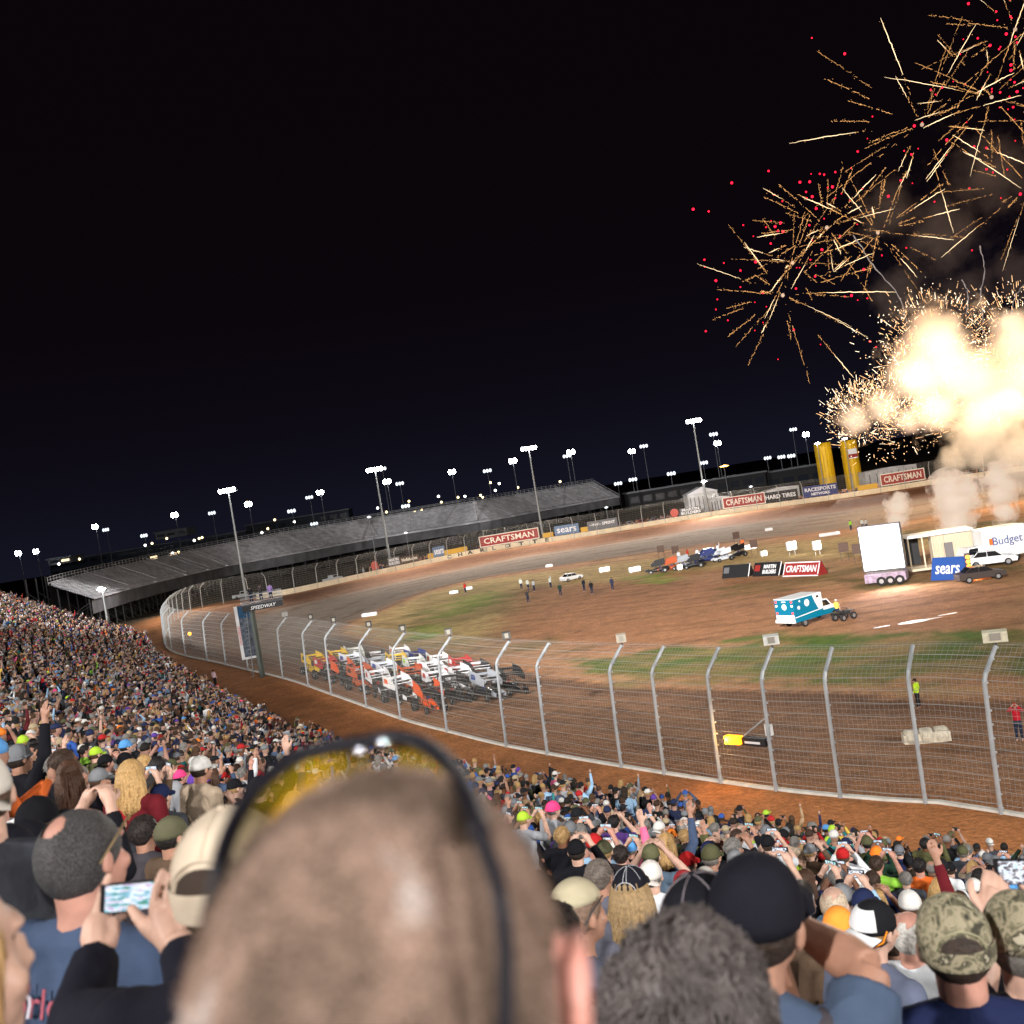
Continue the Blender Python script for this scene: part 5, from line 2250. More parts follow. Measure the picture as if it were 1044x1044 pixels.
building(50, 574, 250, 542, 590, 520, 'long dim blue stadium building on the left of the skyline', 2, fac, .05)
building(250, 536, 355, 520, 560, 530, 'dim blue stadium building in the middle of the skyline', 2, fac, .10)
building(158, 544, 190, 539, 551, 500, 'pale windowed press box raised above the long dim building', 1, fac2, 0.)
building(49, 571, 72, 568, 577, 480, 'small lit suite with warm windows at the far left of the skyline', 1, fac2, .8)
building(355, 528, 470, 513, 540, 560, 'dark low building beyond the empty grandstand', 1, fac, .0)
building(640, 503, 780, 482, 520, 420, 'long dark low stand behind the far wall', 1, mat('dark_roof', (.02, .02, .022), .8), .0)
building(780, 482, 840, 474, 512, 430, 'dark shed behind the racing network sign', 1, mat('dark_roof', (.02, .02, .022), .8), .0)
# ------------------------------------------------------------------ winged sprint cars
tyre = mat('tyre_rubber', (.018, .017, .017), .85)
rimm = mat('bare_rim', (.5, .5, .52), .3, .8)
cage_m = mat('roll_cage', (.05, .05, .055), .4, .5)
glass_d = mat('dark_glass', (.01, .012, .016), .08, spec=.8)


def paint(rgb, rough=.35):
    return mat('paint_%d_%d_%d' % rgb, lin(rgb), rough, noise_amt=.05, nscale=2)


def sprint_car():
    """faces +y"""
    o = empty('sprint_car', (0, 0, 0))
    P0 = paint((235, 235, 235))
    b = MB()
    secs = [(2.0, .10, .10, .42), (1.5, .20, .20, .45), (.8, .28, .30, .52), (.2, .34, .36, .58), (-.5, .36, .36, .55), (-.9, .34, .36, .62), (-1.5, .30, .40, .66), (-1.95, .16, .20, .60)]
    vs, fs = [], []
    n = 10
    for y, rx, rz, zc in secs:
        for k in range(n):
            a = 2 * PI * k / n
            vs.append((rx * math.copysign(abs(math.cos(a)) ** .7, math.cos(a)), y, zc + rz * math.copysign(abs(math.sin(a)) ** .7, math.sin(a))))
    for i in range(len(secs) - 1):
        for k in range(n):
            fs.append((i * n + k, i * n + (k + 1) % n, (i + 1) * n + (k + 1) % n, (i + 1) * n + k))
    fs += [tuple(range(n)), tuple(range((len(secs) - 1) * n, len(secs) * n))]
    b.add(vs, fs)
    b.build('body', P0, o, True)
    b = MB()
    for x in (-.36, .36):
        b.tube([(x, .55, .75), (x * .9, .25, 1.25), (x * .9, -.55, 1.28), (x, -1.0, .85)], .025, 6)
        b.tube([(x, -1.0, .4), (x * .9, -.55, 1.28)], .025, 6)
        b.tube([(x * 1.0, .9, .5), (x, .55, .75), (x, -.9, .8)], .025, 6)
        b.tube([(x * .8, -.2, 1.28), (x * .9, -.2, 1.62)], .02, 5)
        b.tube([(x * .8, .5, .95), (x * .9, .3, 1.55)], .02, 5)
    b.tube([(-.33, .25, 1.25), (.33, .25, 1.25)], .025, 6)
    b.tube([(-.33, -.55, 1.28), (.33, -.55, 1.28)], .025, 6)
    b.tube([(-.75, 1.45, .33), (.75, 1.45, .33)], .03, 6)
    b.tube([(-.85, -1.05, .42), (.85, -1.05, .42)], .045, 6)
    b.tube([(-.5, -1.9, .35), (-.55, -2.15, .45), (.55, -2.15, .45), (.5, -1.9, .35)], .025, 6)
    b.build('roll_cage', cage_m, o)
    b = MB()
    b.box((0, -.15, 1.66), (1.52, 1.55, .045), rx=R(10))
    b.box((0, .62, 1.60), (1.52, .05, .06))
    b.box((0, -.93, 1.87), (1.52, .04, .16))
    w = b.build('top_wing', paint((228, 228, 230)), o)
    w.scale = (1.12, 1.18, 1.22)
    w.location = (0, 0, -.28)
    for s in (-1, 1):
        b = MB()
        b.prism([(-1.05, 1.42), (.95, 1.22), (1.02, 1.55), (.3, 2.02), (-1.05, 2.22)], s * .765, s * .79, 0, 'x')
        b.build('side_board', paint((228, 228, 230)), w)
        b = MB()
        b.prism([(-.8, 1.62), (-.2, 1.58), (-.15, 1.80), (-.3, 1.92), (-.75, 1.96)], s * .792, s * .797, 0, 'x')
        b.build('side_graphic', paint((30, 34, 60)), w)
    b = MB()
    b.box((0, 2.0, .66), (.92, .62, .03), rx=R(-12 * -1))
    for s in (-1, 1):
        b.prism([(1.6, .48), (2.35, .42), (2.38, .70), (1.62, .92)], s * .46, s * .475, 0, 'x')
    b.build('nose_wing', paint((228, 228, 230)), o)
    for x, y, r_, w_ in ((-.92, -1.05, .43, .42), (.95, -1.05, .46, .46), (-.78, 1.45, .33, .24), (.78, 1.45, .33, .24)):
        b = MB()
        b.wheel((x, y, r_), r_, w_, 0, 'x', 18, .55)
        t = b.build('wheel', tyre, o, True)
        b = MB()
        b.wheel((x, y, r_), r_ * .56, w_ * .55, 0, 'x', 12)
        b.wheel((x, y, r_), r_ * .2, w_ * .75, 0, 'x', 8)
        b.build('rim', rimm, t)
    b = MB()
    b.ball((0, -.28, 1.05), (.13, .15, .15), 10)
    b.ball((0, -.4, .75), (.22, .15, .3), 8)
    b.build('driver', paint((200, 60, 40)), o, True)
    return o


sprint = sprint_car()
liv = [('white', (232, 232, 234), (224, 224, 228), (180, 40, 44)), ('black', (26, 26, 30), (24, 24, 28), (210, 210, 214)), ('orange', (236, 92, 30), (30, 30, 34), (236, 92, 30)),
       ('yellow', (232, 190, 44), (226, 186, 40), (60, 50, 40)), ('navy', (40, 52, 110), (34, 44, 96), (220, 220, 224)), ('white and orange', (236, 236, 236), (228, 228, 230), (236, 100, 40)),
       ('silver', (160, 164, 172), (150, 154, 162), (50, 70, 130)), ('red', (186, 34, 36), (176, 32, 36), (230, 230, 230)), ('white and lime', (230, 232, 228), (224, 228, 220), (170, 210, 60)),
       ('white and blue', (226, 230, 238), (220, 226, 236), (50, 80, 170)), ('rust orange', (190, 84, 40), (176, 78, 38), (30, 30, 30)), ('black and white', (30, 30, 34), (214, 214, 218), (24, 24, 28))]
i_front = loop_index(atz(398, 732, ZW))
order = [(0, 0, 2), (0, 1, 1), (0, 2, 6), (0, 3, 1), (1, 0, 5), (1, 1, 0), (1, 2, 0), (1, 3, 11), (2, 0, 0), (2, 1, 10), (2, 2, 0), (2, 3, 7), (3, 0, 10), (3, 1, 9), (3, 2, 8), (3, 3, 5),
         (4, 0, 2), (4, 1, 6), (4, 2, 3), (4, 3, 4), (5, 0, 7), (5, 1, 9), (5, 2, 11), (5, 3, 5), (6, 0, 3), (6, 1, 3), (6, 2, 8)]
for j, (row, ln, lv) in enumerate(order):
    o = sprint if j == 0 else copy_tree(sprint)
    k = i_front + int((row * 5.1 + rnd.uniform(-.9, .9) + ln * .8) / .5)
    P, t, n = loop_frame(k)
    off_ = 2.8 + ln * 2.6 + rnd.uniform(-.3, .3)
    X, Y = P.x + n.x * off_, P.y + n.y * off_
    z = gz(X, Y)
    dirv = -t
    o.location = (X, Y, z - .02)
    n0 = (gz(X + n.x, Y + n.y) - z)
    az_ = math.atan2(dirv.x, dirv.y)
    q = Euler((0, 0, -az_ + rnd.uniform(-.17, .17))).to_matrix().to_4x4()
    rt = q.to_3x3() @ Vector((1, 0, 0))
    slope = math.atan(gz(X + rt.x, Y + rt.y) - z)
    o.rotation_euler = Euler((0, -slope, q.to_euler().z), 'XYZ')
    o.scale = (.92, .92, .92)
    nm, side_c, wing_c, acc = liv[lv]
    for c in o.children:
        kd = c.name.split('.')[0]
        if kd == 'body':
            slot(c, paint(side_c if (row + ln) % 3 == 0 else (34, 34, 38)))
        elif kd == 'nose_wing':
            slot(c, paint(wing_c))
        elif kd == 'top_wing':
            slot(c, paint(wing_c))
            for g_ in c.children:
                slot(g_, paint(side_c) if g_.name.startswith('side_board') else paint(acc))
        elif kd == 'driver':
            slot(c, paint(rnd.choice([(200, 60, 40), (40, 60, 140), (230, 230, 230), (30, 30, 30)])))
    ordn = ['front', 'second', 'third', 'fourth', 'fifth', 'sixth', 'last'][row]
    lane = ['nearest the fence', 'second from the fence', 'third from the fence', 'nearest the infield'][ln]
    tag(o, '%s winged sprint car, %s row of the pack, %s' % (nm, ordn, lane), 'race car', 'winged sprint cars packed four wide')

# ------------------------------------------------------------------ boards and lettering
red_b = mat('red_board', lin((150, 44, 42)), .6)
blue_b = mat('blue_board', lin((34, 76, 150)), .6)
bluegrey_b = mat('faded_blue_board', lin((96, 122, 156)), .6)
navy_b = mat('navy_board', lin((44, 52, 110)), .6)
black_b = mat('black_board', lin((30, 30, 32)), .6)
grey_b = mat('grey_board', lin((104, 104, 108)), .6)
cream_b = mat('cream_letters', lin((232, 226, 210)), .6)
yellow_b = mat('yellow_board', lin((206, 160, 40)), .6)
white_b = mat('white_letters', lin((236, 236, 238)), .6)


def board(px0, px1, zb, h, label, bm_, lines, tm_, frame=None, name='sign_board', off=.35, bold=.03, tilt=0):
    """board on the far wall between two pixels of its foot line"""
    i0, i1 = loop_index(atz(*px0, ZW)), loop_index(atz(*px1, ZW))
    A, B = LR[min(i0, i1)], LR[max(i0, i1)]
    n = loop_frame((i0 + i1) // 2)[2]
    A, B = A - n * off, B - n * off
    w = (B - A).length
    c = (A + B) / 2
    o = empty(name, (c.x, c.y, zb), math.atan2(B.y - A.y, B.x - A.x), label, 'sign')
    b = MB()
    b.box((0, 0, h / 2), (w, .12, h))
    b.build('panel', bm_, o)
    if frame:
        b = MB()
        t_ = h * .07
        b.box((0, -.08, t_ / 2), (w, .06, t_))
        b.box((0, -.08, h - t_ / 2), (w, .06, t_))
        b.box((-w / 2 + t_ / 2, -.08, h / 2), (t_, .06, h - 2 * t_))
        b.box((w / 2 - t_ / 2, -.08, h / 2), (t_, .06, h - 2 * t_))
        b.build('frame', frame, o)
    b = MB()
    for x in (-w * .4, 0, w * .4):
        b.tube([(x, .1, -zb * .6), (x, .1, h)], .06, 5)
    b.build('support', pole_far, o)
    for (body, size, z, wid) in lines:
        t = text_mesh('lettering', body, size, tm_, o, (0, -.10, z), (R(90), 0, 0), .03, bold=bold)
        wd = max(v.co.x for v in t.data.vertices) - min(v.co.x for v in t.data.vertices)
        t.scale = (w * wid / wd, 1, 1)
    return o, w


WT = ZW + 1.25
board((505, 563), (546, 556), WT + .2, 3.1, 'red framed board with pale lettering above the painted city name on the far wall', red_b, [('CRAFTSMAN', 2.2, 1.5, .84)], cream_b, cream_b)
board((733, 526), (777, 520), WT + .2, 3.1, 'red framed board with pale lettering right of the tallest floodlight pole', red_b, [('CRAFTSMAN', 2.2, 1.5, .84)], cream_b, cream_b)
board((906, 502), (953, 495), WT + .3, 3.1, 'red framed board with pale lettering on the far wall beside the smoke', red_b, [('CRAFTSMAN', 2.2, 1.5, .84)], cream_b, cream_b)
board((465, 571), (491, 567), WT + .2, 2.6, 'pale blue board left of the red framed board over the city name', bluegrey_b, [('sears', 2.6, 1.4, .8)], white_b)
board((557, 555), (587, 550), WT + .2, 2.6, 'pale blue board right of the red framed board over the city name', bluegrey_b, [('sears', 2.6, 1.4, .8)], white_b)
board((600, 547), (634, 542), WT + .1, 2.6, 'grey board with white winged lettering on the far wall', grey_b, [('~VvV~ SPRINT', 1.1, 1.5, .85)], white_b)
board((694, 531), (716, 528), WT + .2, 1.9, 'small grey board with two pale lines on the far wall left of the tallest pole', grey_b, [('MARTIN', 1.0, 1.35, .8), ('BUILDERS', 1.0, .45, .9)], white_b)
board((402, 583), (418, 580), WT + .2, 2.2, 'small pale two line board at the left end of the far wall boards', grey_b, [('MARTIN', 1.0, 1.5, .8), ('BUILDERS', 1.0, .6, .9)], white_b)
board((782, 518), (815, 514), WT + .2, 2.8, 'black board with white lettering between the red board and the navy board', black_b, [('HARD TIRES', 1.5, 1.4, .88)], white_b)
board((822, 513), (857, 508), WT + .2, 2.9, 'navy board with two white lines below the yellow inflatable columns', navy_b, [('RACESPORTS', 1.3, 1.9, .9), ('NETWORK', .9, .7, .55)], white_b)
board((427, 579), (452, 574), WT + .1, 1.8, 'brown board with pale script on the far wall', mat('brown_board', lin((80, 62, 48)), .6), [('Nofish.com', 1.1, 1.0, .8)], cream_b)
for a, b_ in (((453, 573), (464, 571)), ((492, 567), (504, 564)), ((547, 556), (556, 555)), ((588, 550), (599, 548)), ((878, 506), (904, 503))):
    tag(board(a, b_, WT + .1, 1.3, None, yellow_b, [], cream_b)[0], 'plain yellow board filling a gap between lettered boards on the far wall', 'sign', 'plain yellow wall boards')
# round red emblem boards
for a in ((397, 585), (689, 532)):
    i = loop_index(atz(*a, ZW))
    P, t, n = loop_frame(i)
    o = empty('round_sign', (P.x - n.x * .4, P.y - n.y * .4, WT + .1), math.atan2(-n.y, -n.x) - PI / 2 + PI, 'round red emblem sign beside the %s two line grey board' % ('left' if a[0] < 500 else 'right'), 'sign')
    b = MB()
    b.wheel((0, 0, 1.15), 1.15, .1, 0, 'y', 24)
    b.build('disc', mat('faded_red', lin((196, 84, 72)), .6), o)
    b = MB()
    b.tube([(-.6, -.08, 1.6), (0, -.08, .8), (.6, -.08, 1.6)], .12, 4)
    b.tube([(0, -.08, .8), (0, -.08, .3)], .12, 4)
    b.build('emblem', white_b, o)
# painted city name on the wall face, letter by letter along the curve
k0, k1 = loop_index(atz(503, 566, ZW)), loop_index(atz(545, 559, ZW))
Pm = LR[(k0 + k1) // 2]
o = empty('wall_lettering', (Pm.x, Pm.y, ZW), 0, 'city name painted in black capitals on the cream far wall', 'lettering')
bp_ = mat('black_paint', (.02, .02, .02), .6)
for q, ch in enumerate('CHARLOTTE'):
    P, t, n = loop_frame(int(round(k0 + (k1 - k0) * (q + .5) / 9)))
    tt_ = t if t.x > 0 else -t
    L_o = text_mesh('letter', ch, 1.35, bp_, o, (P.x - Pm.x + n.x * .03, P.y - Pm.y + n.y * .03, .66), (R(90), 0, math.atan2(tt_.y, tt_.x)), .01, bold=.04, sx=1.75)


def aboard(px0, px1, h, label, bm_, lines, tm_, frame=None, ends=False, emblem=None):
    """free standing wedge board on the infield; px = foot line left and right"""
    A, B = ground_at(*px0), ground_at(*px1)
    w = (B - A).length
    c = (A + B) / 2
    o = empty('infield_board', c, math.atan2(B.y - A.y, B.x - A.x), label, 'sign')
    b = MB()
    b.prism([(0, 0), (1.9, 0), (1.05, h), (.9, h)], -w / 2, w / 2, 0, 'x')
    b.build('wedge', bm_, o)
    if frame:
        b = MB()
        sl = math.atan2(.9, h)
        for x, z, ww, hh in ((0, .06, w, .14), (0, h - .08, w, .14), (-w / 2 + .07, h / 2, .14, h - .3), (w / 2 - .07, h / 2, .14, h - .3)):
            b.box((x, .9 * z / h - .05, z), (ww, .05, hh), rx=-sl)
        b.build('frame', frame, o)
    if ends:
        b = MB()
        b.tube([(w / 2 + .02, -.02, .05), (w / 2 + .02, .95, h)], .07, 5)
        b.build('edge_strip', white_b, o)
    for (body, size, z, wid, xo) in lines:
        t = text_mesh('lettering', body, size, tm_, o, (xo * w, .9 * z / h - .07, z), (R(90) - math.atan2(.9, h), 0, 0), .02, bold=.02)
        wd = max(v.co.x for v in t.data.vertices) - min(v.co.x for v in t.data.vertices)
        t.scale = (w * wid / wd, 1, 1)
    if emblem:
        b = MB()
        b.box((-w * .34, .9 * .6 - .10, h * .6), (w * .2, .05, h * .5), rx=-math.atan2(.9, h))
        b.build('emblem', emblem, o)
    return o


aboard((798, 588), (834, 587), 1.75, 'red wedge board with a white frame standing on the infield near the ambulance', red_b, [('CRAFTSMAN', 1.25, .87, .85, 0)], white_b, white_b)
aboard((767, 588), (794, 587), 1.75, 'black wedge board with two pale lines, left of the red wedge board on the infield', black_b, [('MARTIN', .75, 1.2, .45, .12), ('BUILDERS', .75, .55, .5, .12)], white_b, None, True, red_b)
aboard((736, 590), (763, 588), 1.7, 'black wedge board with yellow and white print, leftmost of the wedge boards', black_b, [], cream_b, None, True, grey_b)
aboard((949, 592), (983, 591), 2.3, 'blue wedge board with white lettering in front of the container stage', blue_b, [('sears', 1.9, 1.2, .72, 0)], white_b)

# ------------------------------------------------------------------ vehicles
def vwheel(o, x, y, r=.38, w=.25, sx=1):
    b = MB()
    b.wheel((x, y, r), r, w, 0, 'x', 18, .6)
    t = b.build('wheel', tyre, o, True)
    b = MB()
    b.wheel((x, y, r), r * .6, w * .9, 0, 'x', 12)
    b.build('rim', rimm, t)


def heading(p0, p1):
    a, b_ = ground_at(*p0), ground_at(*p1)
    return a, b_, math.atan2(-(b_.x - a.x), b_.y - a.y)


# ambulance: teal and white box on a pick-up cab, nose to +y
teal = mat('teal_paint', lin((0, 108, 138)), .35)
whitep = mat('white_vehicle_paint', lin((226, 226, 226)), .35)
a, b_, rz = heading((802, 642), (852, 627))
amb = empty('ambulance', (a + (b_ - a) * .5), rz, 'teal and white box ambulance driving over the infield towards the right', 'ambulance')
amb.scale = (1.02, 1.02, 1.02)
L = (b_ - a).length
b = MB()
b.box((0, -1.35, 1.62), (2.25, 3.7, 2.05))
b.build('box_body', teal, amb)
b = MB()
b.box((0, -1.35, 2.68), (2.27, 3.72, .08))
b.build('roof', whitep, amb)
for s in (-1, 1):
    b = MB()
    b.prism([(-.1, 1.3), (.52, 1.3), (.52, 2.64), (-.7, 2.64), (-.45, 2.0)], s * 1.128, s * 1.135, 0, 'x')
    b.prism([(-3.2, 1.0), (.52, 1.22), (.52, 1.3), (-3.2, 1.08)], s * 1.128, s * 1.135, 0, 'x')
    for y, z, r_ in ((-1.5, 2.1, .32), (-2.6, 1.85, .17), (-2.4, 2.4, .10)):
        b.prism([(y + r_ * math.cos(q * PI / 8), z + r_ * math.sin(q * PI / 8)) for q in range(16)], s * 1.128, s * 1.136, 0, 'x')
    b.build('side_marking', whitep, amb)
    b = MB()
    b.prism([(-.2, 2.3), (.1, 2.3), (.1, 2.5), (-.2, 2.5)], s * 1.13, s * 1.145, 0, 'x')
    b.build('scene_window', glass_d, amb)
b = MB()
b.prism([(.5, .55), (2.9, .55), (2.95, 1.15), (1.95, 1.28), (1.35, 1.95), (.5, 1.98)], -.98, .98, 0, 'x')
b.build('cab', whitep, amb)
b = MB()
b.prism([(.5, .56), (2.86, .56), (2.88, .98), (.5, 1.02)], -.995, .995, 0, 'x')
b.build('lower_side', teal, amb)
b = MB()
b.prism([(.65, 1.35), (1.7, 1.35), (1.25, 1.86), (.65, 1.88)], -.992, .992, 0, 'x')
b.add([(-.85, 1.93, 1.32), (.85, 1.93, 1.32), (.78, 1.40, 1.92), (-.78, 1.40, 1.92)], [(0, 1, 2, 3)])
b.build('window', glass_d, amb)
b = MB()
b.box((0, -3.24, .72), (2.2, .3, .28))
b.box((0, -3.215, 1.02), (2.1, .04, .5))
b.build('rear_step', whitep, amb)
for x in (-.9, .9):
    for z, m_ in ((2.45, lamp_r), (2.1, lamp_w), (1.45, lamp_r)):
        b = MB()
        b.box((x, -3.215, z), (.16, .05, .14))
        b.build('tail_light', m_, amb)
b = MB()
b.prism([(.28 * math.cos(q * PI / 6), 2.0 + .28 * math.sin(q * PI / 6)) for q in range(12)], -3.222, -3.205, 0, 'y')
b.box((0, -3.21, 2.46), (.5, .03, .1))
b.build('rear_emblem', whitep, amb)
text_mesh('lettering', 'AMBULANCE', .3, teal, amb, (0, -3.24, 1.05), (R(90), 0, 0), .005)
for x in (-.92, .92):
    vwheel(amb, x, -1.9)
    vwheel(amb, x, 2.1)

# quad bike with rider
P = ground_at(861, 632)
qd = empty('quad_bike', P, R(-60), 'dark quad bike just in front of the teal ambulance', 'quad bike')
b = MB()
b.box((0, 0, .62), (.45, 1.3, .3))
b.box((0, -.35, .85), (.35, .6, .16))
b.build('body', mat('dark_plastic_body', (.03, .03, .03), .5), qd)
b = MB()
b.box((0, .75, .78), (1.0, .45, .06))
b.box((0, -.8, .80), (1.05, .5, .06))
b.build('rack', cage_m, qd)
b = MB()
b.tube([(-.4, .25, 1.1), (0, .4, 1.05), (.4, .25, 1.1)], .02, 6)
b.tube([(0, .4, 1.05), (0, .6, .7)], .03, 6)
b.build('handlebar', cage_m, qd)
for x in (-.5, .5):
    for y in (-.65, .68):
        vwheel(qd, x, y, .33, .28)
group_ = 'people on the infield'


def walker(px_, py_, top, hd, pose='down', rz=0., label='', sc=1.0, sk='fair', pants=(60, 70, 96)):
    P = ground_at(px_, py_)
    o = person(P, rz, pose, S_('w%d%d%d' % top, top), hd, sk, True, sc, label, None, 0, pants=pants)
    return o


walker(855, 631, (236, 190, 90), H_('cap', (226, 226, 220)), 'down', R(-60), 'rider in a pale orange vest and white helmet beside the dark quad bike', 1.05)
walker(1040, 755, (186, 34, 50), H_('cap', (190, 30, 30)), 'shade', R(150), 'photographer in a red shirt and jeans behind the fence at the right edge', 1.05, 'fair', (60, 84, 130))
walker(937, 722, (190, 226, 50), H_('cap', (30, 30, 30)), 'down', R(40), 'track worker in a lime vest and orange sleeves behind the near fence', 1.0, 'tanned', (40, 40, 44))
for i_, (x, y, c_, po, hd, lab) in enumerate([
    (532, 601, (222, 226, 216), 'down', (220, 220, 220), 'person in white on the infield, left of the standing group'),
    (539, 615, (60, 58, 60), 'raise', (40, 40, 40), 'person in dark clothes with white trousers nearest the camera on the infield'),
    (539, 602, (214, 214, 200), 'down', (180, 150, 110), 'person in a cream shirt beside the person in white on the infield'),
    (545, 603, (190, 196, 200), 'down', (60, 50, 40), 'person in a pale grey top in the middle of the infield group'),
    (562, 600, (210, 216, 210), 'raise', (210, 210, 210), 'person in a pale green white shirt and jeans on the infield'),
    (572, 608, (40, 60, 52), 'down', (30, 30, 30), 'person in a dark green top with white boots on the infield'),
    (596, 603, (40, 44, 52), 'down', (30, 30, 30), 'person in navy, left one of a pair at the right of the infield group'),
    (604, 606, (30, 32, 34), 'down', (30, 30, 30), 'person in black, right one of a pair at the right of the infield group'),
    (625, 602, (50, 56, 80), 'down', (60, 40, 30), 'rightmost person of the infield group, in navy and jeans'),
    (475, 605, (196, 40, 34), 'down', (190, 40, 30), 'track worker in a red suit at the left edge of the infield'),
    (868, 541, (150, 210, 60), 'down', (60, 60, 60), 'worker in a lime vest far away by the track edge'),
    (880, 540, (200, 200, 190), 'down', (60, 60, 60), 'first of two pale clad workers by the far track edge'),
    (884, 540, (180, 180, 176), 'down', (60, 60, 60), 'second of two pale clad workers by the far track edge'),
    (693, 573, (230, 230, 234), 'down', (200, 200, 200), 'crew member in white left of the row of parked sprint cars'),
    (702, 571, (210, 60, 40), 'down', (60, 60, 60), 'crew member in red by the parked sprint cars'),
    (712, 571, (230, 230, 234), 'down', (200, 200, 200), 'crew member in white between the parked sprint cars'),
    (733, 566, (226, 230, 236), 'raise', (60, 60, 60), 'crew member in white waving behind the parked sprint cars'),
    (758, 560, (236, 120, 70), 'down', (60, 60, 60), 'crew member in orange by the small white van'),
    (1022, 566, (60, 70, 60), 'down', (60, 60, 60), 'stage hand in dark clothes in front of the white car')]):
    walker(x, y, c_, H_('cap', hd), po, R(rnd.uniform(-60, 60)), lab, 1.12, 'fair', (230, 230, 230) if i_ in (1,) else (70, 84, 120))
walker(220, 700, (228, 196, 206), H_('short hair', (40, 30, 30)), 'down', R(-30), 'person in a pale pink top walking alone on the dirt strip', 1.0, 'fair', (40, 40, 50))
place(325, 741, 51, 30, 'down', S_('hivis_orange', (255, 96, 20)), H_('cap', (50, 40, 36)), 'marshal in a bright orange jacket standing at the stand edge beside the dirt strip', 'tanned')
place(548, 796, 34.5, 20, 'shade', S_('black', (30, 28, 30)), H_('short hair', (50, 36, 30)), 'spectator in a black printed shirt standing above the others at the rail')
place(579, 803, 33.5, 20, 'shade', S_('navy', (34, 36, 60)), H_('beanie', (226, 70, 130)), 'spectator in navy with a pink knit hat standing above the others at the rail')
# parked sprint cars and light cluster
pk = [(672, 584), (684, 582), (696, 580), (708, 579), (722, 573), (738, 572), (752, 568)]
for j, (x, y) in enumerate(pk):
    o = copy_tree(sprint)
    P = ground_at(x, y)
    o.location = P
    o.rotation_euler = (0, 0, R(100 + rnd.uniform(-20, 20)))
    lv = liv[(1, 10, 6, 11, 4, 9, 1)[j]]
    for c in o.children:
        kd = c.name.split('.')[0]
        if kd in ('body', 'nose_wing', 'top_wing'):
            slot(c, paint(lv[1] if kd != 'top_wing' else lv[2]))
            for g_ in c.children:
                slot(g_, paint(lv[1]))
    tag(o, '%s sprint car parked in the infield, number %s from the left' % (lv[0], ['one', 'two', 'three', 'four', 'five', 'six', 'seven'][j]), 'race car', 'sprint cars parked in a row on the infield')
# bright ground lights and white boxes
for j, (x, y, w_, on) in enumerate([(617, 584, 1.9, 1), (648, 584, 2.0, 1), (719, 567, 1.6, 1), (766, 561, 2.2, 1), (809, 566, 1.5, 2), (835, 566, 1.2, 2), (780, 568, 1.0, 1), (694, 582, .8, 1)]):
    P = ground_at(x, y)
    o = empty('lit_box', P, R(10), 'glowing white light box on the infield, %s' % ['leftmost of all', 'second from the left', 'behind the parked sprint cars', 'beside the small white van', 'dazzling, on the left of a pair', 'dazzling, on the right of a pair', 'behind the black wedge board', 'in front of the parked sprint cars'][j], 'light box', 'glowing light boxes on the infield')
    b = MB()
    b.box((0, .3, .62 if on == 1 else 1.5), (w_, .5, .8 if on == 1 else 1.3))
    b.tube([(-w_ * .3, .3, 0), (-w_ * .3, .3, .5)], .05, 5)
    b.tube([(w_ * .3, .3, 0), (w_ * .3, .3, 1.2)], .05, 5)
    b.build('case', whitep, o)
    b = MB()
    b.box((0, .02, .62 if on == 1 else 1.5), (w_ * .94, .05, .72 if on == 1 else 1.2))
    b.build('lit_front', mat('lit_panel', (1, 1, 1), .5, emit=(1, .97, .88), es=2.2) if on == 1 else mat('lit_panel_bright', (1, 1, 1), .5, emit=(1, .97, .85), es=9), o)
# small dark display panels on stands
for j, (x, y) in enumerate([(862, 572), (876, 574), (878, 574), (675, 570), (690, 571), (752, 556), (770, 566)]):
    if j == 2:
        continue
    P = ground_at(x, y)
    o = empty('display_panel', P, R(rnd.uniform(-10, 10)), 'dark display panel on thin legs on the infield, %s' % ['left one beside the big screen', 'right one beside the big screen', '', 'left one of two behind parked cars', 'right one of two behind parked cars', 'behind the white light box', 'by the dazzling light pair'][j], 'panel', 'dark display panels on the infield')
    b = MB()
    b.box((0, 0, 1.9), (1.3, .08, 1.3))
    b.build('panel', mat('brown_dark_panel', lin((92, 72, 62)), .7), o)
    b = MB()
    for s in (-.5, .5):
        b.tube([(s, .05, 0), (s, .05, 1.4)], .03, 5)
    b.build('leg', cage_m, o)
# small white pick-up car far left on the infield
def small_car(px_, py_, rz, col, label, name='car', sc=1.):
    P = ground_at(px_, py_)
    o = empty(name, P, rz, label, 'car')
    o.scale = (sc, sc, sc)
    b = MB()
    b.prism([(-2.3, .35), (2.25, .35), (2.35, .7), (2.1, .88), (1.0, 1.0), (-1.9, 1.05), (-2.3, .95)], -.88, .88, 0, 'x')
    b.build('body', col, o)
    b = MB()
    b.prism([(-1.7, 1.0), (1.1, .98), (.45, 1.48), (-1.1, 1.5)], -.78, .78, 0, 'x')
    b.build('cabin', glass_d, o)
    b = MB()
    b.box((0, -.33, 1.50), (1.5, 1.45, .05))
    for s in (-.77, .77):
        b.tube([(s, 1.08, 1.0), (s * .97, .45, 1.48)], .04, 5)
        b.tube([(s, -1.65, 1.02), (s * .97, -1.1, 1.48)], .04, 5)
        b.tube([(s, -.3, 1.02), (s * .98, -.3, 1.5)], .04, 5)
    b.build('roof', col, o)
    for x in (-.8, .8):
        for y in (-1.4, 1.45):
            vwheel(o, x, y, .34, .22)
    b = MB()
    for s in (-.65, .65):
        b.box((s, 2.27, .68), (.3, .08, .14))
    b.build('headlight', lamp_dim if False else whitep, o)
    return o


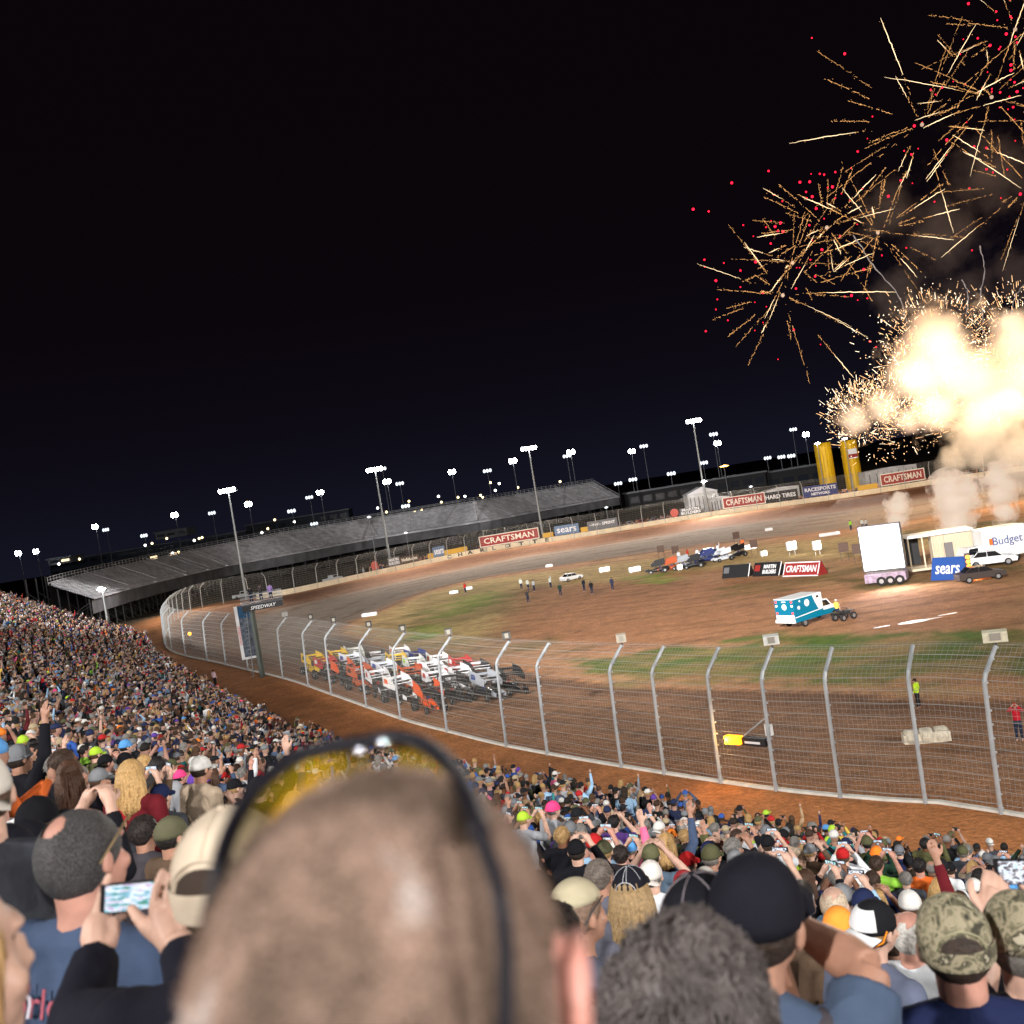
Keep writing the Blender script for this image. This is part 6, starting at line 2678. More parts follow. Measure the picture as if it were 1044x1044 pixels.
small_car(583, 592, R(-60), whitep, 'small white and black utility vehicle on the infield behind the standing group', 'utility_vehicle', .85)
small_car(1010, 577, R(-105), whitep, 'white estate car parked in front of the white box truck', 'car', 1.15)
small_car(1000, 592, R(-95), mat('dark_car_paint', lin((60, 50, 46)), .4), 'dark low car parked right of the blue wedge board', 'car', 1.0)
small_car(726, 569, R(-90), mat('bluewhite_paint', lin((150, 170, 210)), .4), 'pale blue tow truck among the parked sprint cars', 'tow_truck', 1.15)

# big video screen with its trailer
A, B = ground_at(884, 598), ground_at(925, 594)
w = (B - A).length
Dp = ((A + B) / 2 - CAM).dot(_f)
scr = empty('video_screen', (A + B) / 2, math.atan2(B.y - A.y, B.x - A.x) - R(0), 'huge white glowing video screen on its trailer in the infield', 'screen')
hp = 46 / F * Dp
b = MB()
b.box((0, .45, hp * .5 + 1.6), (w * 1.06, .8, hp * 1.03))
b.build('cabinet', steel_dark, scr)
vid = bpy.data.materials.new('bright_video_image')
vid.use_nodes = True
nt = vid.node_tree
bb = nt.nodes['Principled BSDF']
bb.inputs['Base Color'].default_value = (.1, .1, .1, 1)
tc = nt.nodes.new('ShaderNodeTexCoord')
nz = nt.nodes.new('ShaderNodeTexNoise')
nz.inputs['Scale'].default_value = .55
nt.links.new(tc.outputs['Object'], nz.inputs['Vector'])
sp = nt.nodes.new('ShaderNodeSeparateXYZ')
nt.links.new(tc.outputs['Generated'], sp.inputs[0])
mr = nt.nodes.new('ShaderNodeMapRange')
mr.inputs[1].default_value = .80
mr.inputs[2].default_value = 1.02
nt.links.new(sp.outputs['Z'], mr.inputs[0])
mu = nt.nodes.new('ShaderNodeMath')
mu.operation = 'MULTIPLY'
nt.links.new(mr.outputs[0], mu.inputs[0])
nt.links.new(nz.outputs[0], mu.inputs[1])
mx = nt.nodes.new('ShaderNodeMixRGB')
mx.inputs[1].default_value = (1, 1, 1, 1)
mx.inputs[2].default_value = (.28, .12, .55, 1)
nt.links.new(mu.outputs[0], mx.inputs[0])
nt.links.new(mx.outputs[0], bb.inputs['Emission Color'])
bb.inputs['Emission Strength'].default_value = 6.0
b = MB()
b.box((0, 0, hp * .5 + 1.65), (w, .06, hp * .97))
b.build('picture', vid, scr)
b = MB()
b.box((0, .5, .85), (w * 1.02, 2.2, .9))
b.build('trailer_bed', mat('patterned_trailer', lin((150, 130, 150)), .5, noise_amt=.5, nscale=3), scr)
for x in (-w * .1, w * .12, w * .35):
    b = MB()
    b.wheel((x, -.55, .5), .5, .3, 0, 'y', 16, .5)
    t = b.build('wheel', tyre, scr, True)
    b = MB()
    b.wheel((x, -.56, .5), .28, .25, 0, 'y', 10)
    b.build('rim', rimm, t)
spot((Vector(scr.location) + Vector((0, -1, hp * .6))), (Vector(scr.location) + Vector((0, -20, 0))), 9 * K, 120, (1, .9, .95), 2.)

# white container stage, second trailer, box truck
def boxat(name, p0, p1, h, depth, m_, label, cat):
    A, B = ground_at(*p0), ground_at(*p1)
    w = (B - A).length
    o = empty(name, (A + B) / 2, math.atan2(B.y - A.y, B.x - A.x), label, cat)
    return o, w


cont = mat('cream_trailer_side', lin((214, 196, 168)), .6, noise_amt=.1, nscale=.6)
o, w = boxat('stage_trailer', (930, 586), (996, 577), 3, 3, cont, 'long white roofed stage trailer with an open dark bay behind the blue board', 'trailer')
hh = 30 / F * 128
b = MB()
b.box((w * .20, 1.4, hh * .5 + .5), (w * .60, 2.6, hh * .9))
b.build('wall', cont, o)
b = MB()
b.box((0, 1.2, hh + .55), (w * 1.02, 3.2, .28))
b.build('roof', whitep, o)
b = MB()
b.box((-w * .38, 2.5, hh * .5 + .5), (w * .22, .15, hh * .85))
b.build('open_bay', black_b, o)
b = MB()
b.box((0, 1.2, .45), (w, 2.8, .25))
b.build('deck', cont, o)
b = MB()
for x in (-.49, -.27, -.12, -.02, .08):
    b.box((w * x, .05, hh * .5 + .5), (.14, .14, hh * .95))
b.build('post', cont, o)
b = MB()
b.box((w * .12, -.02, hh * .4 + .5), (w * .13, .08, hh * .6))
b.build('side_door', mat('grey_door', lin((110, 104, 104)), .6), o)
b = MB()
for i_ in range(26):
    b.box((w * (-.1 + .59 * i_ / 25), .09, hh * .5 + .5), (.05, .04, hh * .85))
b.build('rib', mat('rib_shade', lin((176, 158, 134)), .7), o)
o, w = boxat('box_truck', (1002, 578), (1046, 570), 3, 3, whitep, 'white rental box truck with blue lettering parked behind the white estate car', 'truck')
b = MB()
b.box((0.4, 1.2, 2.35), (w, 2.4, 3.3))
b.build('box_body', whitep, o)
b = MB()
b.prism([(-w / 2 - 2.2, .5), (-w / 2 + .4, .5), (-w / 2 + .4, 2.3), (-w / 2 - 1.3, 2.3), (-w / 2 - 1.6, 1.5), (-w / 2 - 2.2, 1.3)], .1, 2.2, 0, 'y')
b.build('cab', whitep, o)
b = MB()
b.prism([(-w / 2 - 1.45, 1.5), (-w / 2 - .2, 1.5), (-w / 2 - .2, 2.15), (-w / 2 - 1.2, 2.15)], .06, .09, 0, 'y')
b.build('window', glass_d, o)
text_mesh('lettering', 'Budget', 1.3, mat('blue_print2', lin((70, 90, 150)), .6), o, (w * .14, -.03, 2.5), (R(90), 0, 0), .01)
b = MB()
b.prism([(-w * .27, 2.2), (-w * .18, 2.2), (-w * .18, 2.9), (-w * .27, 2.9)], -.03, -.005, 0, 'y')
b.build('orange_mark', mat('orange_print', lin((236, 110, 40)), .6), o)
for x in (-w * .55, w * .3):
    b = MB()
    b.wheel((x, .2, .5), .5, .3, 0, 'y', 16)
    b.build('wheel', tyre, o, True)
# orange arrow lamp column
P = ground_at(990, 590)
o = empty('lamp_column', P, 0, 'short column of five glowing orange lamps right of the blue wedge board', 'lamp')
b = MB()
b.box((0, .15, 1.3), (.5, .2, 2.7))
b.build('post', steel_dark, o)
for i_ in range(5):
    b = MB()
    b.ball((0, 0, .35 + i_ * .48), (.26, .12, .2), 8)
    b.build('lamp', mat('orange_lamp', (1, .3, .05), .5, emit=(1, .22, .02), es=7), o)
spot(P + Vector((0, -.6, 1.3)), P + Vector((0, -10, 0)), 500, 140, (1, .3, .05), .3)
# stage smoke machine speakers
P = ground_at(933, 634)
b = MB()
b.prism([(-2.4, 0), (-1.2, -.9), (1.0, -.8), (2.0, -.2), (3.8, .1), (2.1, .5), (.6, 1.0), (-1.4, .6)], 0, .02, 0, 'z')
b.box((-4.6, .1, .01), (2.2, .3, .02))
b.box((5.2, 1.6, .01), (2.6, .5, .02))
o = b.build('ground_banner', whitep)
o.location = P + Vector((0, 0, .02))
o.scale = (.62, .62, 1)
tag(o, 'white banner with pointed ends lying flat on the infield clay', 'banner')
# low concrete blocks by the inner edge
for j, (x, y, w_) in enumerate([(377, 628, 2.6), (463, 605, 1.6), (560, 578, 1.5), (784, 541, 1.6), (846, 546, 3.6), (478, 601, 1.5), (945, 757, 1.9)]):
    P = ground_at(x, y)
    b = MB()
    if j < 6:
        b.prism([(-w_ / 2, 0), (w_ / 2, 0), (w_ / 2, .4), (w_ / 2 - .15, .55), (-w_ / 2 + .15, .55), (-w_ / 2, .4)], -.3, .3, 0, 'y')
        o = b.build('marker_block', whitep)
        tag(o, 'white track marker block at the inner edge, ' + ['nearest the pack', 'by the red suited worker', 'beyond the infield group', 'beyond the light boxes', 'long one near the video screen', 'right of the red suited worker'][j], 'marker')
    else:
        for q in range(3):
            b.wheel((-.7 + .7 * q, 0, .33), .42, .62, 0, 'x', 16)
        b.box((0, -.0, .30), (2.2, .7, .5))
        o = b.build('tyre_barrier', mat('dusty_white_tyre', lin((206, 196, 176)), .8, noise_amt=.3, nscale=4))
        tag(o, 'white painted tyre barrier lying on the track behind the near fence', 'barrier')
    o.location = P
    o.rotation_euler = (0, 0, R(-10))
# fence top boxes
for j, (x, y, w_, col, lab) in enumerate([(1013, 654, .86, (206, 200, 176), 'cream light box on the fence post nearest the right edge'), (789, 658, .68, (214, 214, 210), 'white light box on top of the fence post in the middle right'),
                                       (638, 657, .5, (176, 166, 150), 'beige light box on the fence post left of the white one'), (527, 655, .5, (80, 78, 74), 'dark camera box on the fence post above the pack front'),
                                       (465, 650, .5, (96, 90, 84), 'dark camera box on the fence post, second of the dark row from the right'), (417, 647, .5, (70, 68, 64), 'dark camera box on the fence post, third of the dark row from the right'),
                                       (377, 643, .5, (60, 56, 54), 'dark camera box on the fence post, fourth of the dark row from the right'), (345, 641, .5, (60, 56, 54), 'dark camera box on the fence post, fifth of the dark row from the right'),
                                       (317, 637, .5, (60, 56, 54), 'dark camera box on the fence post, sixth of the dark row from the right'), (294, 633, .6, (150, 150, 150), 'grey camera box on the fence post just right of the flag stand')]):
    near_ = min(post_px[:16], key=lambda q: abs(q[0] - (x + (5 if j < 3 else -7))))
    i = loop_index(atz(*near_, ZW))
    P, t, n = loop_frame(i)
    q_ = prof_at(1.)
    T_ = Vector((P.x + n.x * (q_.x), P.y + n.y * q_.x, ZW + q_.y))
    d_ = (T_ - CAM).dot(_f)
    o = empty('fence_box', T_ + Vector((0, 0, .04)), math.atan2(-T_.x, T_.y), lab, 'light box')
    b = MB()
    b.tube([(0, 0, -.05), (0, 0, .14)], .04, 6)
    b.build('bracket', steel_dark, o)
    b = MB()
    b.box((-.12 if j > 2 else 0, 0, .34), (w_, .35, .40), rx=R(8))
    b.build('case', mat('case_%d_%d_%d' % col, lin(col), .6, noise_amt=.15, nscale=6), o)
    b = MB()
    b.box((-.12 if j > 2 else 0, -.19, .34), (w_ * .45, .03, .28), rx=R(8))
    b.build('lens_cover', mat('case_lens', lin((150, 146, 136)), .4), o)
# caution light arm on the fence
i = loop_index(atz(788, 806, ZW))
P, t, n = loop_frame(i)
o = empty('caution_light', Vector((P.x + n.x * .1, P.y + n.y * .1, ZW + 2.1)), math.atan2(t.y, t.x), 'caution light unit on a bracket with a glowing amber lamp behind the near fence', 'caution light')
s_ = 1 if (Matrix.Rotation(o.rotation_euler.z, 3, 'Z') @ Vector((1, 0, 0))).dot(CX) < 0 else -1
b = MB()
b.tube([(0, 0, 1.1), (s_ * 1.4, 0, .15)], .04, 6)
b.tube([(0, 0, .1), (s_ * 1.5, 0, .1)], .04, 6)
b.build('bracket', galv, o)
b = MB()
b.box((s_ * .8, 0, 0), (1.3, .35, .34))
b.build('housing', black, o)
b = MB()
b.box((s_ * .8, -.0, -.02), (.8, .38, .10))
b.build('white_label', whitep, o)
b = MB()
b.box((s_ * 1.75, .2, .06), (.8, .3, .36))
b.build('lamp', mat('amber_lamp', (1, .5, .05), .5, emit=(1., .27, .0), es=3), o)
b = MB()
b.box((s_ * .1, -.2, .5), (.3, .2, .5))
b.build('control_box', whitep, o)
L_ = bpy.data.lights.new('amber_light', 'POINT')
L_.energy = 260
L_.color = (1, .5, .08)
L_.shadow_soft_size = .15
ol = bpy.data.objects.new('amber_light', L_)
COL.objects.link(ol)
ol.location = o.matrix_basis @ Vector((s_ * 2.1, .35, .06))
# second amber light on the far side of the turn
P = atz(194, 650, 2.5)
o = empty('caution_light', P, 0, 'glowing orange caution light at the far end of the near fence by the turn', 'caution light')
b = MB()
b.ball((0, 0, .6), (.3, .2, .28), 10)
b.build('lamp', mat('amber_lamp', (1, .5, .05), .5, emit=(1., .27, .0), es=3), o)
b = MB()
b.tube([(0, .1, -1.0), (0, .1, .6)], .08, 6)
b.build('post', steel_dark, o)
# flag stand
i = loop_index(atz(272, 690, ZW))
P, t, n = loop_frame(i)
o = empty('flag_stand', Vector((P.x - n.x * .8, P.y - n.y * .8, ZW)), math.atan2(-P.x, P.y), 'raised flag stand on a leaning steel post over the fence, with officials on its deck', 'flag stand')
Lc = Matrix.Rotation(-o.rotation_euler.z, 3, 'Z')
inn = Lc @ n
H_d = 7.6
b = MB()
b.tube([(0, 0, 0), (0, 0, H_d)], .28, 4)
b.build('post', mat('grey_green_steel', (.12, .14, .13), .6, .3), o)
b = MB()
b.box((inn.x * 1.2, inn.y * 1.2, H_d), (4.2, 2.4, .25))
b.build('deck', steel_dark, o)
b = MB()
for z in (.35, .7, 1.05):
    b.tube([(-2.1 + inn.x * 1.2, inn.y * 1.2 - 1.15, H_d + z), (2.1 + inn.x * 1.2, inn.y * 1.2 - 1.15, H_d + z), (2.1 + inn.x * 1.2, inn.y * 1.2 + 1.15, H_d + z), (-2.1 + inn.x * 1.2, inn.y * 1.2 + 1.15, H_d + z), (-2.1 + inn.x * 1.2, inn.y * 1.2 - 1.15, H_d + z)], .045, 5)
b.build('railing', galv, o)
b = MB()
fy = inn.y * 1.2 + (-1.14 if inn.y > 0 else 1.14)
b.box((inn.x * 1.2, -1.1, H_d - .25), (4.1, .06, .62))
b.box((inn.x * 1.2, inn.y * 1.2, H_d), (.2, .2, .3))
b.build('name_board', black_b, o)
text_mesh('lettering', 'SPEEDWAY', .5, white_b, o, (inn.x * 1.2, -1.14, H_d - .28), (R(90), 0, 0), .01, shear=.3)
b = MB()
for s in (-1, 1):
    b.tube([(-.9, 0, .2), (-.5, 0, H_d)], .05, 5)
for q in range(18):
    b.tube([(-.9 + .4 * q / 18 - .3, 0, .3 + q * .4), (-.9 + .4 * q / 18, 0, .3 + q * .4)], .02, 4)
b.build('ladder', galv, o)
fs_o = o
for q, c_ in ((-1.0, (40, 40, 44)), (0.0, (60, 56, 60)), (1.0, (140, 116, 170))):
    Pq = o.matrix_basis @ Vector((q + inn.x * 1.2, inn.y * 1.2, H_d + .11))
    person(Pq, R(10), 'down' if q else 'shade', S_('f%d' % c_[0], c_), H_('cap', (30, 30, 30)), 'fair', True, 1., 'official in a %s top on the deck of the flag stand' % {40: 'black', 60: 'grey', 140: 'lilac'}[c_[0]])
# vertical banner
Pb = atz(252, 688, ZW)
i = loop_index(Pb)
P, t, n = loop_frame(i)
o = empty('banner', Vector((P.x - n.x * .3, P.y - n.y * .3, ZW + 1.6)), math.atan2(-P.x, P.y), 'tall hanging banner in blue, black and white with red letters beside the flag stand', 'banner')
b = MB()
b.box((0, 0, 2.9), (1.5, .06, 5.8))
b.build('cloth', mat('banner_cloth', lin((84, 92, 104)), .7, noise_amt=.95, nscale=2.2), o)
b = MB()
b.box((-.78, 0, 2.9), (.34, .075, 5.8))
b.box((0, 0, .12), (1.75, .075, .24))
b.build('white_border', white_b, o)
b = MB()
b.box((.0, 0, 5.1), (1.2, .08, 1.3))
b.build('blue_panel', mat('blue_panel', lin((44, 90, 130)), .6, noise_amt=.6, nscale=3), o)
rr_ = R(90)
for sd in (-1, 1):
    text_mesh('lettering', 'SPEEDWAY', .42, mat('red_letters', lin((214, 60, 50)), .6), o, (-.78, sd * .05, 2.6), (R(90), -R(90) * -sd * -1, 0 if sd < 0 else PI), .005)
# yellow inflatable columns and what stands beyond the far wall
yel = mat('yellow_inflatable', lin((222, 178, 20)), .55, noise_amt=.12, nscale=.4)
for (x0, y0, x1, y1, lab) in ((836, 452, 845, 497, 'left one of two tall yellow inflatable columns beyond the far wall'), (858, 450, 871, 492, 'right one of two tall yellow inflatable columns, with a badge, beyond the far wall')):
    d_ = 300
    T_, Bq = at(x0, y0, d_), at(x1, y1, d_)
    r_ = 8 / F * d_
    o = empty('inflatable_column', (Bq.x, Bq.y, 0), 0, lab, 'inflatable')
    top = T_.z
    pts = [(0, 0, z) for z in np.linspace(0, top, 12)]
    b = MB()
    b.tube(pts, [r_ * (1 + .02 * (i_ % 2)) for i_ in range(12)], 16)
    b.build('tube', yel, o, True)
    b = MB()
    for k in range(16):
        a = 2 * PI * k / 16
        b.tube([(r_ * 1.01 * math.cos(a), r_ * 1.01 * math.sin(a), 0), (r_ * 1.01 * math.cos(a), r_ * 1.01 * math.sin(a), top)], .07, 4)
    b.build('seam', mat('yellow_seam', lin((190, 146, 16)), .6), o)
    if x0 > 850:
        b = MB()
        b.box((0, -r_ * 1.03, top - 4), (2.6, .3, 2.8))
        b.build('badge', whitep, o)
        b = MB()
        b.box((0, -r_ * 1.03 - .17, top - 4.6), (2.6, .06, 1.0))
        b.build('badge_stripe', red_b, o)
for j, (x, y, w_, h_, lab) in enumerate([(715, 512, 9, 5, 'white event tent left of the large red board beyond the far wall'), (732, 512, 6, 3.2, 'small white trailer behind the large red board'),
                                      (795, 499, 10, 2.6, 'pale low trailer behind the black board'), (905, 482, 16, 3.4, 'long white fronted hospitality unit beyond the far wall at the right')]):
    d_ = 296
    Bq = at(x, y, d_)
    o = empty('event_tent' if j == 0 else 'trailer', (Bq.x, Bq.y, 0), R(8), lab, 'tent' if j == 0 else 'trailer')
    z0 = Bq.z
    b = MB()
    b.box((0, 0, z0 * .5 + h_ * .5), (w_, 4, h_ + z0 * 0 + 1))
    b.build('wall', mat('tent_white', lin((190, 190, 190)), .6, noise_amt=.3, nscale=.5), o)
    b = MB()
    b.prism([(-w_ / 2 - .3, z0 * .5 + h_ + .5), (w_ / 2 + .3, z0 * .5 + h_ + .5), (0, z0 * .5 + h_ + (2.2 if j == 0 else .9))], -2.2, 2.2, 0, 'y')
    b.build('roof', mat('tent_roof', lin((210, 210, 214)), .5), o)
    b = MB()
    for s in np.linspace(-.42, .42, 7):
        b.box((w_ * s, -2.05, z0 * .5 + h_ * .5), (.25, .1, h_ * .8))
    b.build('mullion', pole_far, o)
# people and kit in a band beyond the far wall (a mass nobody could count)
b = MB()
rr = random.Random(9)
for q in range(700):
    k = rr.randrange(i_wall0 + 90, i_farend - 30)
    P, t, n = loop_frame(k)
    o_ = 4 + rr.random() ** 1.5 * 16
    X, Y = P.x - n.x * o_, P.y - n.y * o_
    mi = rr.randrange(6)
    b.box((X, Y, 1.6 + .75), (.45, .35, 1.1), mi)
    b.ball((X, Y, 1.6 + 1.5), .14, 5, 5)
    b.box((X, Y, 1.6 + .15), (.3, .25, .6), 0)
o = b.build('distant_crowd', [mat('dc%d' % i_, lin(c_), .8) for i_, c_ in enumerate(((40, 40, 44), (120, 40, 40), (150, 150, 154), (50, 60, 96), (110, 96, 60), (190, 140, 110)))], fix=False)
tag(o, 'scattered mass of tiny people standing beyond the far catch fence', 'crowd', None, 'stuff')
# vans and trucks beyond the wall
for j, (x, y, c_) in enumerate([(560, 552, (150, 60, 50)), (585, 549, (150, 150, 154)), (628, 541, (60, 60, 66)), (640, 538, (170, 170, 172)), (655, 536, (130, 50, 44)), (672, 534, (80, 84, 96)), (372, 590, (170, 174, 178)), (268, 603, (196, 200, 206)), (243, 606, (210, 214, 216))]):
    P, t, n = loop_frame(loop_index(atz(x, y, ZW)))
    o_ = 9
    o = empty('pickup_truck', (P.x - n.x * o_, P.y - n.y * o_, 1.6), math.atan2(t.y, t.x) - PI / 2, 'parked pickup truck beyond the far fence, number %s from the left' % ['four', 'five', 'six', 'seven', 'eight', 'nine', 'three', 'two', 'one'][j], 'truck', 'pickups parked beyond the far fence')
    m_ = paint(c_)
    b = MB()
    b.prism([(-2.6, .5), (2.6, .5), (2.65, 1.1), (1.3, 1.2), (.8, 1.85), (-.6, 1.88), (-.7, 1.2), (-2.6, 1.2)], -.95, .95, 0, 'x')
    b.build('body', m_, o)
    b = MB()
    b.prism([(1.1, 1.25), (.75, 1.75), (-.5, 1.78), (-.5, 1.25)], -.96, .96, 0, 'x')
    b.build('window', glass_d, o)
    for xx in (-.85, .85):
        for yy in (-1.6, 1.65):
            b = MB()
            b.wheel((xx, yy, .4), .4, .25, 0, 'x', 12)
            b.build('wheel', tyre, o, True)
# ------------------------------------------------------------------ fireworks
def emis(name, col, s):
    return mat(name, (0, 0, 0), 1, emit=col, es=s, spec=0)


gold = emis('gold_spark', (1., .48, .16), 1.7)
pale = emis('pale_spark', (1., .74, .42), 2.6)
redm = emis('red_star', (1., .010, .035), 4)
hot = emis('white_hot', (1., .82, .58), 3.5)
rf = random.Random(21)
DF = 262
BURST = [((798, 301), 104, 26), ((808, 268), 78, 18), ((843, 232), 88, 32), ((895, 237), 88, 30), ((940, 127), 128, 32), ((1011, 99), 120, 34), ((1050, 190), 110, 24), ((1035, 30), 90, 24)]
place_words = ['lowest and leftmost gold burst', 'small gold burst just above the lowest one', 'dense gold burst third from the left', 'gold burst right of the dense one', 'large ragged gold burst at the upper middle', 'gold burst at the upper right', 'gold burst cut by the right edge', 'gold burst in the top right corner']
for bi, ((bx, by), rad, n) in enumerate(BURST):
    c = at(bx, by, DF + rf.uniform(-10, 10))
    Rm = rad / F * DF
    o = empty('firework_burst', c, 0, 'firework: ' + place_words[bi] + ' of radiating streaks', 'firework', 'gold bursts of the firework display')
    b = MB()
    b.ball((0, 0, 0), .5, 8)
    b.build('core', mat('lit_smoke_core', (.3, .25, .2), .9, emit=(.55, .38, .28), es=1.0), o)
    for q in range(n):
        z = -.85 + 1.75 * ((q * .618 + bi * .3) % 1) + rf.uniform(-.05, .05)
        a = 2 * PI * q / n * 1.0 + rf.uniform(-.25, .25) + bi
        s = math.sqrt(max(.05, 1 - z * z))
        d = Vector((s * math.cos(a), s * math.sin(a) * .8, z)).normalized()
        r0 = Rm * rf.choice([.12, .3, .4, .5])
        r1 = Rm * rf.uniform(.62, 1.08)
        if r1 - r0 < Rm * .2:
            r0 = r1 - Rm * .3
        b = MB()
        pts = []
        ns = 26
        for k in range(ns + 1):
            u = k / ns
            r_ = r0 + (r1 - r0) * u
            p = d * r_ - Vector((0, 0, 1)) * (.012 * r_ * r_ / max(Rm, 1) * 4)
            pts.append(p + Vector([rf.gauss(0, .05) for _ in range(3)]))
        thick = rf.uniform(.04, .09)
        bright = rf.random() < .38
        if bright:
            k0 = int(ns * rf.uniform(.2, .5))
            b.tube(pts[k0:], [thick * (.3 + .75 * math.sin(PI * min(1, (i_ + 1) / (len(pts) - k0)))) for i_ in range(len(pts) - k0)], 4, 1)
            pp = pts[:k0 + 1]
        else:
            pp = pts
        for k in range(len(pp) - 1):
            if rf.random() < .78:
                w_ = thick * .75 * rf.uniform(.5, 1.2)
                b.tube([pp[k] + Vector([rf.gauss(0, .08) for _ in range(3)]), pp[k + 1]], [w_, w_ * .5], 3, 0)
        for k in range(16):
            u = rf.random()
            p = pts[int(u * ns)] + Vector([rf.gauss(0, .22) for _ in range(3)])
            b.ball(p, rf.uniform(.03, .09), 3, 0)
        b.build('streak', [gold, pale], o, fix=False)
stars = [(int(rf.gauss(cx_, sx_)), int(rf.gauss(cy_, sx_))) for cx_, cy_, sx_, n_ in ((400, 640, 110, 16), (520, 560, 90, 12), (760, 380, 120, 18), (950, 250, 90, 24), (1000, 60, 60, 12)) for _ in range(n_)] + [(127, 580), (170, 586), (266, 624), (374, 558), (343, 612), (158, 720), (212, 729), (190, 778), (258, 750), (300, 726), (258, 796), (194, 830), (190, 858), (330, 850), (320, 812), (298, 838), (223, 888), (162, 918), (298, 916), (362, 996), (406, 914), (412, 800), (422, 742), (452, 720), (467, 737), (484, 692), (582, 622), (490, 606), (440, 532), (468, 578), (513, 518), (583, 420), (668, 544), (732, 428), (829, 429), (548, 822), (566, 819), (583, 832), (610, 827), (617, 946), (634, 962), (480, 955), (867, 150), (928, 244), (978, 256), (1004, 268), (1014, 297), (1008, 180), (1020, 102), (916, 106), (1020, 390), (958, 478), (940, 410), (1034, 538), (900, 694), (1042, 244), (454, 482), (490, 484), (362, 640), (376, 642), (500, 520)]
b = MB()
b.ball((0, 0, 0), .30, 8, 0)
b.ball((0, 0, 0), .52, 6, 0, zmin=-1)
b = MB()
b.ball((0, 0, 0), .22, 8)
s0 = b.build('red_star', redm)
for q, (x, y) in enumerate(stars):
    o = s0 if q == 0 else s0.copy()
    if q:
        COL.objects.link(o)
    o.location = at(660 + x / 2.719, y / 2.719, DF + rf.uniform(-12, 6))
    sc_ = rf.choice([.6, .8, 1.1, 1.5])
    o.scale = (sc_, sc_, sc_)
    tag(o, 'glowing red star among the gold firework streaks', 'firework star', 'red stars of the firework display')

# blasts: dense clouds of glowing sparks and lit smoke
def puffs(name, spec, material, label, cat='smoke', seg=2, disp=.28, fs_=.35, seed=0):
    pass


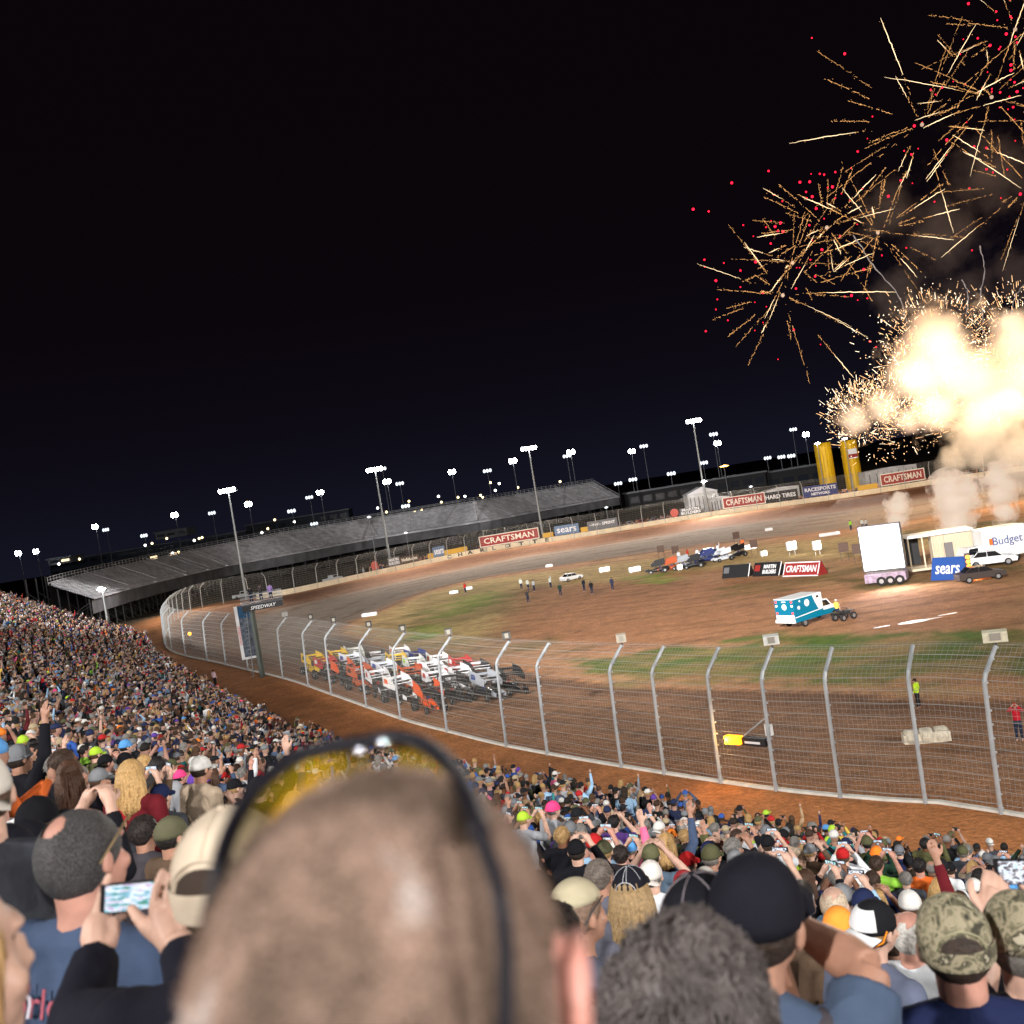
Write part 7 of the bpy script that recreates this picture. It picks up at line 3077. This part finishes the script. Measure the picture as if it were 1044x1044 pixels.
def volume_cloud(name, label, blobs, d, dens, emis_s, col_a, col_b, nscale, cat='smoke', thr=.42, scat=(.8, .7, .6), step=None, core=(.8, 1.1), sharp=5.):
    """one closed hull of merged blobs; the density fades in 3-D noise and towards each blob's rim"""
    b = MB()
    cs = []
    for x, y, r_, dd in blobs:
        c = at(x, y, d + dd)
        rr_ = r_ / F * (d + dd)
        cs.append((c, rr_))
        b.ball(c, rr_ * 1.25, 12)
    me = remesh(b, name, max(c_[1] for c_ in cs) * .14, 1)
    o = bpy.data.objects.new(name, me)
    COL.objects.link(o)
    tag(o, label, cat, None, 'stuff')
    M = bpy.data.materials.new(name + '_volume')
    M.use_nodes = True
    nt = M.node_tree
    nt.nodes.clear()
    out = nt.nodes.new('ShaderNodeOutputMaterial')
    pv = nt.nodes.new('ShaderNodeVolumePrincipled')
    pv.inputs['Color'].default_value = (*scat, 1)
    nt.links.new(pv.outputs[0], out.inputs['Volume'])
    tc = nt.nodes.new('ShaderNodeTexCoord')
    # soft blob field: max over blobs of (1 - dist/r)
    field = None
    nz = nt.nodes.new('ShaderNodeTexNoise')
    nz.inputs['Scale'].default_value = nscale
    nz.inputs['Detail'].default_value = 7
    nz.inputs['Roughness'].default_value = .62
    nt.links.new(tc.outputs['Object'], nz.inputs['Vector'])
    for c, rr_ in cs:
        vm = nt.nodes.new('ShaderNodeVectorMath')
        vm.operation = 'DISTANCE'
        nt.links.new(tc.outputs['Object'], vm.inputs[0])
        vm.inputs[1].default_value = c
        mr = nt.nodes.new('ShaderNodeMapRange')
        mr.inputs[1].default_value = 0
        mr.inputs[2].default_value = rr_
        mr.inputs[3].default_value = 1
        mr.inputs[4].default_value = 0
        nt.links.new(vm.outputs['Value'], mr.inputs[0])
        if field is None:
            field = mr.outputs[0]
        else:
            mx = nt.nodes.new('ShaderNodeMath')
            mx.operation = 'SMOOTH_MAX'
            mx.inputs[2].default_value = .25
            nt.links.new(field, mx.inputs[0])
            nt.links.new(mr.outputs[0], mx.inputs[1])
            field = mx.outputs[0]
    ad = nt.nodes.new('ShaderNodeMath')
    ad.operation = 'MULTIPLY_ADD'
    nt.links.new(nz.outputs[0], ad.inputs[0])
    ad.inputs[1].default_value = 1.7
    nt.links.new(field, ad.inputs[2])
    mr = nt.nodes.new('ShaderNodeMapRange')
    mr.inputs[1].default_value = .85 + thr * .5
    mr.inputs[2].default_value = .85 + thr * .5 + 1. / sharp
    nt.links.new(ad.outputs[0], mr.inputs[0])
    mu = nt.nodes.new('ShaderNodeMath')
    mu.operation = 'MULTIPLY'
    mu.inputs[1].default_value = dens
    nt.links.new(mr.outputs[0], mu.inputs[0])
    nt.links.new(mu.outputs[0], pv.inputs['Density'])
    if emis_s:
        cr = nt.nodes.new('ShaderNodeMapRange')
        cr.inputs[1].default_value = .2
        cr.inputs[2].default_value = .75
        nt.links.new(field, cr.inputs[0])
        mc = nt.nodes.new('ShaderNodeMixRGB')
        mc.inputs[1].default_value = (*col_a, 1)
        mc.inputs[2].default_value = (*col_b, 1)
        nt.links.new(cr.outputs[0], mc.inputs[0])
        nt.links.new(mc.outputs[0], pv.inputs['Emission Color'])
        me_ = nt.nodes.new('ShaderNodeMath')
        me_.operation = 'MULTIPLY'
        me_.inputs[1].default_value = emis_s
        pw_ = nt.nodes.new('ShaderNodeMapRange')
        pw_.inputs[1].default_value = .08
        pw_.inputs[2].default_value = .8
        pw_.inputs[3].default_value = core[0]
        pw_.inputs[4].default_value = core[1]
        nt.links.new(field, pw_.inputs[0])
        mm_ = nt.nodes.new('ShaderNodeMath')
        mm_.operation = 'MULTIPLY'
        nt.links.new(mr.outputs[0], mm_.inputs[0])
        nt.links.new(pw_.outputs[0], mm_.inputs[1])
        nt.links.new(mm_.outputs[0], me_.inputs[0])
        nt.links.new(me_.outputs[0], pv.inputs['Emission Strength'])
    me.materials.clear()
    me.materials.append(M)
    return o


# emission strength is per metre: the hottest parts burn out to white like the photograph
volume_cloud('fire_cloud', 'white hot blast of sparks and lit smoke over the far wall, left dome', [(958, 350, 50, 0), (932, 384, 42, -3), (985, 385, 50, 2), (955, 415, 38, 0), (1000, 420, 40, 2), (965, 375, 50, 0)], 226, .22, .27, (1., .40, .16), (1., .84, .62), .13, core=(.22, 1.0), thr=.55, sharp=3.)
volume_cloud('fire_cloud', 'low bright shower of sparks left of the main blast', [(872, 428, 24, 0), (900, 415, 26, 0), (925, 428, 22, 0)], 228, .12, .16, (1., .44, .20), (1., .84, .62), .30, core=(.35, 1.1), sharp=3.)
volume_cloud('fire_cloud', 'white hot blast of sparks and lit smoke cut by the right edge, right dome', [(1040, 350, 50, 0), (1064, 385, 58, 0), (1014, 396, 46, 0), (1030, 330, 34, 0), (1044, 380, 50, 0)], 230, .22, .25, (1., .38, .14), (1., .84, .60), .12, core=(.22, 1.0), thr=.55, sharp=3.)
volume_cloud('smoke_cloud', 'pale smoke billowing down to the infield below the blasts', [(1000, 450, 44, 0), (1040, 470, 50, 0), (970, 470, 26, 0), (1025, 425, 40, 0)], 205, .11, .030, (.62, .50, .42), (1., .82, .66), .17, thr=.58, core=(.5, 1.3), sharp=3.6)  # own emission stands in for blast light on the smoke
volume_cloud('smoke_cloud', 'thin dark red smoke drifting among the firework bursts', [(905, 215, 50, 0), (960, 240, 66, 0), (1010, 180, 66, 0), (915, 300, 46, 0), (985, 300, 46, 0), (1040, 280, 46, 0)], 280, .020, .0014, (1., .42, .38), (1., .62, .52), .15, thr=.66, sharp=2.8)  # red emission stands in for firework light on thin smoke
for blobs, lab in (([(913, 545, 8, 0), (914, 530, 11, 0), (915, 516, 13, 0), (917, 508, 9, 0)], 'narrow column of white smoke rising behind the video screen'),
                   ([(971, 548, 10, 0), (974, 532, 17, 0), (974, 514, 22, 0), (966, 498, 18, 0), (985, 500, 16, 0)], 'broad column of white smoke rising behind the stage trailer'),
                   ([(1024, 540, 10, 0), (1023, 522, 13, 0), (1020, 503, 15, 0), (1017, 487, 15, 0), (1026, 495, 12, 0)], 'column of white smoke rising behind the box truck')):
    volume_cloud('smoke_column', lab, blobs, 140, .9, .42, (.9, .66, .5), (1., .86, .74), .55, thr=.15, sharp=4)  # columns emit a little themselves, in place of light falling on them
# individual sparks at the rim of the blasts
V_, T_ = [], []
b = MB()
for (x, y, r_, n) in ((958, 352, 52, 620), (930, 395, 44, 300), (878, 428, 34, 620), (905, 418, 34, 420), (1040, 350, 52, 560), (1010, 400, 44, 300), (930, 440, 30, 260), (900, 350, 30, 60), (890, 445, 40, 160)):
    for q in range(n):
        a = rf.uniform(0, 2 * PI)
        rr_ = r_ * rf.gauss(.92, .16)
        px_, py_ = x + rr_ * math.cos(a), y - abs(rr_ * math.sin(a)) * (1 if rf.random() < .7 else -.6)
        c = at(px_, py_, 214 + rf.uniform(-12, 8))
        s_ = rf.choice([.03, .04, .05, .065, .11])
        dr = Vector([rf.gauss(0, .14) for _ in range(3)])
        if rf.random() < .25:
            dr = (c - at(x, y + 12, 214)).normalized() * rf.uniform(.5, 1.8)
            s_ = min(s_, .06)
        b.tube([c, c + dr], [s_, s_ * .6], 3, rf.choice([0, 0, 1]))
o = b.build('sparks', [emis('warm_spark', (1., .56, .26), 2.6), hot], fix=False)
tag(o, 'thousands of glowing sparks around the firework blasts', 'sparks', None, 'stuff')
# the light the blasts throw on the infield and crowd
for (x, y, d_, pw, c_) in ((955, 385, 205, 60, (1, .72, .42)), (1050, 380, 205, 60, (1, .72, .42))):
    L = bpy.data.lights.new('blast_light', 'POINT')
    L.energy = pw * K
    L.color = c_
    L.shadow_soft_size = 6
    o = bpy.data.objects.new('blast_light', L)
    COL.objects.link(o)
    o.location = at(x, y, d_)
# thin smoke trails of rising shells
for j, pts in enumerate([[(1003, 330), (1000, 300), (1004, 275), (999, 250)], [(985, 320), (987, 300), (980, 285)], [(925, 330), (915, 300), (890, 270), (870, 240)], [(1030, 330), (1034, 305), (1044, 290)]]):
    P_ = catmull([at(x, y, 250) for x, y in pts], 8)
    P_ = [p + Vector([rf.gauss(0, .10) for _ in range(3)]) for p in P_]
    b = MB()
    b.tube(P_, [rf.uniform(.08, .2) for _ in P_], 6)
    o = b.build('smoke_trail', mat('thin_smoke', (.35, .34, .36), 1., emit=(.30, .28, .30), es=.35, alpha=.55), smooth=True)  # faint emission put in for the light on the smoke
    tag(o, 'thin wavering smoke trail of a rising shell, ' + ['beside the right blast', 'above the left blast', 'left of the blasts', 'at the right edge'][j], 'smoke trail')
